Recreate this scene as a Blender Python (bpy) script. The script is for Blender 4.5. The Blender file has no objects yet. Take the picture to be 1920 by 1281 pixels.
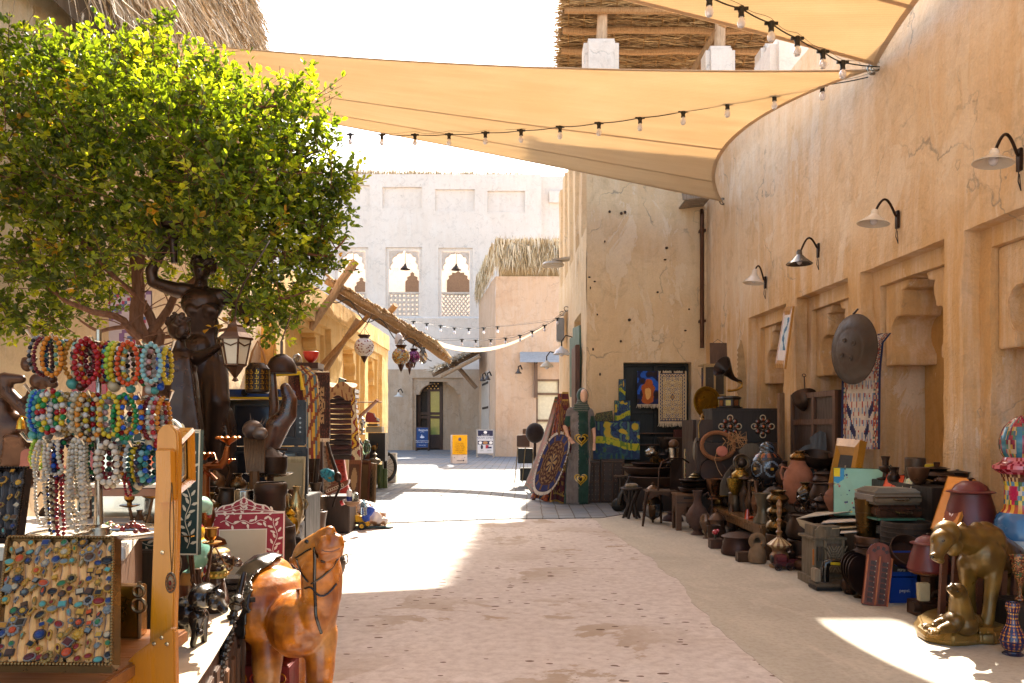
import bpy,bmesh,math,random
import numpy as np
from mathutils import Vector as V,Matrix,Euler,noise as mnoise
R=random.Random(7)
pi=math.pi
sc=bpy.context.scene
COL=sc.collection
# ------------------------------------------------------------ camera, sky, sun, exposure
F=1500.0;H=1.25
cam=bpy.data.objects.new("camera",bpy.data.cameras.new("camera"));COL.objects.link(cam)
cam.location=(0,0,H);cam.rotation_euler=(pi/2,0,0)
cam.data.sensor_width=36;cam.data.lens=36*F/1920
cam.data.shift_y=(800-640.5)/1920
cam.data.clip_start=0.05;cam.data.clip_end=2000
sc.camera=cam
SUND=V((0.15,1.1,1.0)).normalized()
el=math.asin(SUND.z);az=math.atan2(SUND.x,SUND.y)
w=bpy.data.worlds.new("World");sc.world=w;w.use_nodes=True
nt=w.node_tree
bgn=nt.nodes["Background"]
sky=nt.nodes.new("ShaderNodeTexSky");sky.sky_type='NISHITA';sky.sun_disc=False
sky.sun_elevation=el;sky.sun_rotation=az;sky.dust_density=2.5;sky.air_density=1.0;sky.ozone_density=1.0
tint=nt.nodes.new("ShaderNodeMix");tint.data_type='RGBA';tint.blend_type='MULTIPLY';tint.inputs[0].default_value=1;tint.inputs[7].default_value=(1.0,.93,.84,1)
nt.links.new(sky.outputs[0],tint.inputs[6]);nt.links.new(tint.outputs[2],bgn.inputs[0]);bgn.inputs[1].default_value=0.135
sun=bpy.data.objects.new("sun",bpy.data.lights.new("sun",'SUN'));COL.objects.link(sun)
sun.data.energy=4.3;sun.data.angle=math.radians(0.55);sun.data.color=(1.0,0.90,0.75)
sun.rotation_euler=SUND.to_track_quat('Z','Y').to_euler()
sc.view_settings.view_transform='Standard';sc.view_settings.look='None'
sc.view_settings.gamma=1;sc.view_settings.exposure=2.25
sc.cycles.use_denoising=True
sc.cycles.max_bounces=8;sc.cycles.diffuse_bounces=5;sc.cycles.transmission_bounces=5;sc.cycles.transparent_max_bounces=8
sc.cycles.sample_clamp_indirect=6.0;sc.cycles.caustics_reflective=False;sc.cycles.caustics_refractive=False
# ------------------------------------------------------------ placing: a photo pixel seen at a known height or distance -> a point in the street
def P(px,py,Y):return V(((px-960)/F*Y,Y,H+(800-py)/F*Y))
def YZ(py,z=0.0):return(H-z)*F/(py-800)
def G(px,py,z=0.0):return P(px,py,YZ(py,z))
def hx(s):
 s=s.lstrip('#');v=[int(s[i:i+2],16)/255 for i in(0,2,4)]
 return tuple(x/12.92 if x<=.04045 else((x+.055)/1.055)**2.4 for x in v)
# ------------------------------------------------------------ materials: surface classes; the colour of each face is its own paint, the class adds wear and relief
MATS={}
def newmat(name):
 m=bpy.data.materials.new(name);m.use_nodes=True;MATS[name]=m
 n=m.node_tree;b=n.nodes["Principled BSDF"]
 return m,n,b
def N(n,t,**k):
 x=n.nodes.new(t)
 for a,v in k.items():setattr(x,a,v)
 return x
def L(n,a,b):n.links.new(a,b)
def mixc(n,fac,a,b,mode='MIX'):
 x=N(n,"ShaderNodeMix",data_type='RGBA',blend_type=mode)
 for s,v in((x.inputs[0],fac),(x.inputs[6],a),(x.inputs[7],b)):
  if hasattr(v,'links')or hasattr(v,'is_linked'):L(n,v,s)
  elif isinstance(v,(int,float)):s.default_value=v
  else:s.default_value=(*v,1)
 return x.outputs[2]
def noise(n,co,scale,detail=4,rough=.6,dist=0):
 x=N(n,"ShaderNodeTexNoise");x.inputs["Scale"].default_value=scale;x.inputs["Detail"].default_value=detail
 x.inputs["Roughness"].default_value=rough;x.inputs["Distortion"].default_value=dist
 if co is not None:L(n,co,x.inputs["Vector"])
 return x.outputs[0]
def ramp(n,src,a,b,c0=(0,0,0),c1=(1,1,1)):
 x=N(n,"ShaderNodeValToRGB");L(n,src,x.inputs[0])
 x.color_ramp.elements[0].position=a;x.color_ramp.elements[0].color=(*c0,1)
 x.color_ramp.elements[1].position=b;x.color_ramp.elements[1].color=(*c1,1)
 return x.outputs[0]
def mapping(n,src,sx,sy,sz,rot=(0,0,0)):
 x=N(n,"ShaderNodeMapping");x.inputs["Scale"].default_value=(sx,sy,sz);x.inputs["Rotation"].default_value=rot
 L(n,src,x.inputs[0]);return x.outputs[0]
def bump(n,b,h,strength=.3,dist=.01,prev=None):
 x=N(n,"ShaderNodeBump");x.inputs["Strength"].default_value=strength;x.inputs["Distance"].default_value=dist
 L(n,h,x.inputs["Height"])
 if prev is not None:L(n,prev,x.inputs["Normal"])
 if b is not None:L(n,x.outputs[0],b.inputs["Normal"])
 return x.outputs[0]
def math2(n,op,a,b):
 x=N(n,"ShaderNodeMath",operation=op)
 for s,v in((x.inputs[0],a),(x.inputs[1],b)):
  if isinstance(v,(int,float)):s.default_value=v
  else:L(n,v,s)
 return x.outputs[0]
def paint(name,rough=.6,metal=0.,wear=.35,wscale=14,wcol=None,rvar=.15,bs=.15,bscale=60,bdist=.003,stretch=(1,1,1),coat=0,sheen=0,spec=.5,trans=0,wave=None):
 m,n,b=newmat(name)
 at=N(n,"ShaderNodeAttribute",attribute_name="Col").outputs[0]
 tc=N(n,"ShaderNodeTexCoord").outputs["Object"]
 co=mapping(n,tc,*stretch)
 nz=noise(n,co,wscale,6,.65)
 f=ramp(n,nz,.35,.75)
 dark=mixc(n,1,at,tuple(1-wear*x for x in(.9,1,1.1)),'MULTIPLY')if wcol is None else mixc(n,wear,at,wcol)
 col=mixc(n,f,at,dark)
 L(n,col,b.inputs["Base Color"])
 rr=N(n,"ShaderNodeMapRange");L(n,nz,rr.inputs[0]);rr.inputs[1].default_value=.3;rr.inputs[2].default_value=.7
 rr.inputs[3].default_value=max(0.03,rough-rvar);rr.inputs[4].default_value=min(1,rough+rvar)
 L(n,rr.outputs[0],b.inputs["Roughness"])
 b.inputs["Metallic"].default_value=metal
 b.inputs["Specular IOR Level"].default_value=spec
 if coat:b.inputs["Coat Weight"].default_value=coat;b.inputs["Coat Roughness"].default_value=.12
 if sheen:b.inputs["Sheen Weight"].default_value=sheen
 if trans:b.inputs["Transmission Weight"].default_value=trans
 if wave:
  wv=N(n,"ShaderNodeTexWave");wv.inputs["Scale"].default_value=wave;wv.inputs["Distortion"].default_value=3;wv.inputs["Detail"].default_value=3
  L(n,co,wv.inputs[0]);h=wv.outputs[0]
 else:h=noise(n,co,bscale,5,.6)
 if bs:bump(n,b,h,bs,bdist)
 return m
paint('plain',.6,wear=.3)
paint('gloss',.22,wear=.18,wscale=9,rvar=.08,bs=.04,coat=.25)
paint('wood',.5,wear=.45,wscale=7,stretch=(6,6,.6),bs=.25,bscale=20)
paint('woodx',.38,wear=.35,wscale=7,stretch=(.6,6,6),bs=.12,bscale=20,coat=.15)
paint('pine',.32,wear=.22,wscale=6,stretch=(9,9,.8),bs=.05,bscale=20,coat=.3)
paint('rawwood',.85,wear=.5,wscale=5,stretch=(7,7,1),bs=.6,bscale=12,bdist=.008)
paint('iron',.48,metal=.75,wear=.5,wscale=11,wcol=(.10,.05,.028),rvar=.2,bs=.3,bscale=40)
paint('brass',.33,metal=.9,wear=.65,wscale=9,wcol=(.05,.032,.02),rvar=.18,bs=.18,bscale=50)
paint('bronze',.36,metal=.55,wear=.55,wscale=6,wcol=(.03,.018,.012),rvar=.15,bs=.25,bscale=25,bdist=.006)
paint('gold',.34,metal=.35,wear=.55,wscale=5,wcol=(.06,.038,.016),rvar=.12,bs=.3,bscale=18,bdist=.006,coat=.15)
paint('steel',.25,metal=1,wear=.3,wscale=9,rvar=.1,bs=.05)
paint('cloth',.92,wear=.3,wscale=10,bs=.5,bscale=160,sheen=.3,bdist=.002)
paint('rug',.95,wear=.3,wscale=18,bs=.7,bscale=220,sheen=.25,bdist=.003)
paint('leather',.34,wear=.8,wscale=13,wcol=(.13,.035,.008),rvar=.14,bs=.5,bscale=26,bdist=.005,coat=.22)
paint('clay',.8,wear=.35,wscale=8,bs=.35,bscale=70)
paint('stone',.85,wear=.45,wscale=8,bs=.7,bscale=40,bdist=.006)
paint('paper',.75,wear=.12,wscale=5,bs=.1)
paint('plastic',.4,wear=.25,wscale=8,bs=.05)
paint('bead',.28,wear=.3,wscale=60,rvar=.08,bs=0,spec=.28)
paint('straw',.9,wear=.4,wscale=12,stretch=(1,1,.3),bs=0)
m,n,b=newmat('mirror');b.inputs["Metallic"].default_value=1;b.inputs["Roughness"].default_value=.05;b.inputs["Base Color"].default_value=(.8,.8,.78,1)
tc=N(n,"ShaderNodeTexCoord").outputs["Object"];L(n,ramp(n,noise(n,tc,9,4),.3,.7,(.04,)*3,(.16,)*3),b.inputs["Roughness"])
m,n,b=newmat('glass');b.inputs["Roughness"].default_value=.12;b.inputs["Transmission Weight"].default_value=.85
at=N(n,"ShaderNodeAttribute",attribute_name="Col").outputs[0];L(n,at,b.inputs["Base Color"]);b.inputs["IOR"].default_value=1.3
m,n,b=newmat('screen');b.inputs["Base Color"].default_value=(.02,.022,.03,1)
tc=N(n,"ShaderNodeTexCoord").outputs["Object"];L(n,ramp(n,noise(n,tc,12,4),.3,.7,(.08,)*3,(.28,)*3),b.inputs["Roughness"])
def plaster(name,c0,c1,c2,streak=.5,crack=.6,bs=.5,low=None):
 m,n,b=newmat(name)
 g=N(n,"ShaderNodeNewGeometry").outputs["Position"]
 big=ramp(n,noise(n,g,.55,6,.62,.6),.32,.68)
 col=mixc(n,big,c0,c1)
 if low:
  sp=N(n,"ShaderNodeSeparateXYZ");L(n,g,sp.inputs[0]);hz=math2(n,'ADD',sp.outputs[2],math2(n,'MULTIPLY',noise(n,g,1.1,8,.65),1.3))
  col=mixc(n,ramp(n,math2(n,'MULTIPLY',hz,.2),.66,.80,(.8,)*3,(0,)*3),col,low)  # paints warm bounced-light shade into the wall colour below, fading out with height
 st=ramp(n,noise(n,mapping(n,g,5,5,.55),1.0,7,.7,.4),.44,.70)
 col=mixc(n,math2(n,'MULTIPLY',st,streak),col,c2)
 blot=ramp(n,noise(n,g,3.1,8,.7,1.0),.52,.72)
 col=mixc(n,math2(n,'MULTIPLY',blot,.45),col,tuple(x*.62 for x in c1))
 peel=ramp(n,noise(n,mapping(n,g,1,1,.45),1.5,10,.68,.8),.575,.583)
 col=mixc(n,math2(n,'MULTIPLY',peel,crack*.55),col,c2)
 fine=noise(n,g,45,6,.7)
 col=mixc(n,1,col,ramp(n,fine,.25,.75,(.84,)*3,(1,)*3),'MULTIPLY')
 wp=N(n,"ShaderNodeVectorMath",operation='ADD')
 nn=N(n,"ShaderNodeTexNoise");nn.inputs["Scale"].default_value=1.7;nn.inputs["Detail"].default_value=6;L(n,g,nn.inputs["Vector"])
 sc_=N(n,"ShaderNodeVectorMath",operation='SCALE');L(n,nn.outputs[1],sc_.inputs[0]);sc_.inputs[3].default_value=1.3
 L(n,g,wp.inputs[0]);L(n,sc_.outputs[0],wp.inputs[1])
 vo=N(n,"ShaderNodeTexVoronoi",feature='DISTANCE_TO_EDGE');vo.inputs["Scale"].default_value=.75
 L(n,mapping(n,wp.outputs[0],1,1,.55),vo.inputs["Vector"])
 ck=ramp(n,vo.outputs["Distance"],.0,.010,(1,)*3,(0,)*3)
 ck=math2(n,'MULTIPLY',ck,ramp(n,noise(n,g,.9,3),.47,.60))
 col=mixc(n,math2(n,'MULTIPLY',ck,crack),col,tuple(x*.35 for x in c2))
 L(n,col,b.inputs["Base Color"]);b.inputs["Roughness"].default_value=.93;b.inputs["Specular IOR Level"].default_value=.2
 b1=bump(n,None,noise(n,g,5,7,.65),bs,.05)
 b1=bump(n,None,peel,.5*crack,.02,b1)
 b2=bump(n,None,noise(n,g,60,5,.7),bs*.7,.006,b1)
 bump(n,b,math2(n,'SUBTRACT',1.0,ck),.5,.01,b2)
 return m
plaster('plaster_ochre',hx('#ead4b8'),hx('#ddbb92'),hx('#f0e2d0'),.6,.75,.85,low=hx('#cfa063'))  # low: deeper ochre standing in for the dimmer, warm bounce near the ground
plaster('plaster_tan',hx('#e2caa4'),hx('#d3b48c'),hx('#e8d8be'),.4,.9,.5)
plaster('plaster_pale',hx('#e8ded4'),hx('#e0d4c8'),hx('#ece6de'),.4,.5,.3)
plaster('plaster_grey',hx('#bfa991'),hx('#b09a82'),hx('#c6b6a4'),.5,.6,.3)
plaster('plaster_pink',hx('#d4b79c'),hx('#c6a68a'),hx('#d4c2b0'),.5,.5,.4)
plaster('plaster_yellow',hx('#e3bd7c'),hx('#d6aa62'),hx('#ecd6aa'),.5,.5,.5)
plaster('plaster_shade_gold',hx('#c79a5c'),hx('#b58648'),hx('#d0a873'),.3,.4,.4)  # darker gold with the niches' shade and warm bounce put into the colour
m,n,b=newmat('concrete_pink')
g=N(n,"ShaderNodeNewGeometry").outputs["Position"]
col=mixc(n,ramp(n,noise(n,g,.6,6,.6,.5),.35,.65),hx('#cdc5c0'),hx('#beb4ae'))
col=mixc(n,ramp(n,noise(n,g,14,6,.7),.40,.75),col,hx('#a89c96'))
wornm=ramp(n,noise(n,mapping(n,g,.8,1.1,1),1.1,9,.66,.5),.535,.555)
wornm=math2(n,'MULTIPLY',wornm,ramp(n,noise(n,g,.35,2),.44,.56))
col=mixc(n,math2(n,'MULTIPLY',wornm,.8),col,hx('#9c8a76'))
vo=N(n,"ShaderNodeTexVoronoi",feature='F1');vo.inputs["Scale"].default_value=9;L(n,mapping(n,g,1,1.9,1),vo.inputs["Vector"])
wn=N(n,"ShaderNodeSeparateColor");L(n,vo.outputs["Color"],wn.inputs[0])
thr=math2(n,'MULTIPLY',ramp(n,wn.outputs[0],.35,.9),.36)
thr=math2(n,'MULTIPLY',thr,ramp(n,noise(n,g,1.1,4),.32,.52))
pit=math2(n,'LESS_THAN',math2(n,'ADD',vo.outputs["Distance"],math2(n,'MULTIPLY',noise(n,g,34,4),.17)),thr)
col=mixc(n,math2(n,'MULTIPLY',pit,.9),col,hx('#5a4030'))
L(n,col,b.inputs["Base Color"]);b.inputs["Roughness"].default_value=.9;b.inputs["Specular IOR Level"].default_value=.25
hh=math2(n,'SUBTRACT',math2(n,'ADD',noise(n,g,9,8,.7),math2(n,'MULTIPLY',wornm,-.25)),pit)
bump(n,b,hh,.3,.007)
m,n,b=newmat('concrete_grey')
g=N(n,"ShaderNodeNewGeometry").outputs["Position"]
col=mixc(n,ramp(n,noise(n,g,.9,7,.65,1.2),.3,.7),hx('#b7b0a2'),hx('#a39c8f'))
col=mixc(n,ramp(n,noise(n,mapping(n,g,1,.5,1),3.2,8,.7,1.5),.5,.72),col,hx('#bfb6a8'))
col=mixc(n,ramp(n,noise(n,g,30,5,.7),.45,.95),col,hx('#8c8072'))
L(n,col,b.inputs["Base Color"]);b.inputs["Roughness"].default_value=.85
bump(n,b,noise(n,g,5,6,.6),.25,.01)
m,n,b=newmat('pavers')
g=N(n,"ShaderNodeNewGeometry").outputs["Position"]
br=N(n,"ShaderNodeTexBrick");br.offset=.5
wob=N(n,"ShaderNodeVectorMath",operation='ADD')
nn=N(n,"ShaderNodeTexNoise");nn.inputs["Scale"].default_value=2.5;L(n,g,nn.inputs["Vector"])
s_=N(n,"ShaderNodeVectorMath",operation='SCALE');L(n,nn.outputs[1],s_.inputs[0]);s_.inputs[3].default_value=.035
L(n,mapping(n,g,1,1,1,(0,0,pi/2+.02)),wob.inputs[0]);L(n,s_.outputs[0],wob.inputs[1])
L(n,wob.outputs[0],br.inputs["Vector"])
br.inputs["Color1"].default_value=(*hx('#6f7883'),1);br.inputs["Color2"].default_value=(*hx('#81868a'),1);br.inputs["Mortar"].default_value=(*hx('#4a4742'),1)
br.inputs["Scale"].default_value=1;br.inputs["Mortar Size"].default_value=.009;br.inputs["Brick Width"].default_value=.42;br.inputs["Row Height"].default_value=.22;br.inputs["Mortar Smooth"].default_value=.3
col=mixc(n,1,br.outputs[0],ramp(n,noise(n,g,6,7,.7),.25,.75,(.75,)*3,(1,)*3),'MULTIPLY')
col=mixc(n,math2(n,'MULTIPLY',ramp(n,noise(n,g,.8,4),.45,.7),.4),col,hx('#a8937c'))
L(n,col,b.inputs["Base Color"]);b.inputs["Roughness"].default_value=.8
bump(n,b,math2(n,'ADD',math2(n,'SUBTRACT',1.0,br.outputs[1]),math2(n,'MULTIPLY',noise(n,g,30,5),.4)),.5,.012)
m,n,b=newmat('sailcloth')
tc=N(n,"ShaderNodeNewGeometry").outputs["Position"]
col=mixc(n,ramp(n,noise(n,tc,.7,5),.3,.7),hx('#efe2cf'),hx('#ebdac2'))
wv=N(n,"ShaderNodeTexWave",bands_direction='Y');wv.inputs["Scale"].default_value=9;wv.inputs["Distortion"].default_value=1.5;L(n,tc,wv.inputs[0])
col=mixc(n,1,col,ramp(n,wv.outputs[0],0,1,(.94,)*3,(1,)*3),'MULTIPLY')
col=mixc(n,1,col,ramp(n,noise(n,tc,130,3),.3,.7,(.9,)*3,(1,)*3),'MULTIPLY')
col=mixc(n,1,col,ramp(n,noise(n,mapping(n,tc,.4,3,1),1.6,7,.7),.3,.7,(.90,.88,.84),(1,)*3),'MULTIPLY')
tr=N(n,"ShaderNodeBsdfTranslucent");L(n,mixc(n,1,col,(1.0,.93,.79),'MULTIPLY'),tr.inputs[0])
df=N(n,"ShaderNodeBsdfDiffuse");L(n,col,df.inputs[0])
mx=N(n,"ShaderNodeMixShader");mx.inputs[0].default_value=.47
L(n,df.outputs[0],mx.inputs[1]);L(n,tr.outputs[0],mx.inputs[2]);L(n,mx.outputs[0],n.nodes["Material Output"].inputs[0])
m,n,b=newmat('leaf')
at=N(n,"ShaderNodeAttribute",attribute_name="Col").outputs[0]
b.inputs["Roughness"].default_value=.5;L(n,at,b.inputs["Base Color"])
tr=N(n,"ShaderNodeBsdfTranslucent");L(n,mixc(n,1,at,(8.0,6.6,1.0),'MULTIPLY'),tr.inputs[0])
mx=N(n,"ShaderNodeMixShader");mx.inputs[0].default_value=.42
L(n,b.outputs[0],mx.inputs[1]);L(n,tr.outputs[0],mx.inputs[2]);L(n,mx.outputs[0],n.nodes["Material Output"].inputs[0])
m,n,b=newmat('bulbglass');b.inputs["Base Color"].default_value=(.86,.84,.9,1);b.inputs["Roughness"].default_value=.15;b.inputs["Transmission Weight"].default_value=.35
# ------------------------------------------------------------ mesh building
def rotm(rx=0,ry=0,rz=0):return Euler((rx,ry,rz)).to_matrix().to_4x4()
def TM(loc=(0,0,0),rx=0,ry=0,rz=0,s=1):
 return Matrix.Translation(V(loc))@rotm(rx,ry,rz)@Matrix.Diagonal((*((s,)*3 if isinstance(s,(int,float))else s),1))
class MB:
 def __init__(s,c=(.5,.5,.5)):s.v=[];s.f=[];s.k=[];s.c=c;s.M=Matrix.Identity(4)
 def add(s,vs,fs,c=None):
  o=len(s.v);M=s.M
  s.v+=[tuple(M@V(p))for p in vs];s.f+=[tuple(i+o for i in f)for f in fs]
  if c is None:c=s.c
  if isinstance(c,list):s.k+=c
  else:s.k+=[c]*len(fs)
  return s
 def box(s,c,d,r=None,col=None):
  x,y,z=(a/2 for a in d);c=V(c)
  Rm=rotm(*r)if r else None
  vs=[V((i*x,j*y,k*z))for i in(-1,1)for j in(-1,1)for k in(-1,1)]
  if Rm:vs=[Rm@p for p in vs]
  return s.add([p+c for p in vs],[(0,1,3,2),(4,6,7,5),(0,4,5,1),(2,3,7,6),(0,2,6,4),(1,5,7,3)],col)
 def tube(s,pts,rad,n=8,closed=False,cap=True,col=None,flat=1.0):
  pts=[V(p)for p in pts];m=len(pts)
  if isinstance(rad,(int,float)):rad=[rad]*m
  vs=[];fs=[];up=None
  for i,p in enumerate(pts):
   a=pts[(i-1)%m]if(closed or i>0)else p;b_=pts[(i+1)%m]if(closed or i<m-1)else p
   t=(b_-a)
   t=t.normalized()if t.length>1e-9 else V((0,0,1))
   if up is None:
    up=V((0,0,1))if abs(t.z)<.9 else V((1,0,0))
   x=up.cross(t)
   if x.length<1e-6:x=V((1,0,0)).cross(t)
   x.normalize();y=t.cross(x).normalized();up=y
   for j in range(n):
    q=2*pi*j/n;vs.append(p+(x*math.cos(q)+y*math.sin(q)*flat)*rad[i])
  for i in range(m if closed else m-1):
   for j in range(n):
    a=i*n+j;b_=i*n+(j+1)%n;c2=((i+1)%m)*n+(j+1)%n;d=((i+1)%m)*n+j
    fs.append((a,b_,c2,d))
  if not closed and cap:fs.append(tuple(range(n-1,-1,-1)));fs.append(tuple((m-1)*n+j for j in range(n)))
  return s.add(vs,fs,col)
 def cyl(s,p0,p1,r0,r1=None,n=12,col=None):return s.tube([p0,p1],[r0,r0 if r1 is None else r1],n,col=col)
 def lathe(s,prof,n=28,M=None,col=None,cf=None,sq=1.0):
  if cf and len(prof)<48:
   L_=[0]
   for p0,p1 in zip(prof,prof[1:]):L_.append(L_[-1]+math.hypot(p1[0]-p0[0],p1[1]-p0[1]))
   op=prof;prof=[];nn=72
   for i in range(nn+1):
    s_=L_[-1]*i/nn;k=min(len(op)-2,max(0,next((j-1 for j in range(1,len(L_))if L_[j]>=s_),len(op)-2)));t_=(s_-L_[k])/max(1e-9,L_[k+1]-L_[k]);prof.append((op[k][0]+(op[k+1][0]-op[k][0])*t_,op[k][1]+(op[k+1][1]-op[k][1])*t_))
  z0_,z1_=prof[0][1],max(p[1]for p in prof)
  vs=[];fs=[];ks=[]
  for r,z in prof:
   for j in range(n):vs.append(V((r*math.cos(2*pi*j/n),r*math.sin(2*pi*j/n)*sq,z)))
  m=len(prof)
  for i in range(m-1):
   for j in range(n):
    fs.append((i*n+j,i*n+(j+1)%n,(i+1)*n+(j+1)%n,(i+1)*n+j))
    if cf:ks.append(cf(min(1,max(0,((prof[i][1]+prof[i+1][1])/2-z0_)/max(1e-6,z1_-z0_))),(j+.5)/n))
  if prof[0][0]>1e-4:fs.append(tuple(range(n-1,-1,-1)));ks.append(ks[0]if cf else None)
  if prof[-1][0]>1e-4:fs.append(tuple((m-1)*n+j for j in range(n)));ks.append(ks[-2]if cf else None)
  if M is not None:vs=[M@p for p in vs]
  return s.add(vs,fs,ks if cf else col)
 def ell(s,c,r,nu=12,nv=8,col=None,M=None):
  if isinstance(r,(int,float)):r=(r,r,r)
  prof=[(math.sin(pi*i/nv),-math.cos(pi*i/nv))for i in range(nv+1)]
  prof[0]=(1e-5,-1);prof[-1]=(1e-5,1)
  T=Matrix.Translation(V(c))@(M or Matrix.Identity(4))@Matrix.Diagonal((*r,1))
  return s.lathe(prof,nu,T,col)
 def prism(s,poly,d,M=None,col=None,y0=0):
  k=len(poly);vs=[V((x,y0,z))for x,z in poly]+[V((x,y0+d,z))for x,z in poly]
  if M is not None:vs=[M@p for p in vs]
  fs=[tuple(range(k)),tuple(range(2*k-1,k-1,-1))]+[(i,i+k,(i+1)%k+k,(i+1)%k)for i in range(k)]
  return s.add(vs,fs,col)
 def grid(s,nu,nv,fn,cf=None,col=None,closed_u=False):
  vs=[];fs=[];ks=[]
  for j in range(nv+1):
   for i in range(nu+1):vs.append(V(fn(i/nu,j/nv)))
  for j in range(nv):
   for i in range(nu):
    a=j*(nu+1)+i;fs.append((a,a+1,a+nu+2,a+nu+1))
    if cf:ks.append(cf((i+.5)/nu,(j+.5)/nv))
  return s.add(vs,fs,ks if cf else col)
 def torus(s,c,Rr,r,n=24,k=8,M=None,col=None,sx=1,sy=1):
  pts=[V((Rr*sx*math.cos(2*pi*i/n),Rr*sy*math.sin(2*pi*i/n),0))for i in range(n)]
  T=Matrix.Translation(V(c))@(M or Matrix.Identity(4));return s.tube([T@p for p in pts],r,k,closed=True,col=col)
 def build(s,name,mat='plain',parent=None,smooth=35,bev=0,thick=0,sub=0):
  me=bpy.data.meshes.new(name);me.from_pydata([tuple(p)for p in s.v],[],s.f)
  a=me.color_attributes.new("Col",'FLOAT_COLOR','CORNER')
  arr=np.ones((len(me.loops),4),np.float32)
  cnt=np.array([len(f)for f in s.f]);kk=np.array([(x if x is not None else s.c)for x in s.k],np.float32)
  arr[:,:3]=np.repeat(kk,cnt,axis=0);a.data.foreach_set("color",arr.ravel())
  if bev or thick:
   bm=bmesh.new();bm.from_mesh(me)
   if thick:bmesh.ops.solidify(bm,geom=bm.faces[:],thickness=thick)
   if bev:
    bmesh.ops.remove_doubles(bm,verts=bm.verts,dist=1e-5)
    es=[e for e in bm.edges if len(e.link_faces)==2 and e.calc_face_angle(0)>.6]
    bmesh.ops.bevel(bm,geom=es,offset=bev,segments=2,affect='EDGES',clamp_overlap=True)
   bm.to_mesh(me);bm.free()
  ms=mat if isinstance(mat,list)else[mat]
  for q in ms:me.materials.append(MATS[q])
  o=bpy.data.objects.new(name,me);COL.objects.link(o)
  if smooth:
   me.polygons.foreach_set("use_smooth",[True]*len(me.polygons));
   try:me.set_sharp_from_angle(angle=math.radians(smooth))
   except Exception:pass
  if sub:
   md=o.modifiers.new("s",'SUBSURF');md.levels=sub;md.render_levels=sub
  if parent is not None:o.parent=parent
  return o
def tag(o,label=None,cat=None,group=None,kind=None):
 if label:o['label']=label
 if cat:o['category']=cat
 if group:o['group']=group
 if kind:o['kind']=kind
 return o
def T(name,label,cat,loc=(0,0,0),rz=0,group=None,rx=0,ry=0):
 o=bpy.data.objects.new(name,None);COL.objects.link(o);o.location=V(loc);o.rotation_euler=(rx,ry,rz);o.empty_display_size=.05
 return tag(o,label,cat,group)
def at(o,loc,rz=0,rx=0,ry=0):o.location=V(loc);o.rotation_euler=(rx,ry,rz);return o
def copy_tree(o,parent=None):
 c=o.copy();COL.objects.link(c);c.parent=parent
 for ch in list(o.children):copy_tree(ch,c)
 return c
def arc(c,r,a0,a1,n,ax='xz'):
 out=[]
 for i in range(n+1):
  a=a0+(a1-a0)*i/n;p=V(c)
  if ax=='xz':p+=V((r*math.cos(a),0,r*math.sin(a)))
  elif ax=='yz':p+=V((0,r*math.cos(a),r*math.sin(a)))
  else:p+=V((r*math.cos(a),r*math.sin(a),0))
  out.append(p)
 return out
def organic(prims,vox,it,name,mat,col,parent=None,jig=0,cf=None,fac=.5):
 """one continuous body grown from tapering limbs and masses"""
 b=MB()
 for q in prims:
  if q[0]=='c':
   p0,p1=V(q[1]),V(q[2]);r0,r1=q[3],q[4];d=(p1-p0);Ln=d.length;d.normalize()
   pts=[];rr=[]
   for i in range(5):a=-pi/2+pi/2*i/4;pts.append(p0+d*(r0*math.sin(a)-1e-4*(i==0)));rr.append(max(1e-4,r0*math.cos(a)))
   for i in range(1,5):t=i/5;pts.append(p0.lerp(p1,t));rr.append(r0+(r1-r0)*t)
   for i in range(5):a=pi/2*i/4;pts.append(p1+d*(r1*math.sin(a)+1e-4*(i==4)));rr.append(max(1e-4,r1*math.cos(a)))
   b.tube(pts,rr,14,flat=q[5]if len(q)>5 else 1)
  else:
   b.ell(q[1],q[2],18,12,M=rotm(*q[3])if len(q)>3 else None)
 o=b.build('tmp_body',mat)
 md=o.modifiers.new("r",'REMESH');md.mode='VOXEL';md.voxel_size=vox;md.use_smooth_shade=True
 md=o.modifiers.new("s",'SMOOTH');md.factor=fac;md.iterations=it
 dg=bpy.context.evaluated_depsgraph_get();me=bpy.data.meshes.new_from_object(o.evaluated_get(dg))
 bpy.data.objects.remove(o)
 if jig:
  nv=len(me.vertices);co=np.empty(nv*3,np.float32);no=np.empty(nv*3,np.float32)
  me.vertices.foreach_get('co',co);me.vertices.foreach_get('normal',no);co=co.reshape(-1,3);no=no.reshape(-1,3)
  ks=np.array([mnoise.noise(V(p)*jig[1])for p in co.tolist()],np.float32)*jig[0];co+=no*ks[:,None];me.vertices.foreach_set('co',co.ravel());me.update()
 for a in list(me.color_attributes):me.color_attributes.remove(a)
 a=me.color_attributes.new("Col",'FLOAT_COLOR','POINT')
 arr=np.ones((len(me.vertices),4),np.float32);arr[:,:3]=col
 if cf:
  for i,v in enumerate(me.vertices):arr[i,:3]=cf(v.co)
 a.data.foreach_set("color",arr.ravel())
 me.materials.clear();me.materials.append(MATS[mat])
 me.polygons.foreach_set("use_smooth",[True]*len(me.polygons))
 me.name=name;o=bpy.data.objects.new(name,me);COL.objects.link(o)
 if parent is not None:o.parent=parent
 return o
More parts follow.
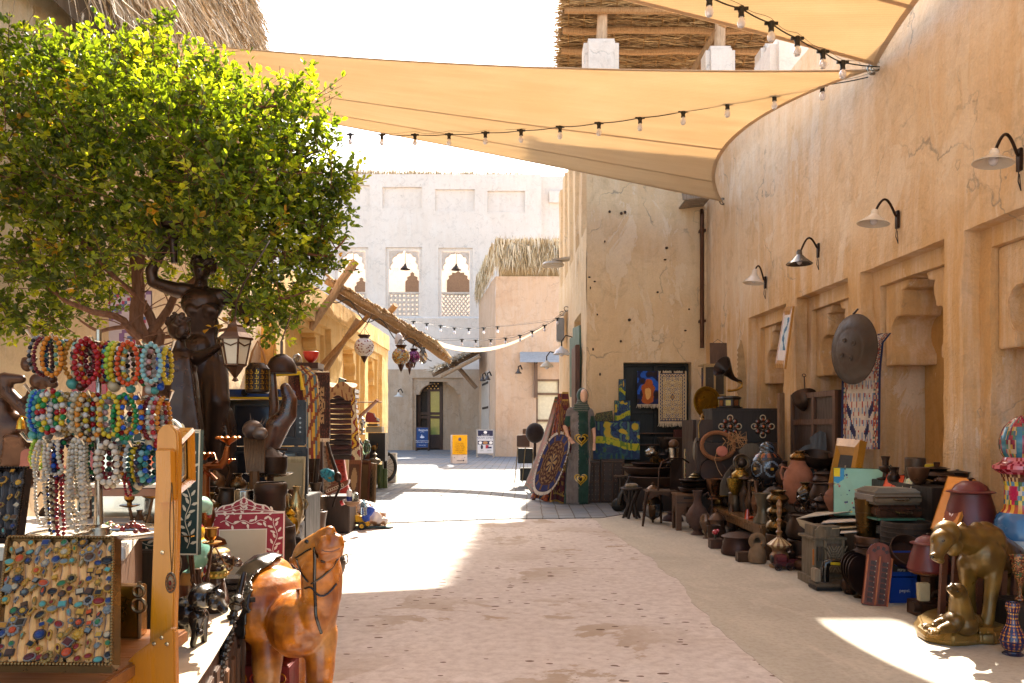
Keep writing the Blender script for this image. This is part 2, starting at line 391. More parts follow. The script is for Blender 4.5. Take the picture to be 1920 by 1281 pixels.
def text(s,size,name,parent,loc,rx=pi/2,rz=0,col=(1,1,1),ex=.001,align='CENTER',mat='plain',ry=0):
 cu=bpy.data.curves.new(name,'FONT');cu.body=s;cu.size=size;cu.extrude=ex;cu.align_x=align;cu.align_y='CENTER'
 cu.resolution_u=3
 o=bpy.data.objects.new('tmp',cu);COL.objects.link(o)
 me=bpy.data.meshes.new_from_object(o.evaluated_get(bpy.context.evaluated_depsgraph_get()));bpy.data.objects.remove(o)
 a=me.color_attributes.new("Col",'FLOAT_COLOR','POINT');arr=np.ones((len(me.vertices),4),np.float32);arr[:,:3]=col;a.data.foreach_set("color",arr.ravel())
 me.materials.clear();me.materials.append(MATS[mat]);o=bpy.data.objects.new(name,me);COL.objects.link(o)
 o.location=V(loc);o.rotation_euler=(rx,ry,rz)
 if parent is not None:o.parent=parent
 return o
def span(a,b,step,cuts=()):
 n=max(1,int(round((b-a)/step)));xs=[a+(b-a)*i/n for i in range(n+1)]
 for c in cuts:
  if a<c<b:xs+=[c-.004,c+.004]
 xs=sorted(set(round(x,4)for x in xs));out=[xs[0]]
 for x in xs[1:]:
  if x-out[-1]>.0035:out.append(x)
 return out
def field(o0,u,nrm,us,zs,dep,name,mat,parent,rough=.02,rs=1.3):
 """a wall face as relief: dep(u,z) = how far the surface sits back along nrm; None = opening"""
 o0,u,nrm=V(o0),V(u),V(nrm);vs=[];fs=[];nu=len(us);ok=[]
 for z in zs:
  for a in us:
   d=dep(a,z);ok.append(d is not None)
   p=o0+u*a+V((0,0,z));q=p*rs
   r=rough*(mnoise.noise(q)+.5*mnoise.noise(q*2.7)+.3*mnoise.noise(q*7))if d is not None else 0
   vs.append(p+nrm*((d or 0)+r))
 for j in range(len(zs)-1):
  for i in range(nu-1):
   q=(j*nu+i,j*nu+i+1,(j+1)*nu+i+1,(j+1)*nu+i)
   if all(ok[k]for k in q):fs.append(q)
 b=MB();b.v=[tuple(p)for p in vs];b.f=fs;b.k=[(.5,.5,.5)]*len(fs)
 return b.build(name,mat,parent,smooth=50)
# ============================================================ GROUND
def jag(pts,step=.12,amp=.035,seed=1):
 rr=random.Random(seed);out=[]
 for a,b in zip(pts,pts[1:]):
  a,b=V(a),V(b);k=max(1,int((b-a).length/step))
  for i in range(k):
   p=a.lerp(b,i/k);nz=mnoise.noise(V((p.x*1.3,p.y*1.3,seed)))*amp*2.2+mnoise.noise(V((p.x*5,p.y*5,seed)))*amp
   out.append((p.x+nz,p.y+nz*.5))
 out.append(tuple(pts[-1])[:2]);return out
b=MB();b.grid(8,8,lambda u,v:(-250+500*u,-60+460*v,0));g0=b.build('ground','concrete_pink',smooth=0);tag(g0,'rough pinkish concrete ground with pits',kind='structure')
def flat(poly,z,name,mat,label):
 b=MB();k=len(poly);b.add([(x,y,z)for x,y in poly]+[(x,y,z-.02)for x,y in poly],[tuple(range(k))]+[(i,(i+1)%k,(i+1)%k+k,i+k)for i in range(k)])
 return tag(b.build(name,mat,smooth=0),label,kind='structure')
edge=jag([(-5,9.9),(-2.0,10.2),(-.2,10.75),(1.2,10.9),(1.8,11.6),(4.2,11.7)],.2,.02,4)
flat(edge+[(4.2,60),(-30,60),(-30,9.9)],.012,'paving','pavers','grey brick paving of the lane')
ge=[G(px,py).xy for px,py in((1105,971),(1130,987),(1171,1017),(1215,1045),(1242,1067),(1285,1105),(1317,1142),(1400,1221),(1450,1268),(1510,1340),(1800,1900))]
gj=jag([(1.25,10.9)]+[tuple(p)for p in ge],.10,.03,9)
flat(gj+[(4.5,.5),(4.5,11.75),(1.85,11.6)],.0022,'pavement','concrete_grey','smooth greyish concrete strip along the wall')
# ============================================================ RIGHT BUILDING (long wall with niches)
def wallx(y):return 3.26+.04*(13.4-y)
rb=T('plaster_building','long ochre mud plaster building with arched niches, nearest on the right of the lane','building',(0,0,0))
NI=[(9.95,11.3),(8.25,9.57),(6.54,7.96),(4.9,6.26),(3.2,4.6)]
ZT=2.78
def rdep(y,z):
 d=-.03*mnoise.noise(V((y*.35,0,z*.25)))-.02*abs(mnoise.noise(V((y*2.2,3,z*.35))))
 for a,c in NI:
  if a<=y<=c and.12<=z<=ZT:
   if a+.14<=y<=c-.14 and z<=ZT-.16:
    return.56
   return.12+d*.3
 return d
cutsY=sum([[a,a+.14,c-.14,c]for a,c in NI],[]);cutsZ=[.12,ZT-.16,ZT]
o0=V((wallx(0),0,0));uu=V((wallx(13.5)-wallx(0),13.5,0));sl=uu.length/13.5;uu.normalize();nn_=V((uu.y,-uu.x,0))
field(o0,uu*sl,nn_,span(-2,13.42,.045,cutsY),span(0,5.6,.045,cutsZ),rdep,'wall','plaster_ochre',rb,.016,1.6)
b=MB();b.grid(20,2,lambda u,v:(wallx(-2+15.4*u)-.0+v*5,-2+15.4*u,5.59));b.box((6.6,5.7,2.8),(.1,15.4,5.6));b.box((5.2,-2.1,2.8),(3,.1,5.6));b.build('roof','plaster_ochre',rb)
CORB=[(0,-.78),(.20,-.78),(.20,-.68),(.17,-.64),(.13,-.58),(.11,-.50),(.12,-.42),(.16,-.36),(.21,-.33),(.28,-.32),(.28,-.29),(.31,-.22),(.32,-.15),(.30,-.09),(.40,-.07),(.43,0),(0,0)]
for a,c in NI:
 q=MB();q.grid(12,24,lambda u,v:(wallx(a+.14+(c-a-.28)*u)+.553+.006*mnoise.noise(V((a+u*4,v*5,0))),a+.142+(c-a-.284)*u,.13+(ZT-.30)*v));q.build('niche_shade_panel','plaster_shade_gold',rb)  # added sheet before the niche back, its colour painted as warm shade
 for side in(0,1):
  poly=[((c-.14-x)if side else(a+.14+x),ZT-.16+z)for x,z in CORB]
  vs=[]
  for dd in(.17,.57):
   for y,z in poly:vs.append(V((wallx(y)+dd,y,z)))
  k=len(poly);q=MB();q.add(vs,[tuple(range(k)),tuple(range(2*k-1,k-1,-1))]+[(i,i+k,(i+1)%k+k,(i+1)%k)for i in range(k)])
  q.build('arch_corbel','plaster_ochre',rb,bev=.008)
b=MB();b.box((4.05,11.2,6.05),(1.1,.9,.95));b.build('parapet','plaster_pale',rb,bev=.09)
# ============================================================ TOWER beyond (face with the shop window) and its palm roof
tw=T('plaster_tower','tall tan plaster tower with a dark shop window hung with tapestries','building')
def tdep(x,z):
 if 1.87<x<3.0 and.62<z<2.32:return.34
 d=.015*mnoise.noise(V((x*1.1,7,z*.6)))
 for cx,cz,rr in((1.95,3.05,.02),(2.35,3.9,.025),(1.55,4.35,.02),(2.75,4.4,.02),(1.6,5.0,.018),(2.5,5.1,.02)):
  pass
 return d
field((0,13.4,0),(1,0,0),(0,1,0),span(1.25,3.34,.05,[1.87,3.0]),span(0,7.0,.05,[.62,2.32]),tdep,'wall','plaster_tan',tw,.014,1.4)
sv=V((1.17-1.25,20-13.4,0)).normalized()
def sdep(u,z):
 if.9<u<2.3 and 1.0<z<3.3:return.22
 if z>4.6 and(u%1.3)<.8:return.10
 return 0
field((1.25,13.4,0),sv,(1,0,0),span(0,6.6,.07,[.9,2.3]),span(0,7.0,.07,[1.0,3.3,4.6]),sdep,'wall','plaster_tan',tw,.014,1.4)
b=MB();b.box((3.9,16.75,3.45),(4.9,6.0,6.9));b.build('core','plaster_tan',tw)
for x,wd,z in((1.83,.72,9.2),(4.27,.6,9.05),(5.6,1.0,9.1)):
 b=MB();b.box((x,16.6,(6.85+z)/2),(wd,.6,z-6.85));b.build('parapet_block','plaster_pale',tw,bev=.09)
for x in(1.85,4.3):
 b=MB();b.tube([(x,16.6,9.0),(x+.03,16.6,9.95)],[.12,.10],9,col=hx('#c8ab8c'));b.build('roof_post','rawwood',tw)
rf=MB();r2=random.Random(3)
def strand(b,p,d,ln,wd,r,c):
 """one dry frond blade: narrow, bent, pointed"""
 p=V(p);d=V(d).normalized();s=d.cross(V((r.uniform(-1,1),r.uniform(-1,1),r.uniform(-1,1))))
 if s.length<1e-4:s=V((1,0,0))
 s=s.normalized()*wd;m_=p+d*ln*.5+V((r.gauss(0,1),r.gauss(0,1),r.gauss(0,1)))*ln*.05
 e=p+d*ln+V((r.gauss(0,1),r.gauss(0,1),r.gauss(0,1)))*ln*.10
 b.add([p-s,p+s,m_+s*.8,m_-s*.8,e],[(0,1,2,3),(3,2,4)],c)
ST=[hx(x)for x in('#b39468','#a3835a','#c4a87c','#8d7050','#d0b88e','#9b8466')]
def rz_(y):return 9.98-.27*(y-16.2)
b=MB();b.grid(2,2,lambda u,v:(1.05+5.6*u,16.2+4*v,rz_(16.2+4*v)+.06),col=hx('#7a5f3e'))
for i in range(6500):
 x=r2.uniform(1.02,6.6);y=r2.uniform(16.15,20.2)
 strand(b,(x,y,rz_(y)+.03-r2.uniform(0,.07)),(r2.gauss(1,.2)*r2.choice((-1,1)),r2.gauss(0,.12),r2.gauss(-.02,.03)),r2.uniform(.3,.8),r2.uniform(.004,.012),r2,r2.choice(ST))
for i in range(1500):
 y=r2.uniform(16.1,20.2);strand(b,(1.06+r2.uniform(-.03,.1),y,rz_(y)+.03+r2.uniform(-.06,.14)),(-1,r2.gauss(0,.2),r2.gauss(0,.2)),r2.uniform(.08,.25),r2.uniform(.004,.01),r2,r2.choice(ST))
b.build('thatch','straw',tw,smooth=0)
b=MB()
for y in(16.45,17.0,17.6,18.2,18.9,19.6):
 pts=[(x,y+.05*mnoise.noise(V((x,y,0))),rz_(y)-.10+.03*mnoise.noise(V((x*1.5,y,3))))for x in np.linspace(1.08,6.5,14)]
 b.tube(pts,[.07+.012*mnoise.noise(V((p[0]*2,y,1)))for p in pts],8,col=hx('#a58057'))
b.tube([(3.75,17.2,8.6),(4.5,16.4,9.8)],.10,8,col=hx('#a07a50'))
b.tube([(3.4,17.2,8.4),(3.75,17.2,8.9)],.12,8,col=hx('#a07a50'))
for x in np.arange(1.15,6.5,.33):b.tube([(x,16.15,rz_(16.15)-.02),(x+.25,20.2,rz_(20.2)-.02)],.016,5,col=hx('#94703f'))
b.build('roof_log','rawwood',tw)
b=MB(c=hx('#1b1510'));
for x in(1.89,2.44,2.98):b.box((x,13.62,1.47),(.045,.05,1.7))
for z in(.64,1.05,1.5,2.30):b.box((2.435,13.63,z),(1.13,.05,.045))
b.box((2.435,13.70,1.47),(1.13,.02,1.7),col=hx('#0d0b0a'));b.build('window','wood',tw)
b=MB(c=hx('#5f3f28'))
for z in(1.18,1.42):b.box((2.45,13.55,z*.8),(1.0,.2,.02))
b.build('window_shelf','wood',tw)
b=MB();rr_=random.Random(5)
for px,py in((1143,397),(1165,400),(1172,398),(1134,453),(1250,465),(1247,487),(1233,548),(1164,640),(1120,590),(1112,655),(1285,620),(1105,520),(1115,528),(1107,540),(1292,580),(1180,600),(1125,702)):
 p=P(px,py,13.39);b.ell(p,(.022*rr_.uniform(.6,1.3),.02,.02*rr_.uniform(.6,1.4)),7,5,col=hx('#4a382a'))
b.build('peg_hole','rawwood',tw)
b=MB(c=hx('#8c8f92'));b.box((1.05,17.4,3.35),(.16,.3,.5));b.build('meter_box','plastic',tw,bev=.02)
b=MB(c=hx('#5f7f74'));
for y,z in((14.6,2.5),(15.4,2.4)):b.box((1.19,y,z),(.05,.45,1.15),(0,0,.2))
b.build('shutter','wood',tw,bev=.01)
b=MB(c=hx('#5a3624'));b.box((1.16,14.6,1.55),(.08,.9,2.3));b.build('door','wood',tw,bev=.01)
dp=T('drain_pipe','rusty brown drain pipe running down the corner of the tower','pipe',(3.14,13.22,0))
b=MB(c=hx('#4a2c1c'));b.tube([(0,0,2.55),(0,0,4.75),(.02,.1,4.85)],.035,9);b.build('pipe','iron',dp)
b=MB(c=hx('#4a2c1c'));
for z in(3.0,4.5):b.box((.02,.07,z),(.1,.14,.04))
b.build('bracket','iron',dp)
sp=MB(c=hx('#9a8c7c'));sp.box((0,0,0),(.42,.5,.03),(0,-.12,0));sp.box((-.05,-.26,.06),(.42,.03,.14),(0,-.12,0));sp.box((0,.0,.02),(.3,.05,.1))
o=sp.build('water_spout','rawwood',None,bev=.006);at(o,(3.0,13.15,4.93));tag(o,'grey wooden water spout jutting from the tower under the big sail','spout')
# ============================================================ SMALL TOWER at the end of the lane
ct=T('mud_tower','pinkish mud tower topped with straw at the end of the lane','building')
def cdep(x,z):
 if 1.0<x<1.96 and.8<z<3.2:return.18
 return.03*mnoise.noise(V((x*.8,2,z*.5)))
field((0,33,0),(1,0,0),(0,1,0),span(-.68,3.2,.12,[1.0,1.96]),span(0,7.45,.12,[.8,3.2]),cdep,'wall','plaster_pink',ct,.03,.8)
lv=V((-1.62+.68,6.5,0)).normalized()
def cdl(u,z):return.1 if(2.1<u<5.2 and.1<z<3.75)else.02*mnoise.noise(V((u,5,z)))
field((-.68,33,0),lv,V((lv.y,-lv.x,0)),span(0,6.6,.12,[2.1,5.2]),span(0,7.45,.12,[.1,3.75]),cdl,'wall','plaster_pink',ct,.03,.8)
b=MB();b.box((1.4,36.4,3.7),(3.9,6.2,7.3));b.build('core','plaster_pink',ct)
b=MB();r3=random.Random(11);STP=[hx(x)for x in('#e4d6b8','#d2be98','#efe4cc','#b8a27c','#d9c6a2','#a08a66')]
b.box((1.3,34.6,8.0),(3.7,2.8,1.1),col=hx('#b09a74'))
for i in range(3600):
 if r3.random()<.72:p=(r3.uniform(-.7,3.2),33-r3.uniform(.0,.28),r3.uniform(8.15,9.0));d=(r3.gauss(0,.1),-.08,-1)
 else:t=r3.random();p=(-.72-t*.95-r3.uniform(0,.12),33+t*6.5,r3.uniform(8.0,8.9)-t*.2);d=(-.05,r3.gauss(0,.12),-1)
 strand(b,p,d,r3.uniform(.4,.85),r3.uniform(.012,.03),r3,r3.choice(STP))
for i in range(500):strand(b,(r3.uniform(-.7,3.2),33+r3.uniform(-.2,.5),8.6),(r3.gauss(0,.1),0,1),r3.uniform(.3,.6),.02,r3,r3.choice(STP))
b.build('straw_top','straw',ct,smooth=0)
wn_=MB(c=hx('#7b5f48'))
for x in(1.02,1.94):wn_.box((x,33.08,2.0),(.09,.12,2.4))
for z in(.84,1.5,2.6,3.17):wn_.box((1.48,33.08,z),(.92,.12,.09))
o=wn_.build('window','wood',ct,bev=.008);b=MB(c=hx('#d8d2b8'));b.box((1.48,33.13,2.0),(.84,.01,2.3));b.build('pane','gloss',o)
b=MB(c=hx('#cfc6bc'));
for i,t in enumerate((2.2,2.72,3.24,3.76,4.28,4.8)):
 p=V((-.68,33,0))+lv*(t+.22);b.box((p.x,p.y,1.95),(.06,.49,3.6),(0,0,math.atan2(-lv.x,lv.y)))
for z in(.9,2.1,3.2):
 for t in(2.4,2.9,3.4,3.9,4.4):p=V((-.72,33,0))+lv*t;b.box((p.x-.02,p.y,z),(.05,.1,.1),col=hx('#3b322c'))
b.build('door','wood',ct)
aw=MB(c=hx('#a9b0b4'))
aw.grid(56,4,lambda u,v:(.32+1.75*u,32.95-v*1.0,4.32-.5*v+.025*math.sin(u*2*pi*28)))
o=aw.build('metal_awning','steel',None,thick=.006);MATS['steel'];o.data.materials[0]=MATS['plastic'];tag(o,'corrugated grey metal awning over the window of the mud tower','awning')
b=MB(c=hx('#6a5040'));b.box((.98,32.85,3.2),(.14,.25,1.5));b.box((.98,32.6,3.85),(.1,.8,.1),(.3,0,0));b.build('bracket','wood',o)
# ============================================================ BACK BUILDING
db=T('arcade_palace','pale two storey plaster building with scalloped windows closing the lane','building')
K=.028
def px2x(px):return(px-960)*K
def py2z(py):return H+(800-py)*K
WINS=[(628,690,464,594),(723,791,464,594),(822,886,465,594)]
PAN=[(600,693,347,388),(717,791,351,390),(816,890,355,396),(914,984,358,398),(1030,1070,357,378)]
def ddep(x,z):
 for a,c,t,bt in WINS:
  if px2x(a+6)<x<px2x(c-6)and py2z(bt-2)<z<py2z(t+6):return None
  if px2x(a)<x<px2x(c)and py2z(bt)<z<py2z(t):return.10
 for a,c,t,bt in PAN:
  if px2x(a)<x<px2x(c)and py2z(bt)<z<py2z(t):return.14
 return.35 if x>px2x(1015)else(.0 if abs(z-py2z(597))>.06 else-.08)
cx_=[px2x(v)for w_ in WINS for v in(w_[0],w_[0]+6,w_[1]-6,w_[1])]+[px2x(v)for w_ in PAN for v in w_[:2]]+[px2x(1015)]
cz_=[py2z(v)for w_ in WINS for v in(w_[2],w_[2]+6,w_[3]-2,w_[3])]+[py2z(v)for w_ in PAN for v in w_[2:]]
field((0,42,0),(1,0,0),(0,1,0),span(-16,5,.3,cx_),span(4.2,14.5,.3,cz_),ddep,'upper_wall','plaster_pale',db,.04,.6)
AX0,AX1=px2x(780),px2x(863)
def ldep(x,z):
 if AX0<x<AX1 and z<py2z(716):return None
 if px2x(774)<x<px2x(869)and z<py2z(709):return.12
 return.0
field((0,41.93,0),(1,0,0),(0,1,0),span(-16,5,.3,[AX0,AX1,px2x(774),px2x(869)]),span(0,4.25,.25,[py2z(716),py2z(709)]),ldep,'lower_wall','plaster_grey',db,.03,.7)
cxm=(AX0+AX1)/2;hw=(AX1-AX0)/2
inner=[]
spr=py2z(740)
for i in range(13):
 a=pi-i*(pi*.42)/12;inner.append((cxm+hw*.02+(hw-.15)*math.cos(a)*1.0,spr+(1.0)*math.sin(a)*.62))
apex=[(cxm-.50,py2z(720)),(cxm-.50,py2z(716)),(cxm+.50,py2z(716)),(cxm+.50,py2z(720))]
left=[(AX0-.01,spr)]+[(AX0+.15,spr)]+inner[1:]+apex[:2]+[(AX0-.01,py2z(716))]
b=MB();b.prism(left,.5,y0=42.07);b.prism([(2*cxm-x,z)for x,z in left][::-1],.5,y0=42.07);b.build('arch_head','plaster_grey',db,bev=.02)
b=MB();b.box((px2x(847),42.9,1.9),(px2x(866)-px2x(828),.2,3.9));b.build('lower_wall','plaster_grey',db)
b=MB(c=hx('#3a2016'));dx0,dx1=px2x(779),px2x(828)
for x in(dx0+.1,dx0+.62,dx1-.1):b.box((x,42.8,1.7),(.16,.12,3.4))
for z in(.15,.75,1.75,1.95,3.2):b.box(((dx0+dx1)/2,42.8,z),(dx1-dx0,.11,.14))
b.box(((dx0+dx1)/2,42.83,.45),(dx1-dx0,.05,.6))
dr=b.build('door','wood',db,bev=.01)
b=MB(c=hx('#8f9a55'));b.box(((dx0+.7+dx1)/2-.05,42.85,1.95),(.72,.02,2.4));b.build('glass_pane','gloss',dr)
b=MB(c=hx('#140d0a'));b.box(((dx0+dx1)/2,43.0,2.0),(1.6,.05,4));
b.build('door_back','plain',dr)
b=MB(c=hx('#e0b060'))
for r_ in range(3):
 for i in range(4-(r_%2)):b.box((dx0+.55+i*.19+(r_%2)*.09,42.74,3.28+r_*.13),(.06,.01,.06),(0,pi/4,0))
b.build('fretwork','gloss',dr)
for k,(a,c,t,bt)in enumerate(WINS):
 x0,x1=px2x(a+6),px2x(c-6);z0,z1=py2z(bt-2),py2z(t+6);zl=py2z(549);q=MB(c=hx('#cfc3b6'))
 wd=x1-x0
 q.box(((x0+x1)/2,42.15,zl),(wd,.16,.09))
 if k==2:
  n_=9
  for i in range(-7,14):
   xa=x0+wd*i/7;
   for s in(1,-1):
    pts=[]
    for j in range(15):
     u=j/14;x=xa+s*(zl-z0)*u*.8;z=z0+(zl-z0)*u
     if x0<=x<=x1:pts.append((x,42.15+.02*s,z))
    if len(pts)>1:q.tube([pts[0],pts[-1]],.035,4)
 else:
  for i in range(8):q.box((x0+wd*i/7,42.15,(z0+zl)/2),(.13,.1,zl-z0))
  for j in range(6):q.box(((x0+x1)/2,42.17,z0+(zl-z0)*j/5),(wd,.1,.12))
 q.build('lattice','clay',db)
 q=MB(c=hx('#cdbfb2'))
 for s in(0,1):
  pl=[(0,0),(0,-.95),(.04,-1.0),(.10,-.92),(.06,-.8),(.10,-.68),(.2,-.6),(.16,-.45),(.22,-.3),(.36,-.26),(.40,-.18),(.5,-.1),(.62,-.12),(.7,-.08),(.72,0)]
  pp=[((x0+x)if s==0 else(x1-x),z1+.02+z)for x,z in pl]
  if s:pp=pp[::-1]
  q.prism(pp,.2,y0=42.12)
 q.build('scallop_arch','clay',db)
 l=T('pendant_lamp','black pendant lamp hanging in the '+['left','middle','right'][k]+' upper window of the pale building','lamp',((x0+x1)/2,42.6,z1-.05),group='pendant lamps in the upper windows')
 b=MB(c=hx('#1c1b1b'));b.cyl((0,0,.1),(0,0,-.55),.015,n=6);b.build('rod','iron',l)
 b=MB(c=hx('#1c1b1b'));b.lathe([(.03,-.5),(.08,-.6),(.2,-.72),(.28,-.82),(.27,-.83),(.03,-.7)],16);b.build('lamp_shade','iron',l)
b=MB();b.box((-6,46.8,8.5),(20,.3,9.6));b.box((-6,44.4,6.9),(20,4.7,.2));b.build('inner_wall','plaster_pale',db)
for a,c,t,bt in((760,786,510,552),(838,880,508,552),(665,690,520,552)):
 x0,x1=px2x(a)*46.6/42,px2x(c)*46.6/42;z0,z1=H+(800-bt)*46.6/1500,H+(800-t)*46.6/1500;m_=(x0+x1)/2;w2=(x1-x0)/2
 pl=[(x0,z0),(x1,z0),(x1,z1-.55),(x1-.12,z1-.45),(x1-.1,z1-.3),(x1-.3,z1-.22),(x1-.3,z1-.1),(m_+.15,z1-.12),(m_,z1),(m_-.15,z1-.12),(x0+.3,z1-.1),(x0+.3,z1-.22),(x0+.1,z1-.3),(x0+.12,z1-.45),(x0,z1-.55)]
 b=MB(c=hx('#5d4a3c'));b.prism(pl,.04,y0=46.6);b.build('inner_window','plain',db)
b=MB();b.box((-6,52,7),(20,5,13.8));b.build('core','plaster_pale',db)
b=MB();r4=random.Random(21)
for i in range(2600):
 px=r4.uniform(640,984)
 if 853<px<857:continue
 strand(b,(px2x(px),42.2+r4.uniform(-.1,.3),14.35+.25*0-(px-660)*.0007),(r4.gauss(0,.12),0,1),r4.uniform(.35,.75),r4.uniform(.01,.03),r4,r4.choice(STP))
b.build('straw_crest','straw',db,smooth=0)
lc=T('log_canopy','small log and straw canopy over the arched doorway at the lane end','canopy')
b=MB(c=hx('#8b7560'))
b.tube([P(812,703,38),P(897,660,37)],.11,8);b.tube([P(826,706,36),P(900,668,36)],.09,8,col=hx('#a59078'))
b.tube([P(848,676,37.5),P(893,728,37.5)],.10,8);b.tube([P(838,668,37),P(852,690,37)],.10,8)
b.build('log','rawwood',lc)
b=MB();
for i in range(900):
 t=r4.random();p=P(812+85*t,700-43*t,36+r4.random()*4)
 strand(b,p+V((0,0,.08)),(r4.gauss(0,.4),-1,r4.gauss(0,.1)),r4.uniform(.3,.8),.025,r4,r4.choice([hx('#c9c0ae'),hx('#a89a84'),hx('#e0d8c8')]))
b.grid(6,6,lambda u,v:P(812+85*u,700-43*u,36+4*v)+V((0,0,.06)),col=hx('#8c7b66'))
b.build('straw_cover','straw',lc,smooth=0)
# ============================================================ LEFT SIDE: straw-roofed house and the yellow arcade
fh=T('straw_roofed_house','tan house with a shaggy palm straw roof behind the tree on the left','building')
field((-4.5,0,0),(0,1,0),(-1,0,0),span(-1,14.3,.12),span(0,6.2,.12),lambda u,z:.02*mnoise.noise(V((u,z,2))),'wall','plaster_tan',fh,.03,1)
b=MB();b.box((-7.2,6.65,3.1),(5.2,15.2,6.1));b.build('core','plaster_tan',fh)
b=MB();r5=random.Random(31);STL=[hx(x)for x in('#cdb698','#b8a080','#dccab0','#a08868','#e6d8c2','#8a7458')]
b.grid(10,10,lambda u,v:(-4.25-v*.9,4+10.6*u,5.2+v*5.2),col=hx('#6d5a44'))
for i in range(9000):
 y=r5.uniform(4,14.6);t=r5.random();s=max(0,(y-13.2)/1.4)
 p=(-4.12-t*.8-r5.uniform(0,.1)+.1,y-s*.5*t,5.6+t*5.0*(1-.12*s))
 strand(b,p,(r5.gauss(.35,.18),r5.gauss(0,.22),-1),r5.uniform(.5,1.1),r5.uniform(.006,.017),r5,r5.choice(STL))
for i in range(900):
 t=r5.random();strand(b,(-4.15-t*.8,14.5-t*.4,5.8+t*4.4),(r5.gauss(.1,.2),.5,-1),r5.uniform(.5,1.0),.012,r5,r5.choice(STL))
b.build('straw_roof','straw',fh,smooth=0)
ea=T('yellow_arcade','sunlit yellow plaster arcade with slim columns behind the rug stall','building')
ev=V((.15,11.7,0)).normalized()
def edep(u,z):
 for a,c in((.5,4.0),(5.2,7.9),(8.4,10.6)):
  if a<u<c and.35<z<3.45:
   e=min(u-a,c-u,3.45-z)
   return.12 if e<.16 else.5
 return 0 if z<3.7 else-.05
field((-4.15,14.1,0),ev,(-1,0,0),span(0,11.7,.09,[.5,.66,3.84,4,5.2,5.36,7.74,7.9,8.4,8.56,10.44,10.6]),span(0,4.15,.09,[.35,3.29,3.45,3.7]),edep,'wall','plaster_yellow',ea,.025,1.2)
b=MB();b.box((-6.9,20,2.05),(4.3,11.7,4.08));b.box((-5.9,25.83,2.05),(3.7,.06,4.1));b.build('core','plaster_yellow',ea)
for a,c in((.5,4.0),(5.2,7.9),(8.4,10.6)):
 for s in(0,1):
  b=MB()
  poly=[((c-.16-x*1.2)if s else(a+.16+x*1.2),3.29+z)for x,z in CORB];vs=[]
  for dd in(.2,.5):
   for u,z in poly:p=V((-4.15,14.1,0))+ev*u;vs.append(V((p.x-dd,p.y,z)))
  k=len(poly);b.add(vs,[tuple(range(k)),tuple(range(2*k-1,k-1,-1))]+[(i,i+k,(i+1)%k+k,(i+1)%k)for i in range(k)]);b.build('arch_corbel','plaster_yellow',ea)
la=T('log_awning','sloping awning of rough logs and sticks over the rug stall, lamps hanging from its end','awning')
WOOD=hx('#a98a64')
def wob(p0,p1,k,amp,seed):
 p0,p1=V(p0),V(p1);return[p0.lerp(p1,i/k)+V((mnoise.noise(V((i*.9,seed,0))),mnoise.noise(V((i*.9,seed,5))),mnoise.noise(V((i*.9,seed,9)))))*amp for i in range(k+1)]
E0,E1=V((-3.95,17,4.35)),V((-1.58,17,2.92))
b=MB(c=WOOD)
b.tube(wob(E0,E1,10,.05,1),[.075-.003*i for i in range(11)],9)
b.tube(wob(E0+V((0,.1,-.17)),E1+V((-.35,.1,.03)),10,.05,2),[.07-.002*i for i in range(11)],9,col=hx('#8e6f4b'))
for k in range(1,5):b.tube(wob(E0+V((0,k*.95,0)),E1+V((0,k*.95,0)),8,.05,2+k),.06,7)
b.build('rafter','rawwood',la)
b=MB();r6=random.Random(8)
for i in range(46):
 p=E0.lerp(E1,(i+.5)/46)+V((0,-.12+r6.uniform(-.08,.05),.10+r6.uniform(-.01,.03)))
 b.tube([p,p+V((0,4.1,r6.uniform(-.03,.03)))],r6.uniform(.018,.032),6,col=r6.choice([hx('#b89a6e'),hx('#c8ab7c'),hx('#9c7c54')]))
b.build('cross_stick','rawwood',la)
b=MB(c=hx('#b39067'))
b.tube(wob((-3.3,17.15,3.55),(-4.1,17.3,2.35),5,.02,12),.06,8);b.build('strut','rawwood',la);b=MB(c=hx('#b39067'))
b.tube(wob((-4.25,16.8,3.3),(-3.3,16.9,4.75),6,.04,15),.085,9);b.build('strut','rawwood',la);b=MB(c=hx('#b39067'))
b.tube(wob((-3.06,17.05,3.62),(-4.15,17.0,2.45),5,.02,18),.05,8,col=hx('#b27f45'));b.build('strut','rawwood',la);b=MB(c=hx('#b39067'))
b.tube([P(742,572,18),P(722,596,18.2)],.07,8)
b.build('strut','rawwood',la)
b=MB(c=hx('#2a211b'))
cb=[E0.lerp(E1,t)+V((0,-.1,-.25-.12*math.sin(t*22)))for t in np.linspace(.05,.95,40)]
b.tube(cb,.012,5);b.build('cable','plastic',la)
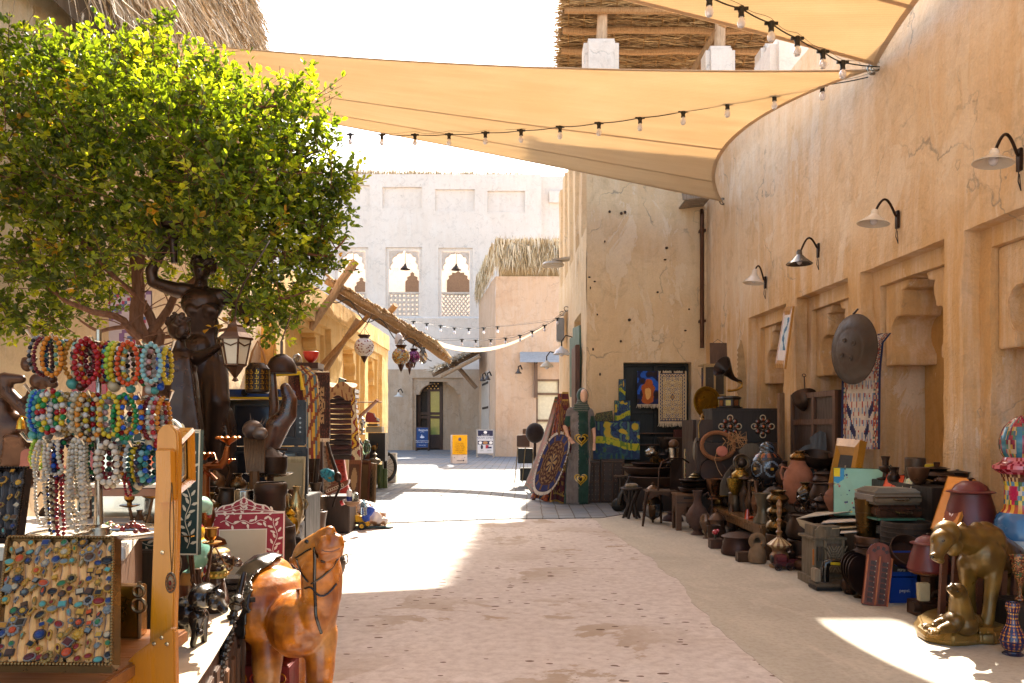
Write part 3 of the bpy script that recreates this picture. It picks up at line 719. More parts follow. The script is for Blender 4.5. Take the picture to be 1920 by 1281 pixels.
# ============================================================ SHADE SAILS
def sag(p,q,vec,n,pw=1):
 p,q,vec=V(p),V(q),V(vec);return lambda t:p.lerp(q,t)+vec*(4*t*(1-t))**pw
def sail(name,label,A,B,C,D,eAB,eBC,eDC,eAD,nu=44,nv=30,seams=(.33,.66),group=None):
 A,B,C,D=V(A),V(B),V(C),V(D)
 top,bot,lf,rt=sag(A,B,eAB,1),sag(D,C,eDC,1),sag(A,D,eAD,1),sag(B,C,eBC,1)
 def S(u,v):
  return top(u)*(1-v)+bot(u)*v+lf(v)*(1-u)+rt(v)*u-(A*(1-u)*(1-v)+B*u*(1-v)+D*(1-u)*v+C*u*v)
 th=T(name,label,'shade sail',A,group=group)
 def loc(u,v):return S(u,v)-A
 b=MB();b.grid(nu,nv,loc);b.build('canopy','sailcloth',th,thick=.003)
 b=MB()
 for u0,u1,v0,v1,along in((0,1,0,.0,0),(0,1,1,1,0),(0,0,0,1,1),(1,1,0,1,1)):
  ln=[]
  for i in range(41):
   t=i/40;u=u0+(u1-u0)*t;v=v0+(v1-v0)*t;cu=min(max(u,.0),1);p=loc(u,v);c_=loc(.5+(u-.5)*.985,.5+(v-.5)*.975)
   ln.append((p,c_))
  vs=[x for p in ln for x in(p[0]+V((0,0,-.006)),p[1]+V((0,0,-.006)))]
  b.add(vs,[(2*i,2*i+1,2*i+3,2*i+2)for i in range(40)])
 b.build('hem','sailcloth',th,thick=.003)
 b=MB()
 for s in seams:
  ln=[(loc(i/40,s),loc(i/40,s+.010))for i in range(41)]
  vs=[x+V((0,0,-.006))for p in ln for x in p];b.add(vs,[(2*i,2*i+1,2*i+3,2*i+2)for i in range(40)])
 b.build('seam','sailcloth',th,thick=.002)
 q=MB(c=hx('#8f8a80'))
 for X in(A,B,C,D):q.torus(X-A,.05,.010,14,6,M=rotm(pi/2,0,0))
 q.build('corner_ring','steel',th)
 return th
AA=V((3.47,7.7,4.69));BB=V((3.27,12.4,4.74))
sail('shade_sail','large sand coloured shade sail stretched across the middle of the lane',(-4.4,8.4,5.38),AA,BB,(-4.4,12.0,6.1),(0,.18,-.05),(-.70,-.3,0),(0,-.35,-.08),(.3,0,0),seams=(.55,.82))
sail('shade_sail','nearest sand coloured shade sail, crossing overhead at the top right',(-4.4,1.2,5.0),(3.85,1.8,4.9),AA+V((0,-.08,0)),(-4.4,4.5,4.72),(0,.3,0),(-.34,.25,0),(0,-.16,0),(.3,0,0),seams=(.4,.8))
sail('shade_sail','small far shade sail slung low between the awning and the tower',(-2.2,18.7,3.38),(1.17,17.2,3.78),(1.15,18.4,3.85),(-2.2,20.0,3.55),(0,.1,-.62),(0,0,0),(0,-.1,-.55),(0,0,0),nu=30,nv=8,seams=(.5,))
for p,lb in((AA,'cream round wall anchor holding the two near sails'),(BB,'cream round wall anchor at the far corner of the big sail')):
 q=T('sail_anchor',lb,'anchor',(p.x+.17,p.y,p.z),group='sail anchors on the right wall')
 b=MB(c=hx('#e6d6bc'));b.cyl((.12,0,0),(-.02,0,0),.085,.075,18);b.build('base','clay',q,bev=.01)
 b=MB(c=hx('#9a958c'));b.cyl((-.02,0,0),(-.12,0,0),.018,n=8);b.torus((-.15,0,0),.035,.009,14,6,M=rotm(pi/2,0,0));b.build('hook','steel',q)
q=T('sail_cable','steel tension cable with turnbuckle running up to the straw roof','cable',(-4.4,8.4,5.38))
b=MB(c=hx('#6f6a62'));b.tube([(0,0,0),(-.35,-.9,.3),(-1.0,-2.0,.75)],.008,6);b.build('wire','steel',q)
b=MB(c=hx('#b8a68c'));b.tube([(-.02,-.06,.02),(-.16,-.42,.14)],[.03,.045],8,flat=.3);b.build('turnbuckle','steel',q)
# ============================================================ STRING LIGHTS
def strand_lights(label,pts,bulbs,endp,r=.006,sz=1.0):
 th=T('string_lights',label,'string lights',pts[0]);o0_=V(pts[0])
 full=[V(p)-o0_ for p in pts]
 b=MB(c=hx('#1d1712'));sm=[]
 for a,c in zip(full,full[1:]):
  for i in range(5):t=i/5;sm.append(a.lerp(c,t)+V((0,0,-.012*math.sin(pi*t))))
 sm.append(full[-1]);b.tube(sm,r,5);b.tube([p+V((0,0,.035+.012*math.sin(i)))for i,p in enumerate(sm)],r*.35,4);b.build('cable','plastic',th)
 for p in bulbs:
  p=V(p)-o0_
  b=MB(c=hx('#1a1613'));b.lathe([(.001,.02*sz),(.022*sz,.015*sz),(.03*sz,-.01*sz),(.022*sz,-.035*sz),(.025*sz,-.065*sz),(.001,-.066*sz)],10,Matrix.Translation(p));b.box(p,(.11*sz,.02*sz,.022*sz))
  s=b.build('socket','plastic',th)
  b=MB();b.lathe([(.014*sz,-.066*sz),(.03*sz,-.095*sz),(.033*sz,-.12*sz),(.022*sz,-.148*sz),(.001,-.157*sz)],12,Matrix.Translation(p));b.build('bulb','bulbglass',s)
 return th
def ystrand(px,p0,Y0,p1,Y1):t=(px-p0)/(p1-p0);return 1/((1-t)/Y0+t/Y1)
xs=[657,716,778,842,910,977,1050,1123,1200,1281,1364,1452,1542];ys=[252,253,253,252,249,245,238,231,221,209,194,178,160]
fy=lambda px:ystrand(px,657,12.0,1542,8.15)
bl=[P(x,y,fy(x))for x,y in zip(xs,ys)]
strand_lights('string of bulbs strung under the big shade sail',[(-4.3,13.3,5.75)]+bl+[AA+V((.12,.05,-.02))],bl,None)
xs=[1330,1390,1446,1495,1543,1580];ys=[-6,16,44,72,97,117]
fy=lambda px:ystrand(px,1330,6.0,1600,7.55)
bl=[P(x,y,fy(x))for x,y in zip(xs,ys)]
strand_lights('string of bulbs rising from the wall anchor along the nearest sail',[P(1250,-34,5.6)]+bl+[AA+V((.12,-.05,0))],bl,None)
xs=[818,866,892,920,948,975,998,1021,1045];ys=[638,637,638,637,634,629,621,610,597]
bl=[P(x,y,ystrand(x,790,18.3,1065,17.0))for x,y in zip(xs,ys)]
strand_lights('string of bulbs along the lower edge of the small far sail',[P(800,628,18.3)]+bl+[P(1062,583,17.1)],bl,None,sz=.9)
xs=[775,800,826,852,879,907,933];ys=[603,607,611,615,616,615,613]
bl=[P(x,y,24)for x,y in zip(xs,ys)]
strand_lights('higher faint string of bulbs behind the small far sail',[P(700,585,24)]+bl+[P(1047,600,22)],bl,None,sz=1.2)
# ============================================================ TREE
def build_tree():
 rg=np.random.default_rng(5);Y0=6.7
 base=V((-3.05,6.8,0));th=T('ficus_tree','big dense ficus tree with glowing green leaves on the left','tree',base)
 def q(px,py,dy=0):return P(px,py,Y0+dy)-base
 wood=hx('#8a5f45');b=MB(c=wood);sk=[]
 def br(pts,r0,r1):
  pts=[V(p)for p in pts];out=[pts[0]]
  for a,c in zip(pts,pts[1:]):
   for i in range(1,5):
    p=a.lerp(c,i/4);out.append(p+V((mnoise.noise(p*5),mnoise.noise(p*5+V((9,0,0))),mnoise.noise(p*5+V((0,9,0)))))*.035)
  n_=len(out);b.tube(out,[r0+(r1-r0)*i/(n_-1)for i in range(n_)],8);sk.extend(out);return out
 br([(0,0,0),(.02,0,.5),q(278,700),q(262,600),q(258,520),q(268,440),q(300,385),q(345,335)],.085,.022)
 br([q(280,680),q(300,630,.1),q(262,560,.15),q(245,440,.2),q(225,340,.2),q(235,240,.1)],.05,.018)
 br([q(285,660),q(230,600,-.2),q(175,585,-.3),q(120,560,-.35),q(70,525,-.3)],.038,.012)
 br([q(240,610,-.2),q(190,620,-.3),q(150,600,-.4)],.02,.008)
 br([q(275,640),q(330,560,.3),q(400,500,.3),q(470,470,.2),q(560,440,.1)],.04,.012)
 br([q(400,500,.3),q(480,490,.0),q(540,470,-.1),q(620,480,-.1),q(650,440,-.1)],.02,.006)
 br([q(345,335),q(400,260),q(470,200),q(520,200)],.025,.01);br([q(300,385),q(360,300,-.3),q(420,330,-.5),q(510,320,-.4)],.022,.008)
 br([q(225,340,.2),q(130,260,.1),q(60,180,0)],.022,.008);br([q(262,560),q(180,480,-.4),q(90,400,-.5),q(30,350,-.5)],.022,.008)
 br([q(430,590,.2),q(470,560,.1),q(540,560,0),q(600,540,0)],.016,.006);br([q(268,440),q(200,430,-.5),q(150,380,-.6)],.015,.006)
 br([q(275,640,.2),q(420,620,.3),q(500,600,.2)],.02,.008)
 for k in range(70):
  p=sk[rg.integers(len(sk))]
  if p.z<1.2:continue
  d=V(rg.normal(0,1,3))*.22;d.z=abs(d.z)*.6;br([p,p+d*.5,p+d+V(rg.normal(0,.05,3))],.007,.003)
 lobes=[(60,150,95,0),(150,160,80,.1),(40,260,140,-.2),(190,200,115,-.2),(300,185,105,.1),(300,105,38,.1),(395,140,42,.2),(260,250,140,-.5),(120,330,120,-.5),(400,210,95,.1),(380,260,110,-.5),(470,230,95,.1),(540,240,80,.2),(500,320,105,-.1),(580,270,58,.1),(590,370,75,0),(630,340,35,.1),(560,440,80,.1),(600,440,50,0),(530,520,80,.1),(480,400,105,-.4),(380,350,100,-.7),(230,370,110,-.7),(60,420,110,-.4),(50,540,85,-.1),(130,470,80,-.5),(10,600,45,0),(500,590,55,.2),(540,600,38,.1),(440,430,80,.6),(330,430,70,.8),(200,520,60,.6),(100,600,55,.5),(400,540,60,.9),(610,490,35,0),(318,30,14,.1),(300,60,16,.1),(180,570,40,.2),(590,170,26,.1),(550,165,22,.1),(408,90,14,.2),(35,75,42,0),(105,70,26,.1),(215,75,30,.1),(130,75,16,0),(655,350,16,0),(330,470,75,1.3),(430,520,70,1.3),(250,470,70,1.2),(390,420,90,1.2),(490,565,50,.9),(440,450,45,-.3),(470,520,40,-.1),(300,470,26,-.85),(440,465,38,-.85),(350,425,30,-.9),(480,550,38,-.85),(455,600,26,-.9),(290,400,34,-.85)]
 cen=[];wts=np.array([l[2]**2 for l in lobes],float);wts/=wts.sum()
 NCL=3900;pick=rg.choice(len(lobes),NCL,p=wts)
 for i in pick:
  px,py,r,dy=lobes[i];d=rg.normal(0,1,3);d/=np.linalg.norm(d);rad=(.45+.58*rg.random()**.7)
  c=np.array(q(px,py,dy));R_=r*Y0/F
  cen.append((c+d*R_*rad*np.array([1,.95,1]),d))
 vs=[];fs=[];cs=[];base_cols=np.array([hx(x)for x in('#34441a','#405018','#506020','#2c3a16','#646e28','#3e4e1c')])
 tw=MB(c=hx('#7a5138'));L_=[];
 for ci,(c,d)in enumerate(cen):
  axis=d*.8+np.array([0,0,.55])+rg.normal(0,.45,3);axis/=np.linalg.norm(axis);ln=.09+.15*rg.random()
  nl=rg.integers(8,13);tone=rg.random()
  if ci%3==0:tw.tube([V(c-axis*ln*.9),V(c+axis*ln)],[.0035,.0015],4,cap=False)
  cb=base_cols[rg.integers(6)]*(.8+.5*tone)
  if tone>.985:cb=np.array(hx('#7d6a2a'))
  for k in range(nl):
   t=rg.random();p=c+axis*ln*(t*2-1)*.8
   side=np.cross(axis,rg.normal(0,1,3));side/=np.linalg.norm(side)+1e-9
   dirn=side*.9+axis*(.2+.9*t)+rg.normal(0,.15,3);dirn/=np.linalg.norm(dirn)
   up=np.array([0,0,1.])+rg.normal(0,.45,3);w_=np.cross(dirn,up);w_/=np.linalg.norm(w_)+1e-9;nr=np.cross(w_,dirn)
   l=.034+.040*rg.random();wd=l*(.27+.06*rg.random());s=p+dirn*.006
   cup=nr*l*.12
   pts=[s,s+dirn*l*.35+w_*wd+cup,s+dirn*l*.75+w_*wd*.8+cup,s+dirn*l-nr*l*.05,s+dirn*l*.75-w_*wd*.8+cup,s+dirn*l*.35-w_*wd+cup]
   o=len(vs);vs.extend(pts);fs.append((o,o+1,o+2,o+3));fs.append((o,o+3,o+4,o+5))
   col=cb*(.75+.5*rg.random());L_.append(col);L_.append(col)
 q_=MB();q_.v=[tuple(p)for p in vs];q_.f=fs;q_.k=[tuple(c)for c in L_]
 q_.build('crown','leaf',th,smooth=0)
 b.build('trunk','rawwood',th);tw.build('twigs','rawwood',th)
build_tree()
# ============================================================ FIGURES
from mathutils.bvhtree import BVHTree
def bvh_of(o):
 me=o.data;return BVHTree.FromPolygons([v.co[:]for v in me.vertices],[tuple(p.vertices)for p in me.polygons])
def project(bvh,root,px,py,off=.004,Y=None):
 d=P(px,py,1.0)-V((0,0,H));d=d.normalized();h=bvh.ray_cast(V((0,0,H))-root,d)
 return h[0]-d*off if h[0]is not None else None
def straps(bvh,root,pts,w,col,name,mat,parent,off=.003,Y=3,flat=.35):
 out=[]
 for a,c in zip(pts,pts[1:]):
  k=max(2,int(math.hypot(c[0]-a[0],c[1]-a[1])/5))
  for i in range(k):
   t=i/k;p=project(bvh,root,a[0]+(c[0]-a[0])*t,a[1]+(c[1]-a[1])*t,off)
   if p is None and out:p=P(a[0]+(c[0]-a[0])*t,a[1]+(c[1]-a[1])*t,(out[-1]+root).y)-root
   if p is not None:out.append(p)
 sm=[out[0]]+[(out[i-1]+out[i]+out[i+1])/3 for i in range(1,len(out)-1)]+[out[-1]]
 b=MB(c=col);b.tube(sm,w,8,flat=flat+.3);return b.build(name,mat,parent)
class PX:
 def __init__(s,Y,root,ox=0,oy=0,k=1):s.Y=Y;s.root=V(root);s.ox,s.oy,s.k=ox,oy,k
 def __call__(s,x,y,dy=0):return P(s.ox+x/s.k,s.oy+y/s.k,s.Y+dy)-s.root
 def r(s,v):return v/s.k*s.Y/F
# ---- wooden camel
root=V((-.85,3.0,0));c_=PX(3.0,root,280,900,3.361);r=c_.r
cam_=T('camel_statue','tan leather covered camel statue with black bridle, front centre left','statue',root)
prims=[('e',c_(800,800,.06),(r(215),.21,r(250)),(0,0,-.3)),('e',c_(735,640,.13),(r(140),.15,r(165)),(0,.25,-.3)),('e',c_(700,820,.2),(r(150),.17,r(210))),('e',c_(960,900,-.08),(r(205),.17,r(205))),('e',c_(1000,960,-.1),(r(160),.14,r(130))),('e',c_(1060,840,-.12),(r(118),.12,r(165))),('c',c_(1045,900,-.13),c_(1082,740,-.16),r(125),r(112)),('c',c_(1082,740,-.16),c_(1078,600,-.16),r(112),r(118)),('c',c_(1078,600,-.16),c_(1075,500,-.17),r(118),r(118)),('c',c_(1010,470,-.17),c_(1115,372,-.25),r(98),r(68)),('c',c_(1060,400,-.22),c_(1136,322,-.27),r(48),r(32)),('e',c_(1100,380,-.30),(r(34),r(34),r(26)),(0,-.6,0)),('e',c_(1180,382,-.27),(r(38),r(42),r(34))),('c',c_(1088,430,-.285),c_(1196,415,-.275),r(44),r(32)),('c',c_(1098,492,-.27),c_(1192,462,-.265),r(36),r(26)),('e',c_(1140,440,-.24),(r(76),r(70),r(70))),('c',c_(960,500,-.15),c_(1120,520,-.22),r(62),r(48)),('e',c_(1012,366,-.235),(r(40),r(26),r(12)),(0,-.55,0)),('e',c_(1010,410,-.235),(r(34),r(22),r(9)),(0,-.4,0)),('e',c_(1075,1330,-.20),(r(72),r(72),r(60))),('e',c_(745,1330,-.10),(r(76),r(76),r(62))),('e',c_(1180,640,-.14),(r(34),r(60),r(150))),('c',c_(905,510,-.13),c_(890,492,-.10),r(28),r(10)),('c',c_(912,500,-.13),c_(950,470,-.16),r(22),r(30)),('c',c_(745,930,-.02),c_(742,1180,-.08),r(118),r(88)),('c',c_(742,1180,-.08),c_(740,1560,-.08),r(88),r(62)),('e',c_(740,1830,-.10),(r(80),.06,r(30))),('c',c_(740,1560,-.08),c_(740,1820,-.08),r(62),r(58)),('c',c_(1075,960,-.12),c_(1075,1180,-.16),r(110),r(86)),('c',c_(1075,1180,-.16),c_(1068,1560,-.16),r(86),r(62)),('c',c_(1068,1560,-.16),c_(1066,1860,-.16),r(62),r(58)),('e',c_(1066,1870,-.18),(r(80),.06,r(30))),('c',c_(640,900,.28),c_(592,1120,.30),r(100),r(64)),('c',c_(592,1120,.30),c_(585,1640,.30),r(62),r(44)),('e',c_(585,1640,.28),(r(55),.05,r(24))),('c',c_(880,900,.25),c_(935,1150,.22),r(120),r(60)),('c',c_(935,1150,.22),c_(940,1680,.22),r(58),r(44)),('e',c_(940,1680,.2),(r(55),.05,r(24))),]
def camcol(co):
 n1=mnoise.noise(co*9)*.5+mnoise.noise(co*22)*.4+mnoise.noise(co*60)*.25
 a,d=V(hx('#cc7a1a')),V(hx('#84420c'));t=min(1,max(0,.45+n1*1.5));cc=a.lerp(d,t)
 pale=max(0,mnoise.noise(co*5+V((4,1,0)))-.1)*1.6;return tuple(cc.lerp(V(hx('#cf9a58')),min(.7,pale)))
body=organic(prims,.006,4,'body','leather',hx('#c0702c'),cam_,jig=(.004,14),cf=camcol)
bv=bvh_of(body)
def z4(x,y):return(280+x/3.361,900+y/3.361)
BK=hx('#151210')
for pts in([(922,492),(960,468),(1000,440),(1040,428)],[(1040,425),(1050,470),(1085,515),(1130,525)],[(930,500),(945,560),(975,615),(1015,660)],[(1020,655),(1080,620),(1150,560),(1195,485)],[(932,690),(985,685),(1020,668),(1045,710),(1080,738),(1130,715),(1190,640)],[(1040,430),(1043,520),(1040,620),(1044,720),(1048,800),(1046,850),(1070,930),(1092,985)]):
 straps(bv,root,[z4(*p)for p in pts],.0055,BK,'bridle_strap','leather',cam_,off=.002)
for o in[x for x in cam_.children if x.name.startswith('bridle_strap')]:o.data.materials[0]=MATS['gloss']
b=MB(c=hx('#0a0806'));p=project(bv,root,*z4(996,388),off=-.004);b.ell(p,(.011,.009,.008));b.build('eye','gloss',cam_)
b=MB(c=hx('#4a2410'))
for pts in([(1085,440),(1110,452),(1150,452),(1200,432)],):
 out=[project(bv,root,*z4(*p),off=.0)for p in pts];b.tube([p for p in out if p is not None],.0022,6)
b.build('mouth_line','leather',cam_)
b=MB(c=hx('#3d1c0c'))
for x,y in((1165,335),(1205,345)):
 p=project(bv,root,*z4(x,y),off=-.001)
 if p is not None:b.ell(p,(.006,.003,.0025))
b.build('nostril','leather',cam_)
me=body.data;me2=bpy.data.meshes.new('saddle');bm=bmesh.new();bm.from_mesh(me);bm.normal_update()
lim=[(450,905),(475,850),(560,735),(640,655),(800,640),(900,618),(1010,612)]
def xlim(y):
 for(y0,x0),(y1,x1)in zip(lim,lim[1:]):
  if y0<=y<=y1:return x0+(x1-x0)*(y-y0)/(y1-y0)
 return-1
kill=[]
for f in bm.faces:
 w_=f.calc_center_median()+root;px=960+w_.x/w_.y*F;py=800-(w_.z-H)/w_.y*F;x,y=(px-280)*3.361,(py-900)*3.361
 wob_=14*mnoise.noise(V((y*.03,0,0)))
 ok=(x<xlim(max(451,y))+wob_ and y<985)and w_.y>2.85 and not(y<520 and x>880)
 if not ok:kill.append(f)
bmesh.ops.delete(bm,geom=kill,context='FACES')
for v in bm.verts:v.co+=v.normal*(.010+.006*mnoise.noise(v.co*28))
bmesh.ops.solidify(bm,geom=bm.faces[:],thickness=-.006)
bm.to_mesh(me2);bm.free();me2.materials.clear();me2.materials.append(MATS['gloss'])
ca=me2.color_attributes.get('Col');
if ca:me2.color_attributes.remove(ca)
ca=me2.color_attributes.new("Col",'FLOAT_COLOR','POINT');arr=np.ones((len(me2.vertices),4),np.float32);arr[:,:3]=hx('#1b1918');ca.data.foreach_set('color',arr.ravel())
o=bpy.data.objects.new('saddle',me2);COL.objects.link(o);o.parent=cam_
# ---- lioness with cub
root=V((2.72,4.75,0));q=PX(4.75,root,1700,960,4.573);r=q.r
ls=T('lioness_statue','gilded lioness statue standing over her reclining cub on a rocky slab','statue',root)
prims=[('e',q(345,175,-.10),(r(105),r(110),r(100)),(0,.5,0)),('e',q(300,250,-.15),(r(90),r(85),r(95)),(0,.35,0)),('c',q(290,290,-.16),q(250,375,-.20),r(78),r(52)),('e',q(262,400,-.2),(r(62),r(50),r(34)),(0,.5,0)),('e',q(230,375,-.23),(r(34),r(26),r(26))),('c',q(440,150,-.04),q(480,105,-.02),r(34),r(20)),('c',q(320,110,-.02),q(322,66,0),r(28),r(18)),('e',q(400,300,-.1),(r(70),r(70),r(80))),('c',q(420,220,-.05),q(560,250,.03),r(105),r(135)),('c',q(560,250,.03),q(680,260,.10),r(140),r(165)),('e',q(640,380,.04),(r(165),.13,r(190))),('e',q(670,150,.10),(r(80),r(80),r(72))),('e',q(600,120,.06),(r(55),r(50),r(40))),('c',q(700,300,.15),q(900,430,.42),r(160),r(170)),('e',q(880,560,.46),(r(170),.16,r(230))),('c',q(840,700,.42),q(800,1000,.36),r(95),r(45)),('e',q(770,1020,.25),(r(80),.09,r(30))),('c',q(960,800,.5),q(920,1000,.42),r(80),r(45)),('c',q(735,380,.0),q(740,560,-.03),r(110),r(72)),('c',q(740,560,-.03),q(715,780,-.04),r(70),r(50)),('c',q(715,780,-.04),q(685,960,-.06),r(52),r(52)),('e',q(672,1015,-.09),(r(78),r(95),r(42))),('c',q(530,450,.05),q(520,620,.08),r(95),r(62)),('c',q(520,620,.08),q(555,900,.10),r(62),r(44)),('e',q(560,1000,.05),(r(62),r(80),r(34))),]
for i in range(4):prims.append(('c',q(625+i*36,1005,-.17),q(630+i*36,1040,-.19),r(20),r(16)))
def lcol(co):
 t=mnoise.noise(co*6)*.6+mnoise.noise(co*20)*.4;return tuple(V(hx('#866628')).lerp(V(hx('#402c10')),min(1,max(0,.4+t))))
body=organic(prims,.0075,5,'lioness','gold',hx('#a88746'),ls,jig=(.005,12),cf=lcol);bv=bvh_of(body)
prims=[('e',q(440,690,-.22),(r(72),r(62),r(78)),(0,-.6,0)),('c',q(420,680,-.24),q(370,660,-.27),r(50),r(30)),('e',q(395,625,-.25),(r(24),r(24),r(16))),('c',q(495,780,-.18),q(520,810,-.18),r(22),r(14)),('c',q(450,740,-.21),q(470,880,-.18),r(75),r(100)),('e',q(470,960,-.16),(r(125),.10,r(100))),('c',q(500,930,-.12),q(590,960,.0),r(95),r(80)),('e',q(400,930,-.2),(r(70),.07,r(70))),('c',q(400,980,-.22),q(290,1010,-.26),r(52),r(34)),('e',q(240,1025,-.28),(r(55),r(44),r(32))),('c',q(360,930,-.14),q(250,960,-.18),r(48),r(32)),('e',q(180,980,-.2),(r(52),r(42),r(28))),('e',q(320,900,.02),(r(52),r(40),r(26)))]
for i in range(3):prims.append(('c',q(215+i*28,1030,-.32),q(212+i*28,1055,-.34),r(15),r(11)));prims.append(('c',q(150+i*24,985,-.24),q(148+i*24,1005,-.25),r(13),r(10)))
cub=organic(prims,.006,4,'cub','gold',hx('#a88746'),ls,jig=(.003,16),cf=lcol);bc=bvh_of(cub)
bm_=MB();outl=[(75,1000),(95,1075),(170,1120),(280,1140),(400,1160),(520,1158),(640,1140),(760,1148),(830,1130),(960,1120),(1150,1060),(1150,900),(900,890),(600,880),(300,900),(150,950)]
pts=[G(1700+x/4.573,960+y/4.573)-root for x,y in outl]
b=MB(c=hx('#8a6c34'));n_=len(pts);vs=[];cen=sum(pts,V((0,0,0)))/n_
for lev,sc_2 in((0,1.0),(.03,1.03),(.06,.99),(.085,.93)):
 for i,p in enumerate(pts):
  e=cen+(p-cen)*(sc_2+.02*math.sin(i*2.3+lev*80));vs.append(V((e.x,e.y,lev+.006*math.sin(i*1.7)*(lev>0))))
fs=[(k*n_+i,k*n_+(i+1)%n_,(k+1)*n_+(i+1)%n_,(k+1)*n_+i)for k in range(3)for i in range(n_)]+[tuple(range(3*n_,4*n_)),tuple(range(n_-1,-1,-1))]
b.add(vs,fs);b.build('rock_base','gold',ls,smooth=25,bev=.01)
b=MB(c=hx('#1a120a'))
for x,y,bb,s in((315,248,bv,1),(225,250,bv,.5),(440,680,bc,.7)):
 p=project(bb,root,1700+x/4.573,960+y/4.573,off=0)
 if p is not None:b.ell(p,(.011*s,.005,.006*s),M=rotm(0,-.3,0))
p=project(bv,root,1700+222/4.573,960+388/4.573,off=0)
if p is not None:b.ell(p,(.012,.006,.008))
b.tube([x for x in(project(bv,root,1700+a/4.573,960+c/4.573,off=-.001)for a,c in((225,405),(255,418),(290,412),(320,400)))if x is not None],.0025,6)
b.build('face_detail','gloss',ls)
# ---- bronze lady with torch, and the child before her
root=V((-2.4,6.0,0));q=PX(6.0,root,250,400,3.05);r=q.r
ly=T('torch_lady_statue','life size dark bronze lady raising a torch beneath the tree','statue',root)
BR=hx('#38251a')
prims=[('e',q(392,312),(r(52),r(60),r(72))),('e',q(388,340,-.03),(r(40),r(45),r(48))),('e',q(372,330,-.13),(r(8),r(12),r(18)),(.3,0,0)),('e',q(375,368,-.11),(r(16),r(9),r(7))),('e',q(380,395,-.08),(r(16),r(14),r(13))),('e',q(376,292,-.10),(r(34),r(14),r(9))),('c',q(388,370),q(385,450),r(34),r(38)),('c',q(385,455,.02),q(270,440),r(42),r(46)),('c',q(385,455,.02),q(505,475),r(42),r(44)),('e',q(395,520),(r(118),.14,r(95))),('e',q(345,560,-.09),(r(48),.08,r(42))),('e',q(450,560,-.09),(r(48),.08,r(42))),('e',q(400,650),(r(88),.12,r(110))),('e',q(395,790),(r(118),.17,r(120))),('c',q(250,440),q(112,395,-.02),r(46),r(32)),('c',q(112,395,-.02),q(100,330,-.03),r(32),r(32)),('c',q(100,330,-.03),q(190,190,-.05),r(32),r(19)),('c',q(190,190,-.05),q(215,165,-.06),r(24),r(24)),('c',q(515,480),q(600,530,-.02),r(40),r(32)),('c',q(600,530,-.02),q(640,600,-.1),r(30),r(22)),('e',q(655,620,-.12),(r(26),r(20),r(24))),('c',q(390,850),q(380,1300,.05),r(135),r(190)),('c',q(460,880,-.05),q(480,1080,-.16),r(80),r(70)),('c',q(480,1080,-.16),q(450,1400,-.1),r(68),r(50)),('c',q(380,1200,.05),q(380,2000,.05),r(200),r(220))]
for i in range(5):prims.append(('c',q(205+i*11,172-i*4,-.10),q(238+i*4,160-i*9+20,-.09),r(8),r(6)))
for i in range(15):
 x=255+i*20;prims.append(('c',q(395+(x-395)*.45,690,-.09),q(x+12*math.sin(i*2),1300,-.15),r(13),r(18)))
for i in range(9):prims.append(('c',q(310+i*22,540+18*math.sin(i),-.15),q(320+i*18,680,-.10),r(8),r(8)))
R9=random.Random(4)
for i in range(46):
 a=R9.uniform(0,2*pi);e=R9.uniform(0,1);x,y=396+62*math.cos(a)*(.6+.4*e),275-52*abs(math.sin(a))*e+10*R9.random()
 prims.append(('e',q(x,y,R9.uniform(-.09,.08)),(r(15),r(15),r(12))))
prims+=[('e',q(455,300,.03),(r(22),r(34),r(50))),('e',q(345,300,.05),(r(18),r(30),r(40)))]
organic(prims,.0095,3,'body','bronze',BR,ly,jig=(.006,9))
tb=MB(c=BR);t0=q(235,285,-.09);tt=q(222,100,-.09)
tb.cyl(t0,tt,r(17),r(26),12);tb.lathe([(r(20),0),(r(50),.01),(r(55),.03),(r(28),.04),(r(34),.06),(r(74),.085),(r(76),.11),(r(50),.12),(r(30),.16),(r(12),.24),(.001,.28)],18,Matrix.Translation(q(222,150,-.09)))
tb.build('torch','bronze',ly)
b=MB(c=hx('#4a3424'));b.box((0,0,.22),(.9,.7,.44));b.box((0,0,.47),(.8,.62,.06));b.build('plinth','bronze',ly,bev=.015)
root=V((-2.35,5.45,0));q=PX(5.45,root,250,400,3.05);r=q.r
ch=T('child_statue','bronze child statue with curly hair reaching for the lantern','statue',root)
prims=[('e',q(262,655),(r(62),r(68),r(76))),('e',q(285,680,-.05),(r(42),r(40),r(46))),('e',q(306,672,-.12),(r(10),r(12),r(14))),('e',q(296,702,-.11),(r(14),r(9),r(7))),('c',q(260,720),q(262,780),r(34),r(40)),('c',q(262,800,.02),q(190,820),r(44),r(46)),('c',q(262,800,.02),q(345,830),r(44),r(42)),('e',q(262,880),(r(100),.11,r(110))),('c',q(350,835),q(430,800,-.1),r(42),r(28)),('c',q(430,800,-.1),q(520,745,-.2),r(27),r(19)),('e',q(535,735,-.21),(r(22),r(18),r(20))),('c',q(262,950),q(250,1400),r(105),r(160)),('c',q(250,1400),q(250,1850),r(165),r(170)),('c',q(190,820),q(130,960,-.02),r(42),r(32)),('c',q(130,960,-.02),q(170,1090,-.14),r(30),r(22))]
for i in range(12):x=150+i*20;prims.append(('c',q(262+(x-262)*.5,830,-.08),q(x,1250,-.13),r(11),r(16)))
for i in range(60):
 a=R9.uniform(0,2*pi);e=R9.uniform(.2,1);prims.append(('e',q(255+64*math.cos(a)*e,625-58*math.sin(a)*e*(1 if math.sin(a)>0 else.35),R9.uniform(-.10,.09)*(1.1-e*.3)),(r(16),r(16),r(13))))
organic(prims,.0085,3,'body','bronze',BR,ch,jig=(.005,9))
b=MB(c=hx('#3c2b1e'));b.box((0,0,.06),(.55,.5,.12));b.build('plinth','bronze',ch,bev=.01)
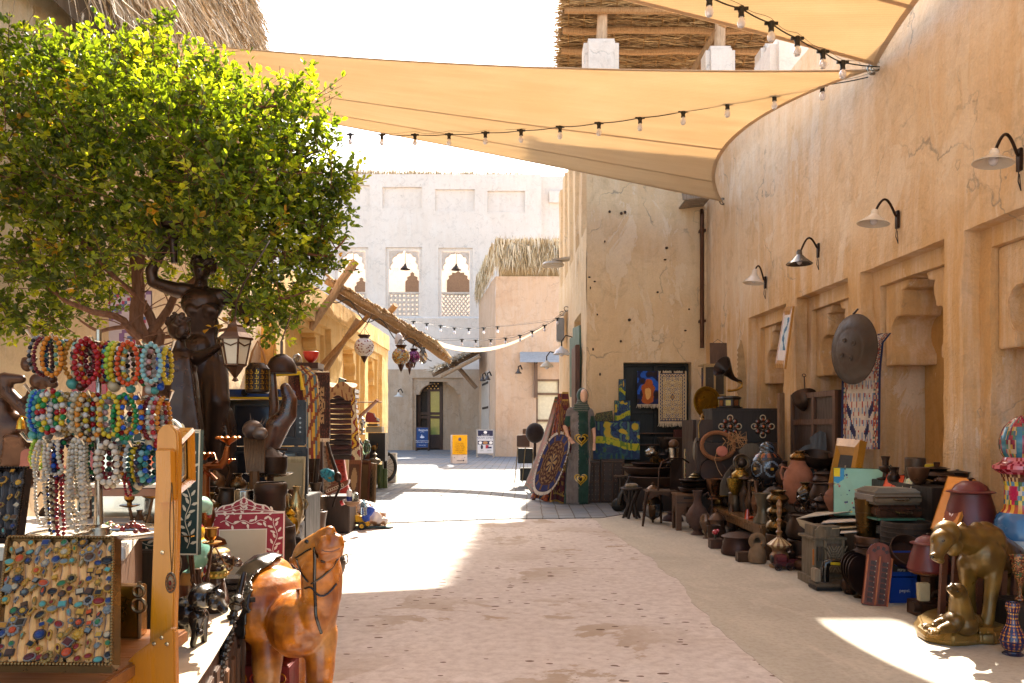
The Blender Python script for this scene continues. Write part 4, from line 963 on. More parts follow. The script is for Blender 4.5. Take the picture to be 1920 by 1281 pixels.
# ---- fainter bronze musician group at the far left
root=V((-1.5,2.45,.98));q=PX(2.45,root,0,640,4.923);r=q.r
sb=T('bronze_nymph_statue','dark bronze figure group with bracelets behind the bracelet rack','statue',root)
prims=[('e',q(255,215),(r(62),r(62),r(70))),('c',q(230,170,.0),q(330,160),r(34),r(26)),('e',q(345,370),(r(70),r(60),r(75))),('e',q(300,400,-.03),(r(14),r(12),r(20))),('c',q(400,330),q(480,390),r(42),r(60)),('e',q(430,430,.02),(r(90),r(70),r(70))),('c',q(30,340),q(200,350),r(55),r(44)),('c',q(40,340),q(60,470),r(60),r(64)),('c',q(100,500),q(240,650),r(60),r(58)),('c',q(240,660),q(420,800,-.02),r(54),r(40)),('e',q(80,820,.05),(r(170),r(120),r(190))),('c',q(330,480,.03),q(300,800,.06),r(80),r(110)),('c',q(20,600,.05),q(40,1300,.05),r(120),r(160)),('c',q(200,900,.08),q(240,1250,.08),r(110),r(120)),('c',q(420,800,-.02),q(560,760,-.02),r(38),r(26))]
for i in range(5):prims.append(('c',q(110+i*20,560+i*24,-.055),q(190+i*14,530+i*26,-.055),r(8),r(8)))
for i in range(5):prims.append(('c',q(10+i*28,420,-.05),q(18+i*28,480,-.05),r(9),r(9)))
for i in range(12):prims.append(('c',q(30+i*16,860,-.05),q(10+i*24,1150,-.02),r(9),r(14)))
organic(prims,.006,3,'body','bronze',hx('#4a2c18'),sb,jig=(.004,14))
# ---- dressed mannequin
root=V((1.12,12.9,0));q=PX(12.9,root,930,620,3.5575);r=q.r
mn=T('mannequin','faceless shop mannequin in a grey and green dress with gold hearts and a headscarf','mannequin',root)
skin=hx('#d8a78c')
prims=[('e',q(585,438,-.02),(r(24),.10,r(44))),('c',q(583,470),q(578,540),r(22),r(24)),('c',q(470,610,0),q(460,650,-.03),r(17),r(16)),('c',q(460,640,-.03),q(480,705,-.13),r(16),r(10)),('e',q(497,728,-.17),(r(13),.02,r(24)),(0,-.5,0)),('c',q(648,640),q(656,700,-.06),r(15),r(11)),('c',q(656,700,-.06),q(656,740,-.1),r(11),r(9)),('e',q(655,768,-.12),(r(11),.022,r(25)))]
for i in range(4):prims.append(('c',q(494+i*7,738,-.18),q(504+i*8,756-i*2,-.20),r(4),r(3)));prims.append(('c',q(647+i*5,778,-.13),q(646+i*5,800,-.14),r(3.5),r(3)))
prims.append(('c',q(484,722,-.18),q(482,738,-.20),r(4),r(3)))
organic([p for p in prims if 1],.007,1,'body','plastic',skin,mn)
prims=[('e',q(560,600),(r(78),.13,r(95))),('c',q(500,540),q(478,620),r(30),r(34)),('c',q(622,545),q(640,630),r(30),r(28)),('e',q(560,545),(r(60),.10,r(38))),('c',q(560,650),q(556,760,0),r(74),r(64)),('c',q(556,760),q(545,900,0),r(64),r(80)),('c',q(545,900),q(530,1140,0),r(80),r(84)),('c',q(560,900),q(580,1150,0),r(74),r(30)),('c',q(500,900,0),q(480,1150,0),r(40),r(26))]
for i in range(11):prims.append(('c',q(490+i*14,800,-.17),q(462+i*14.5,1150,-.17),r(4),r(8)))
GR=V(hx('#77706e'));DG=V(hx('#0f3a30'));X0=q(545,0).x;X1=q(612,0).x;XL=q(462,0).x;XR=q(640,0).x
def dcol(co):
 if X0<co.x<X1 or(co.x<XL and co.z<q(0,820).z)or(co.z<q(0,590).z and abs(co.x-XR)<.04 and co.z>q(0,670).z):return tuple(DG)
 if q(0,570).z>co.z>q(0,650).z and(co.x<q(492,0).x or co.x>q(628,0).x):return tuple(DG)
 s=.75+.45*((int(co.x*90))%2);return tuple(GR*s)
dress=organic(prims,.011,3,'dress','cloth',tuple(GR),mn,cf=dcol);bd=bvh_of(dress)
prims=[('e',q(577,432,.015),(r(40),.125,r(50))),('c',q(575,470),q(572,525),r(36),r(48)),('e',q(568,520),(r(62),.13,r(24)))]
for i in range(4):prims.append(('c',q(525,495+i*12,-.09),q(612,500+i*11,-.09),r(7),r(8)))
sc_f=organic(prims,.008,1,'headscarf','cloth',hx('#1d4438'),mn,cf=lambda co:tuple(V(hx('#174035'))if co.z>q(0,455).z or(int(co.z*60)%2)else V(hx('#6a6c66'))))
b=MB(c=hx('#e0b496'));b.ell(q(586,435,-.068),(r(27),.085,r(46)));b.build('face','plastic',mn)
def heart(cx,cy,s):
 out=[]
 for i in range(28):
  t=2*pi*i/28;out.append((cx+s*16*math.sin(t)**3/16,cy-s*(13*math.cos(t)-5*math.cos(2*t)-2*math.cos(3*t)-math.cos(4*t))/16))
 return out
for cx,cy,s in((570,725,48),(565,990,45)):
 for k,(f_,colr)in enumerate(((1,'#b8922c'),(.78,'#3a2f18'),(.62,'#c9a232'),(.40,'#231c12'))):
  pts=[project(bd,root,930+x/3.5575,620+y/3.5575,off=.006+.004*k)for x,y in heart(cx,cy,s*f_)]
  pts=[p for p in pts if p is not None]
  if len(pts)>6:
   b=MB(c=hx(colr));cpt=sum(pts,V((0,0,0)))/len(pts);cpt.y=min(p.y for p in pts)-.002;n_=len(pts)
   b.add(pts+[cpt],[(i,(i+1)%n_,n_)for i in range(n_)]);b.build('heart_patch','gloss',mn)
b=MB(c=hx('#2b2a28'));b.lathe([(.16,0),(.16,.012),(.02,.02),(.02,.12),(.001,.12)],20,Matrix.Translation((0,0,.0)));b.build('stand','steel',mn)
# ============================================================ LEFT FOREGROUND STALL
def table(name,label,cat,x0,x1,y0,y1,z,col,mat='wood',th=.03,legs=.04,top=None,mt=None):
 t=T(name,label,cat,((x0+x1)/2,(y0+y1)/2,0));w_,d_=x1-x0,y1-y0
 b=MB(c=col if top is None else top);b.box((0,0,z-th/2),(w_,d_,th));b.build('table_top',mt or mat,t,bev=.005)
 for i in(-1,1):
  for j in(-1,1):
   b=MB(c=col);b.box((i*(w_/2-legs),j*(d_/2-legs),(z-th)/2),(legs,legs,z-th));b.build('leg',mat,t,bev=.003)
 b=MB(c=col);b.box((0,-d_/2+legs*.8,z-th-.04),(w_-2.2*legs,.015,.07));b.box((w_/2-legs*.8,0,z-th-.04),(.015,d_-2.2*legs,.07));b.build('apron',mat,t);return t
table('stall_table','brown wooden stall table under the ring trays, at the very front left','table',-1.75,-.72,1.22,1.78,.80,hx('#7c4a22'),'woodx',top=hx('#8a5526'))
sh=T('display_shelf','raised white topped shelf carrying the bracelet rack','shelf',(-1.25,2.1,0))
def slab(b,pts,z0,z1):
 k=len(pts);b.add([(x,y,z0)for x,y in pts]+[(x,y,z1)for x,y in pts],[tuple(range(k-1,-1,-1)),tuple(range(k,2*k))]+[(i,(i+1)%k,(i+1)%k+k,i+k)for i in range(k)])
sh.location=(0,0,0)
b=MB(c=hx('#5a3a20'));slab(b,[(-1.88,1.80),(-.88,1.80),(-1.10,2.38),(-1.88,2.38)],0,.95);b.build('cabinet','wood',sh,bev=.004)
b=MB(c=hx('#c9c2b4'));slab(b,[(-1.9,1.78),(-.86,1.78),(-1.09,2.39),(-1.9,2.39)],.951,.981);b.build('top_board','paper',sh,bev=.004)
def ring(b_,stone,metal,kind,s):
 b_.torus((0,-.2*s,0),.85*s,.17*s,14,6,M=rotm(pi/2,0,pi/2),col=metal)if False else b_.torus((0,.45*s,0),.75*s,.15*s,14,6,M=rotm(0,pi/2,0),col=metal)
 if kind=='round':b_.ell((0,-.42*s,0),(.78*s,.30*s,.78*s),14,8,col=metal);b_.ell((0,-.55*s,0),(.60*s,.34*s,.60*s),14,8,col=stone)
 elif kind=='oval':b_.ell((0,-.42*s,0),(1.0*s,.28*s,.74*s),14,8,col=metal);b_.ell((0,-.55*s,0),(.82*s,.34*s,.56*s),14,8,col=stone)
 elif kind=='square':b_.box((0,-.42*s,0),(1.3*s,.3*s,1.1*s),col=metal);b_.box((0,-.58*s,0),(1.05*s,.2*s,.85*s),col=stone)
 elif kind=='flower':
  for i in range(8):a=i*pi/4;b_.ell((.62*s*math.cos(a),-.42*s,.62*s*math.sin(a)),(.3*s,.2*s,.3*s),8,5,col=metal)
  b_.ell((0,-.55*s,0),(.48*s,.3*s,.48*s),10,6,col=stone)
 else:b_.ell((0,-.42*s,0),(.5*s,.25*s,.95*s),10,6,col=metal);b_.ell((0,-.5*s,0),(.26*s,.28*s,.55*s),10,6,col=stone)
STN=[('red','#8e1712'),('orange','#d2501c'),('green','#2c7a4a'),('turquoise','#5fa79b'),('blue','#1e3c78'),('black','#17161a'),('amber','#c98a22'),('garnet','#5a0e1c'),('grey','#7f8a88'),('brown','#5a3a22'),('gold','#d9a436'),('cream','#cbb895')]
MTN=[('silver','#8d8880'),('brass','#9a7a3a'),('dark','#4a4038'),('gold','#c4912f')]
KN=['round','oval','square','flower','narrow']
ORD=['first','second','third','fourth','fifth','sixth','seventh','eighth','ninth','tenth','eleventh','twelfth','thirteenth','fourteenth','fifteenth','sixteenth','seventeenth','eighteenth']
RR=random.Random(77)
def ring_tray(label,grp,bl,tl,tr_,br_,rolls,rows,foam,frame,word,lining):
 bl,tl,tr_,br_=map(V,(bl,tl,tr_,br_))
 ux=(br_-bl).normalized();uz=(tl-bl);uz=(uz-ux*uz.dot(ux)).normalized();uy=-ux.cross(uz)
 if uy.y<0:uy=-uy
 M3=Matrix((ux,uy,uz)).transposed().to_4x4();W_=(br_-bl).length;Hh=(tl-bl).length;sk=(tl-bl).dot(ux)
 t=T('ring_tray',label,'tray');t.matrix_world=Matrix.Translation(bl)@M3
 def S(u,v):return V((u*W_+sk*v,0,v*Hh))
 b=MB(c=frame)
 fr=.011
 for a,c in((S(0,0),S(1,0)),(S(1,0),S(1,1)),(S(1,1),S(0,1)),(S(0,1),S(0,0))):
  b.tube([a+V((0,.003,0)),c+V((0,.003,0))],fr,4)
  k=int((c-a).length/.006)
  for i in range(k):p=a.lerp(c,(i+.5)/k);b.ell(p+V((0,-.008,0)),(.0035,.004,.0035),6,4,col=tuple(x*1.5 for x in frame))
 b.add([S(0,0)+V((0,.02,0)),S(1,0)+V((0,.02,0)),S(1,1)+V((0,.02,0)),S(0,1)+V((0,.02,0))],[(0,1,2,3)],lining);b.build('frame','brass',t,smooth=40)
 b=MB(c=foam)
 for i in range(rolls):
  u=(i+.5)/rolls;rr_=W_/rolls*.49
  pts=[S(u,.025+.95*j/16)+V((.0015*math.sin(j*1.7+i),.006,0))for j in range(17)];b.tube(pts,rr_,10)
 b.build('ring_roll','cloth',t)
 for i in range(rolls):
  for j in range(rows):
   if RR.random()<.07:continue
   sn,sc_1=RR.choice(STN);mn_,mc=RR.choice(MTN);kd=RR.choice(KN)if sn!='gold' else RR.choice(['flower','square']);s=RR.uniform(.0075,.0115)*(1.25 if kd!='narrow' and RR.random()<.2 else 1)
   u=(i+.5)/rolls+RR.uniform(-.012,.012);v=(rows-1-j+.5+RR.uniform(-.22,.22)+(.4 if i%2 else 0)*.6)/rows
   if not.03<v<.97:continue
   b=MB();ring(b,tuple(x*.6 for x in hx(sc_1)),tuple(x*.6 for x in hx(mc)),kd,s);o=b.build('ring','bead',None)
   o.matrix_world=t.matrix_world@Matrix.Translation(S(u,v)+V((0,-.004,0)))@rotm(0,RR.uniform(-.5,.5),RR.uniform(-.2,.2))
   adj={'round':'round','oval':'oval','square':'square','flower':'flower shaped','narrow':'narrow'}[kd]
   tag(o,'%s %s ring with %s stone, %s down the %s roll of the %s tray'%(adj,mn_,sn,ORD[j],ORD[i],word),'ring','rings pushed into the %s tray'%word)
 return t
ring_tray('beige ring tray leaning on the front table, crowded with coloured stone rings','',P(-8,1248,1.40),P(14,1022,1.56),P(250,1028,1.56),P(212,1250,1.40),12,12,hx('#d89f5c'),hx('#6d5430'),'beige',hx('#8d7858'))
ring_tray('black ring tray propped behind the beige one at the left edge','',P(-60,1010,1.66),P(-40,885,1.76),P(78,885,1.76),P(34,1010,1.66),6,6,hx('#241d1a'),hx('#1a1614'),'black',hx('#15110f'))
b=MB(c=hx('#1a1512'));b.box((0,0,0),(.25,.2,.12));o=b.build('tray_box','plain',None,bev=.004);at(o,(-1.16,1.66,.86));tag(o,'black box supporting the black ring tray','box')
b=MB(c=hx('#1a1512'));b.box((0,0,0),(.3,.1,.10));o=b.build('tray_prop','plain',None,bev=.004);at(o,(-.98,1.6,.85));tag(o,'dark block propping up the beige ring tray','box')
rk=T('bracelet_rack','metal three bar rack hung with bead bracelets and necklaces','rack',P(185,1003,1.95));rl=rk.location.copy()
def rp(px,py,dy=0):return P(px,py,1.95+dy)-rl
CHR=hx('#a39c92')
b=MB(c=CHR);b.lathe([(.008,0),(.011,.02),(.009,.10),(.009,.33),(.0065,.34),(.0065,.50)],14);b.build('pole','steel',rk)
b=MB(c=CHR);b.torus((0,0,.006),.15,.006,36,8)
for a in range(3):b.tube([(0,0,.012),(.15*math.cos(a*2.1+.4),.15*math.sin(a*2.1+.4),.006)],.005,8)
b.lathe([(.028,0),(.026,.02),(.012,.026),(.010,.05)],16);b.build('base','steel',rk)
BARS={'top':((62,634),(322,655)),'middle':((58,736),(318,750)),'bottom':((52,826),(300,838))}
for k,(a,c)in BARS.items():
 b=MB(c=CHR);p0,p1=rp(*a),rp(*c);b.tube([p0+V((-.01,-.01,.02)),p0,p1,p1+V((.012,-.012,.022))],.0045,8)
 for t in(.22,.5,.85):m_=p0.lerp(p1,t);b.tube([m_,m_+V((0,-.045,.002)),m_+V((0,-.055,.012))],.004,8,col=hx('#cfc6b6'))
 b.build('bar','steel',rk)
BC={k:tuple(x*.55 for x in hx(v))for k,v in dict(turq='#5fae9f',dturq='#2f7f7c',blue='#1d57b8',navy='#151f45',red='#b5121b',crimson='#7c0f1e',coral='#e2541c',orange='#e58a1c',amber='#d88e2a',yellow='#e6c32a',lime='#b9d33a',green='#1f8a45',dgreen='#1f4a38',white='#e8dfd2',cream='#dcc39a',pearl='#efdcc2',black='#17151a',brown='#57301d',gold='#b8893a',silver='#9a9690',pink='#d8a49c',mint='#8fbfa2',aqua='#9cc9c4',violet='#43203c').items()}
NM=dict(turq='turquoise',dturq='deep turquoise',navy='navy blue',coral='bright orange',crimson='dark crimson',lime='lime green',dgreen='dark green',pearl='ivory',aqua='pale aqua',mint='pale green')
def beads(pts,r,cols,seed=0,jit=.06,closed=True):
 b=MB();rr=random.Random(seed)
 pts=[V(p)for p in pts];seg=[];tot=0
 m=len(pts)
 for i in range(m if closed else m-1):l=(pts[(i+1)%m]-pts[i]).length;seg.append((tot,l));tot+=l
 n_=max(3,int(tot/(2*r*.97)))
 for k in range(n_):
  s=tot*k/n_
  for i,(s0,l)in enumerate(seg):
   if s0<=s<=s0+l and l>0:p=pts[i].lerp(pts[(i+1)%m],(s-s0)/l);break
  b.ell(p,r*(1+rr.uniform(-jit,jit)),9,6,col=cols[k%len(cols)])
 return b
def oval(c,a,h,n=40,yaw=0,drop=0):
 out=[]
 for i in range(n):
  t=2*pi*i/n;x=a*math.sin(t);z=-h+h*math.cos(t);x*=(1+.12*math.cos(t)*-1)
  out.append(V(c)+V((x*math.cos(yaw),x*math.sin(yaw),z)))
 return out
SEQ={'top':[(72,['silver','black'],84,5,'e'),(81,['crimson'],88,5,'e'),(90,['black','brown'],84,5,'e'),(99,['orange'],86,6,'e'),(117,['orange'],90,6,'f'),(115,['navy','dturq','navy'],84,6,'g'),(122,['yellow','mint'],70,5,'h'),(139,['amber'],92,6,'e'),(148,['white','mint','brown'],90,6,'e'),(155,['cream','brown'],96,7,'e'),(163,['crimson','white'],92,6,'e'),(180,['red'],100,6.5,'f'),(182,['orange','red'],92,6,'g'),(178,['crimson'],74,6,'h'),(196,['amber','red'],92,6,'e'),(204,['navy','red','turq'],88,6,'e'),(213,['lime'],88,7,'e'),(221,['yellow'],92,6.5,'e'),(229,['white','black'],94,6.5,'e'),(238,['cream','brown'],96,6,'e'),(246,['yellow','white'],94,6,'e'),(256,['coral'],96,6,'f'),(258,['amber','mint'],84,6,'g'),(271,['green','red'],90,6.5,'e'),(280,['white'],92,6,'e'),(289,['brown','pink'],92,6.5,'e'),(299,['aqua'],86,6,'f'),(305,['silver','blue'],84,5.5,'e'),(314,['yellow'],82,6.5,'e')],'middle':[(66,['turq'],92,6,'e'),(75,['blue'],94,6,'e'),(82,['turq','dturq'],90,7,'e'),(90,['navy','mint','silver'],92,6,'e'),(98,['white','silver'],96,6,'e'),(104,['red','yellow','green','white'],92,7,'g'),(112,['white'],98,7,'e'),(119,['red','green','yellow','white'],90,7,'f'),(127,['cream','gold'],100,5,'e'),(134,['cream','gold'],96,5,'e'),(142,['white','dturq','cream'],92,6.5,'e'),(150,['cream'],94,7,'e'),(157,['amber'],90,6,'e'),(165,['mint','dgreen'],92,6.5,'e'),(174,['yellow','white'],94,6.5,'e'),(185,['cream','orange'],108,6,'f'),(183,['brown','cream'],92,5.5,'g'),(192,['red','aqua'],88,6,'h'),(203,['white','cream'],92,7,'e'),(212,['pink','mint'],92,7,'e'),(222,['yellow'],96,6.5,'f'),(229,['white','red','turq'],92,7,'e'),(238,['red','mint'],94,6.5,'e'),(250,['green'],100,6,'f'),(252,['yellow','amber'],78,6,'g'),(263,['amber','blue'],88,6,'f'),(275,['white','orange'],92,6,'e'),(284,['crimson'],96,6,'e'),(291,['white','cream','aqua'],94,6,'e'),(299,['red','pink'],98,6,'e'),(307,['orange','amber'],88,6,'e')],'bottom':[(70,['lime'],70,5,'e'),(118,['navy','blue'],92,6,'e'),(126,['green','red','navy'],84,6,'e'),(168,['violet','black'],88,8,'e'),(177,['dgreen','green'],72,6,'e'),(196,['pink','aqua'],76,8,'e'),(204,['red','crimson'],88,6,'e'),(217,['pearl'],92,7.5,'f'),(219,['cream','pearl'],98,7,'g'),(222,['crimson','dgreen'],78,6,'h'),(238,['brown','orange'],86,6,'e'),(246,['white'],80,6,'e'),(253,['dgreen'],94,6,'e'),(260,['yellow'],84,7,'e'),(268,['navy','brown'],92,7,'e'),(277,['turq','aqua','dgreen'],88,8,'e'),(286,['dturq','blue'],84,7,'e')]}
for bar,seq in SEQ.items():
 (ax,ay),(bx_,by)=BARS[bar]
 for i,(px,cols,hpx,rpx,st)in enumerate(seq):
  py=ay+(by-ay)*(px-ax)/(bx_-ax)
  c=P(px,py-2,1.95);k=1.95/F;h=hpx*.40*k
  if st=='e':yaw=pi/2+RR.uniform(-.13,.13);a=h*.72;c.y+=0
  elif st=='f':yaw=RR.uniform(-.15,.15);a=h*.52;c+=V((0,-.045,.003))
  elif st=='g':yaw=RR.uniform(-.25,.25);a=h*.46;c+=V((0,-.033,.0))
  else:yaw=RR.uniform(-.2,.2);a=h*.30;c+=V((0,-.022,0))
  pts=[p-c for p in oval(c,a,h,36,yaw)]
  b=beads(pts,rpx*.80*k,[BC[x]for x in cols],i)
  if RR.random()<.45 and st=='e':b.ell((RR.uniform(-.004,.004),-.004,-2*h-rpx*k*1.3),rpx*k*RR.uniform(1.2,1.9),10,7,col=BC[RR.choice(cols+['cream','turq','brown'])])
  o=b.build('bracelet','bead',None,smooth=60);o.location=c
  nm=' and '.join(dict.fromkeys(NM.get(x,x)for x in cols[:2]))
  tag(o,'%s bead bracelet, %s from left on the %s bar%s'%(nm,(ORD+['nineteenth','twentieth','twenty-first','twenty-second','twenty-third','twenty-fourth','twenty-fifth','twenty-sixth','twenty-seventh','twenty-eighth','twenty-ninth','thirtieth','thirty-first'])[i],bar,', facing front' if st!='e' else ''),'bracelet','bead bracelets on the rack')
def necklace(px0,px1,ytop,ybot,cols,r,label,dy=0,seed=0,sway=4):
 k=1.95/F;c=P((px0+px1)/2,ytop,1.95+dy);pts=[]
 hw_=(px1-px0)/2*k;h=(ybot-ytop)*k
 for i in range(30):t=i/29;pts.append(V((-hw_*(.35+.65*t**.5)+sway*k*.2*math.sin(t*5+seed),-.01*math.sin(pi*t),-h*.86*t)))
 for i in range(1,14):a=pi*i/14;pts.append(V((-hw_*math.cos(a),0,-h*.86-h*.14*math.sin(a))))
 for i in range(30):t=1-i/29;pts.append(V((hw_*(.35+.65*t**.5)+sway*k*.2*math.sin(t*4+seed),-.01*math.sin(pi*t),-h*.86*t)))
 b=beads(pts,r*k*.82,[BC[x]for x in cols],seed,.12);o=b.build('necklace','bead',None,smooth=60);o.location=c
 return tag(o,label,'necklace','bead necklaces on the bottom bar')
necklace(70,88,832,982,['pearl'],4.3,'slim ivory bead necklace hanging furthest left on the bottom bar',-.02,1)
necklace(66,90,828,900,['pearl'],4.6,'short ivory bead necklace doubled at the left of the bottom bar',-.035,2)
necklace(92,116,828,888,['pearl'],5.0,'short rounded ivory bead loop, second cluster on the bottom bar',-.03,3)
necklace(92,104,832,1000,['navy','gold','blue','cream'],4.2,'dark blue and gold bead necklace between ivory and red ones',-.01,4)
necklace(99,107,850,985,['cream','brown'],3.8,'cream bead necklace close to the dark red one',-.018,14)
necklace(108,120,836,1012,['red','crimson'],5.2,'long dark red bead necklace left of the big ivory bunch',-.015,5)
necklace(132,158,826,992,['pearl'],6.6,'long ivory necklace of large beads at the front of the bunch',-.04,6)
necklace(126,166,828,976,['pearl','cream'],4.8,'wide ivory bead necklace behind the large beaded one',-.03,7)
necklace(138,164,828,962,['pearl'],4.4,'medium ivory bead necklace in the middle of the bunch',-.036,8)
necklace(144,170,828,940,['cream'],4.2,'small creamy bead necklace at the right of the bunch',-.028,9)
necklace(130,150,828,930,['cream','pearl'],3.8,'thin inner ivory bead necklace nearest the prong',-.045,10)
necklace(236,246,880,930,['crimson','red'],3.4,'short crimson tassel of beads below the right bracelets',-.02,11,1)
ws=T('wooden_stand','tall orange pine stand with rounded top and bolted foot bracket','stand',P(300,1281,1.55)-V((0,0,P(0,1281,1.55).z-.80)));wl=ws.location
def wp(px,py,Y=1.55):p=P(px,py,Y)-wl;return(p.x,p.z)
PN=hx('#c47c14')
poly=[wp(276,1300),wp(287,1000),wp(293,850)]+[wp(313.5-20*math.cos(a),822-26*math.sin(a))for a in np.linspace(0.1,pi-.1,12)]+[wp(334,850),wp(331,1000),wp(322,1300)]
b=MB(c=PN);b.prism(poly,.022);b.build('upright','pine',ws,bev=.003)
poly=[wp(232,1300),wp(236,1262),wp(246,1238),wp(262,1220),wp(330,1172),wp(336,1178),wp(338,1300)]
b=MB(c=hx('#bd7412'));b.prism(poly,.02,y0=-.0215);b.build('foot_bracket','pine',ws,bev=.003)
for x,y,dy in((305,1036,0),(313,1190,-.022),(299,1201,-.022),(323,1202,-.022),(256,1246,-.022)):
 b=MB(c=hx('#c9b491'));u=wp(x,y);b.lathe([(.004,0),(.0038,.002),(.0018,.0024),(.0016,.001)],12,TM((u[0],dy-.0005,u[1]),pi/2,0,0));b.build('bolt','steel',ws)
pf=T('picture_frame','small orange wooden picture frame hanging from the pine stand, seen at an angle','picture',P(318,945,1.53))
fd=[P(x,y,Y)-pf.location for x,y,Y in((317,942,1.53),(360,905,1.75),(358,802,1.75),(315,845,1.53))]
ux=(fd[1]-fd[0]);uz=(fd[3]-fd[0]);nn2=ux.cross(uz).normalized();nn2=nn2 if nn2.x>0 else-nn2
b=MB(c=hx('#c47a12'));
def bar4(b,a,c,d,e,t0,t1,col):
 Q=[a,c,d,e];ctr=sum(Q,V((0,0,0)))/4;o_=[ctr+(p-ctr)*(1-t0)for p in Q];i_=[ctr+(p-ctr)*(1-t1)for p in Q]
 return o_,i_
o_,i_=bar4(b,*fd,0,.26,None);o2,i2=bar4(b,*fd,.1,.2,None)
for k in range(4):
 m_=(k+1)%4
 for s0,s1,h0,h1 in((o_,o_,-.022,.004),(o_,o2,.004,.010),(o2,i2,.010,.004),(i2,i_,.004,-.002)):
  b.add([s0[k]+nn2*h0,s0[m_]+nn2*h0,s1[m_]+nn2*h1,s1[k]+nn2*h1],[(0,1,2,3)])
b.add([p-nn2*.022 for p in o_],[(0,1,2,3)]);b.build('frame','pine',pf,smooth=20)
b=MB(c=hx('#3c3322'));b.add([p-nn2*.004 for p in i_],[(0,1,2,3)]);
for t_,cl in((.42,'#b09a62'),(.5,'#2a2a24'),(.62,'#6e6a3a')):
 z_,j_=bar4(b,*fd,t_-.1,t_,None);b.add([p-nn2*(.004-.002*t_*2)for p in j_],[(0,1,2,3)],hx(cl))
b.build('picture','gloss',pf,smooth=0)
for k,(x,y0,y1,Y,lb)in enumerate(((322,905,1092,1.515,'oval filigree pendant on a long chain at the front of the stand'),(333,880,1056,1.60,'darker oval pendant on a chain tucked behind the first'))):
 pd=T('pendant',lb,'pendant',P(x,y0,Y),group='pendants on the pine stand');n_=60;h=(y1-y0)/F*Y
 b=MB(c=hx('#6a4a28'))
 for s in(-1,1):
  pts=[V((s*.004*math.sin(pi*min(1,t*1.02)),0,-h*t*.9))for t in np.linspace(0,1,24)];b.tube(pts,.0012,5)
 b.build('chain','brass',pd)
 b=MB(c=hx('#7a6248'));b.ell((0,-.003,-h),(.0085,.005,.018),14,10);b.torus((0,-.004,-h),.0115,.002,24,6,M=rotm(pi/2,0,0),sx=.75,sy=1.6)
 for i in range(14):a=2*pi*i/14;b.ell((.0075*math.cos(a)*.9,-.0065,-h+.016*math.sin(a)*.9),.0018,6,4,col=hx('#b06a3a'))
 b.ell((0,-.008,-h),(.003,.003,.005),8,6,col=hx('#7a1f1a'));b.build('medallion','brass',pd)
def inlay(b,path,n,size,col,seed=0,both=True,lift=-.0012):
 """bone leaf sprays along a vine on the frame face (local XZ)"""
 rr=random.Random(seed);pts=[V((x,lift,z))for x,z in path];L_=[0]
 for a,c in zip(pts,pts[1:]):L_.append(L_[-1]+(c-a).length)
 def pos(s):
  for i in range(len(pts)-1):
   if s<=L_[i+1]+1e-9:t=(s-L_[i])/max(1e-9,L_[i+1]-L_[i]);return pts[i].lerp(pts[i+1],t),(pts[i+1]-pts[i]).normalized()
  return pts[-1],(pts[-1]-pts[-2]).normalized()
 for k in range(n):
  p,d=pos(L_[-1]*(k+.5)/n);nrm=V((d.z,0,-d.x))
  for s in((1,-1)if both else(1,)):
   e=(d*.8+nrm*s*.9).normalized();wv=V((e.z,0,-e.x));q=p+e*size*.25
   b.add([q,q+e*size*.35+wv*size*.2,q+e*size*.8+wv*size*.14,q+e*size,q+e*size*.8-wv*size*.12,q+e*size*.35-wv*size*.2],[(0,1,2,3,4,5)],col)
 for i in range(len(pts)-1):
  a,c=pts[i],pts[i+1];d=(c-a).normalized();wv=V((d.z,0,-d.x))*size*.05
  b.add([a-wv,a+wv,c+wv,c-wv],[(0,1,2,3)],col)
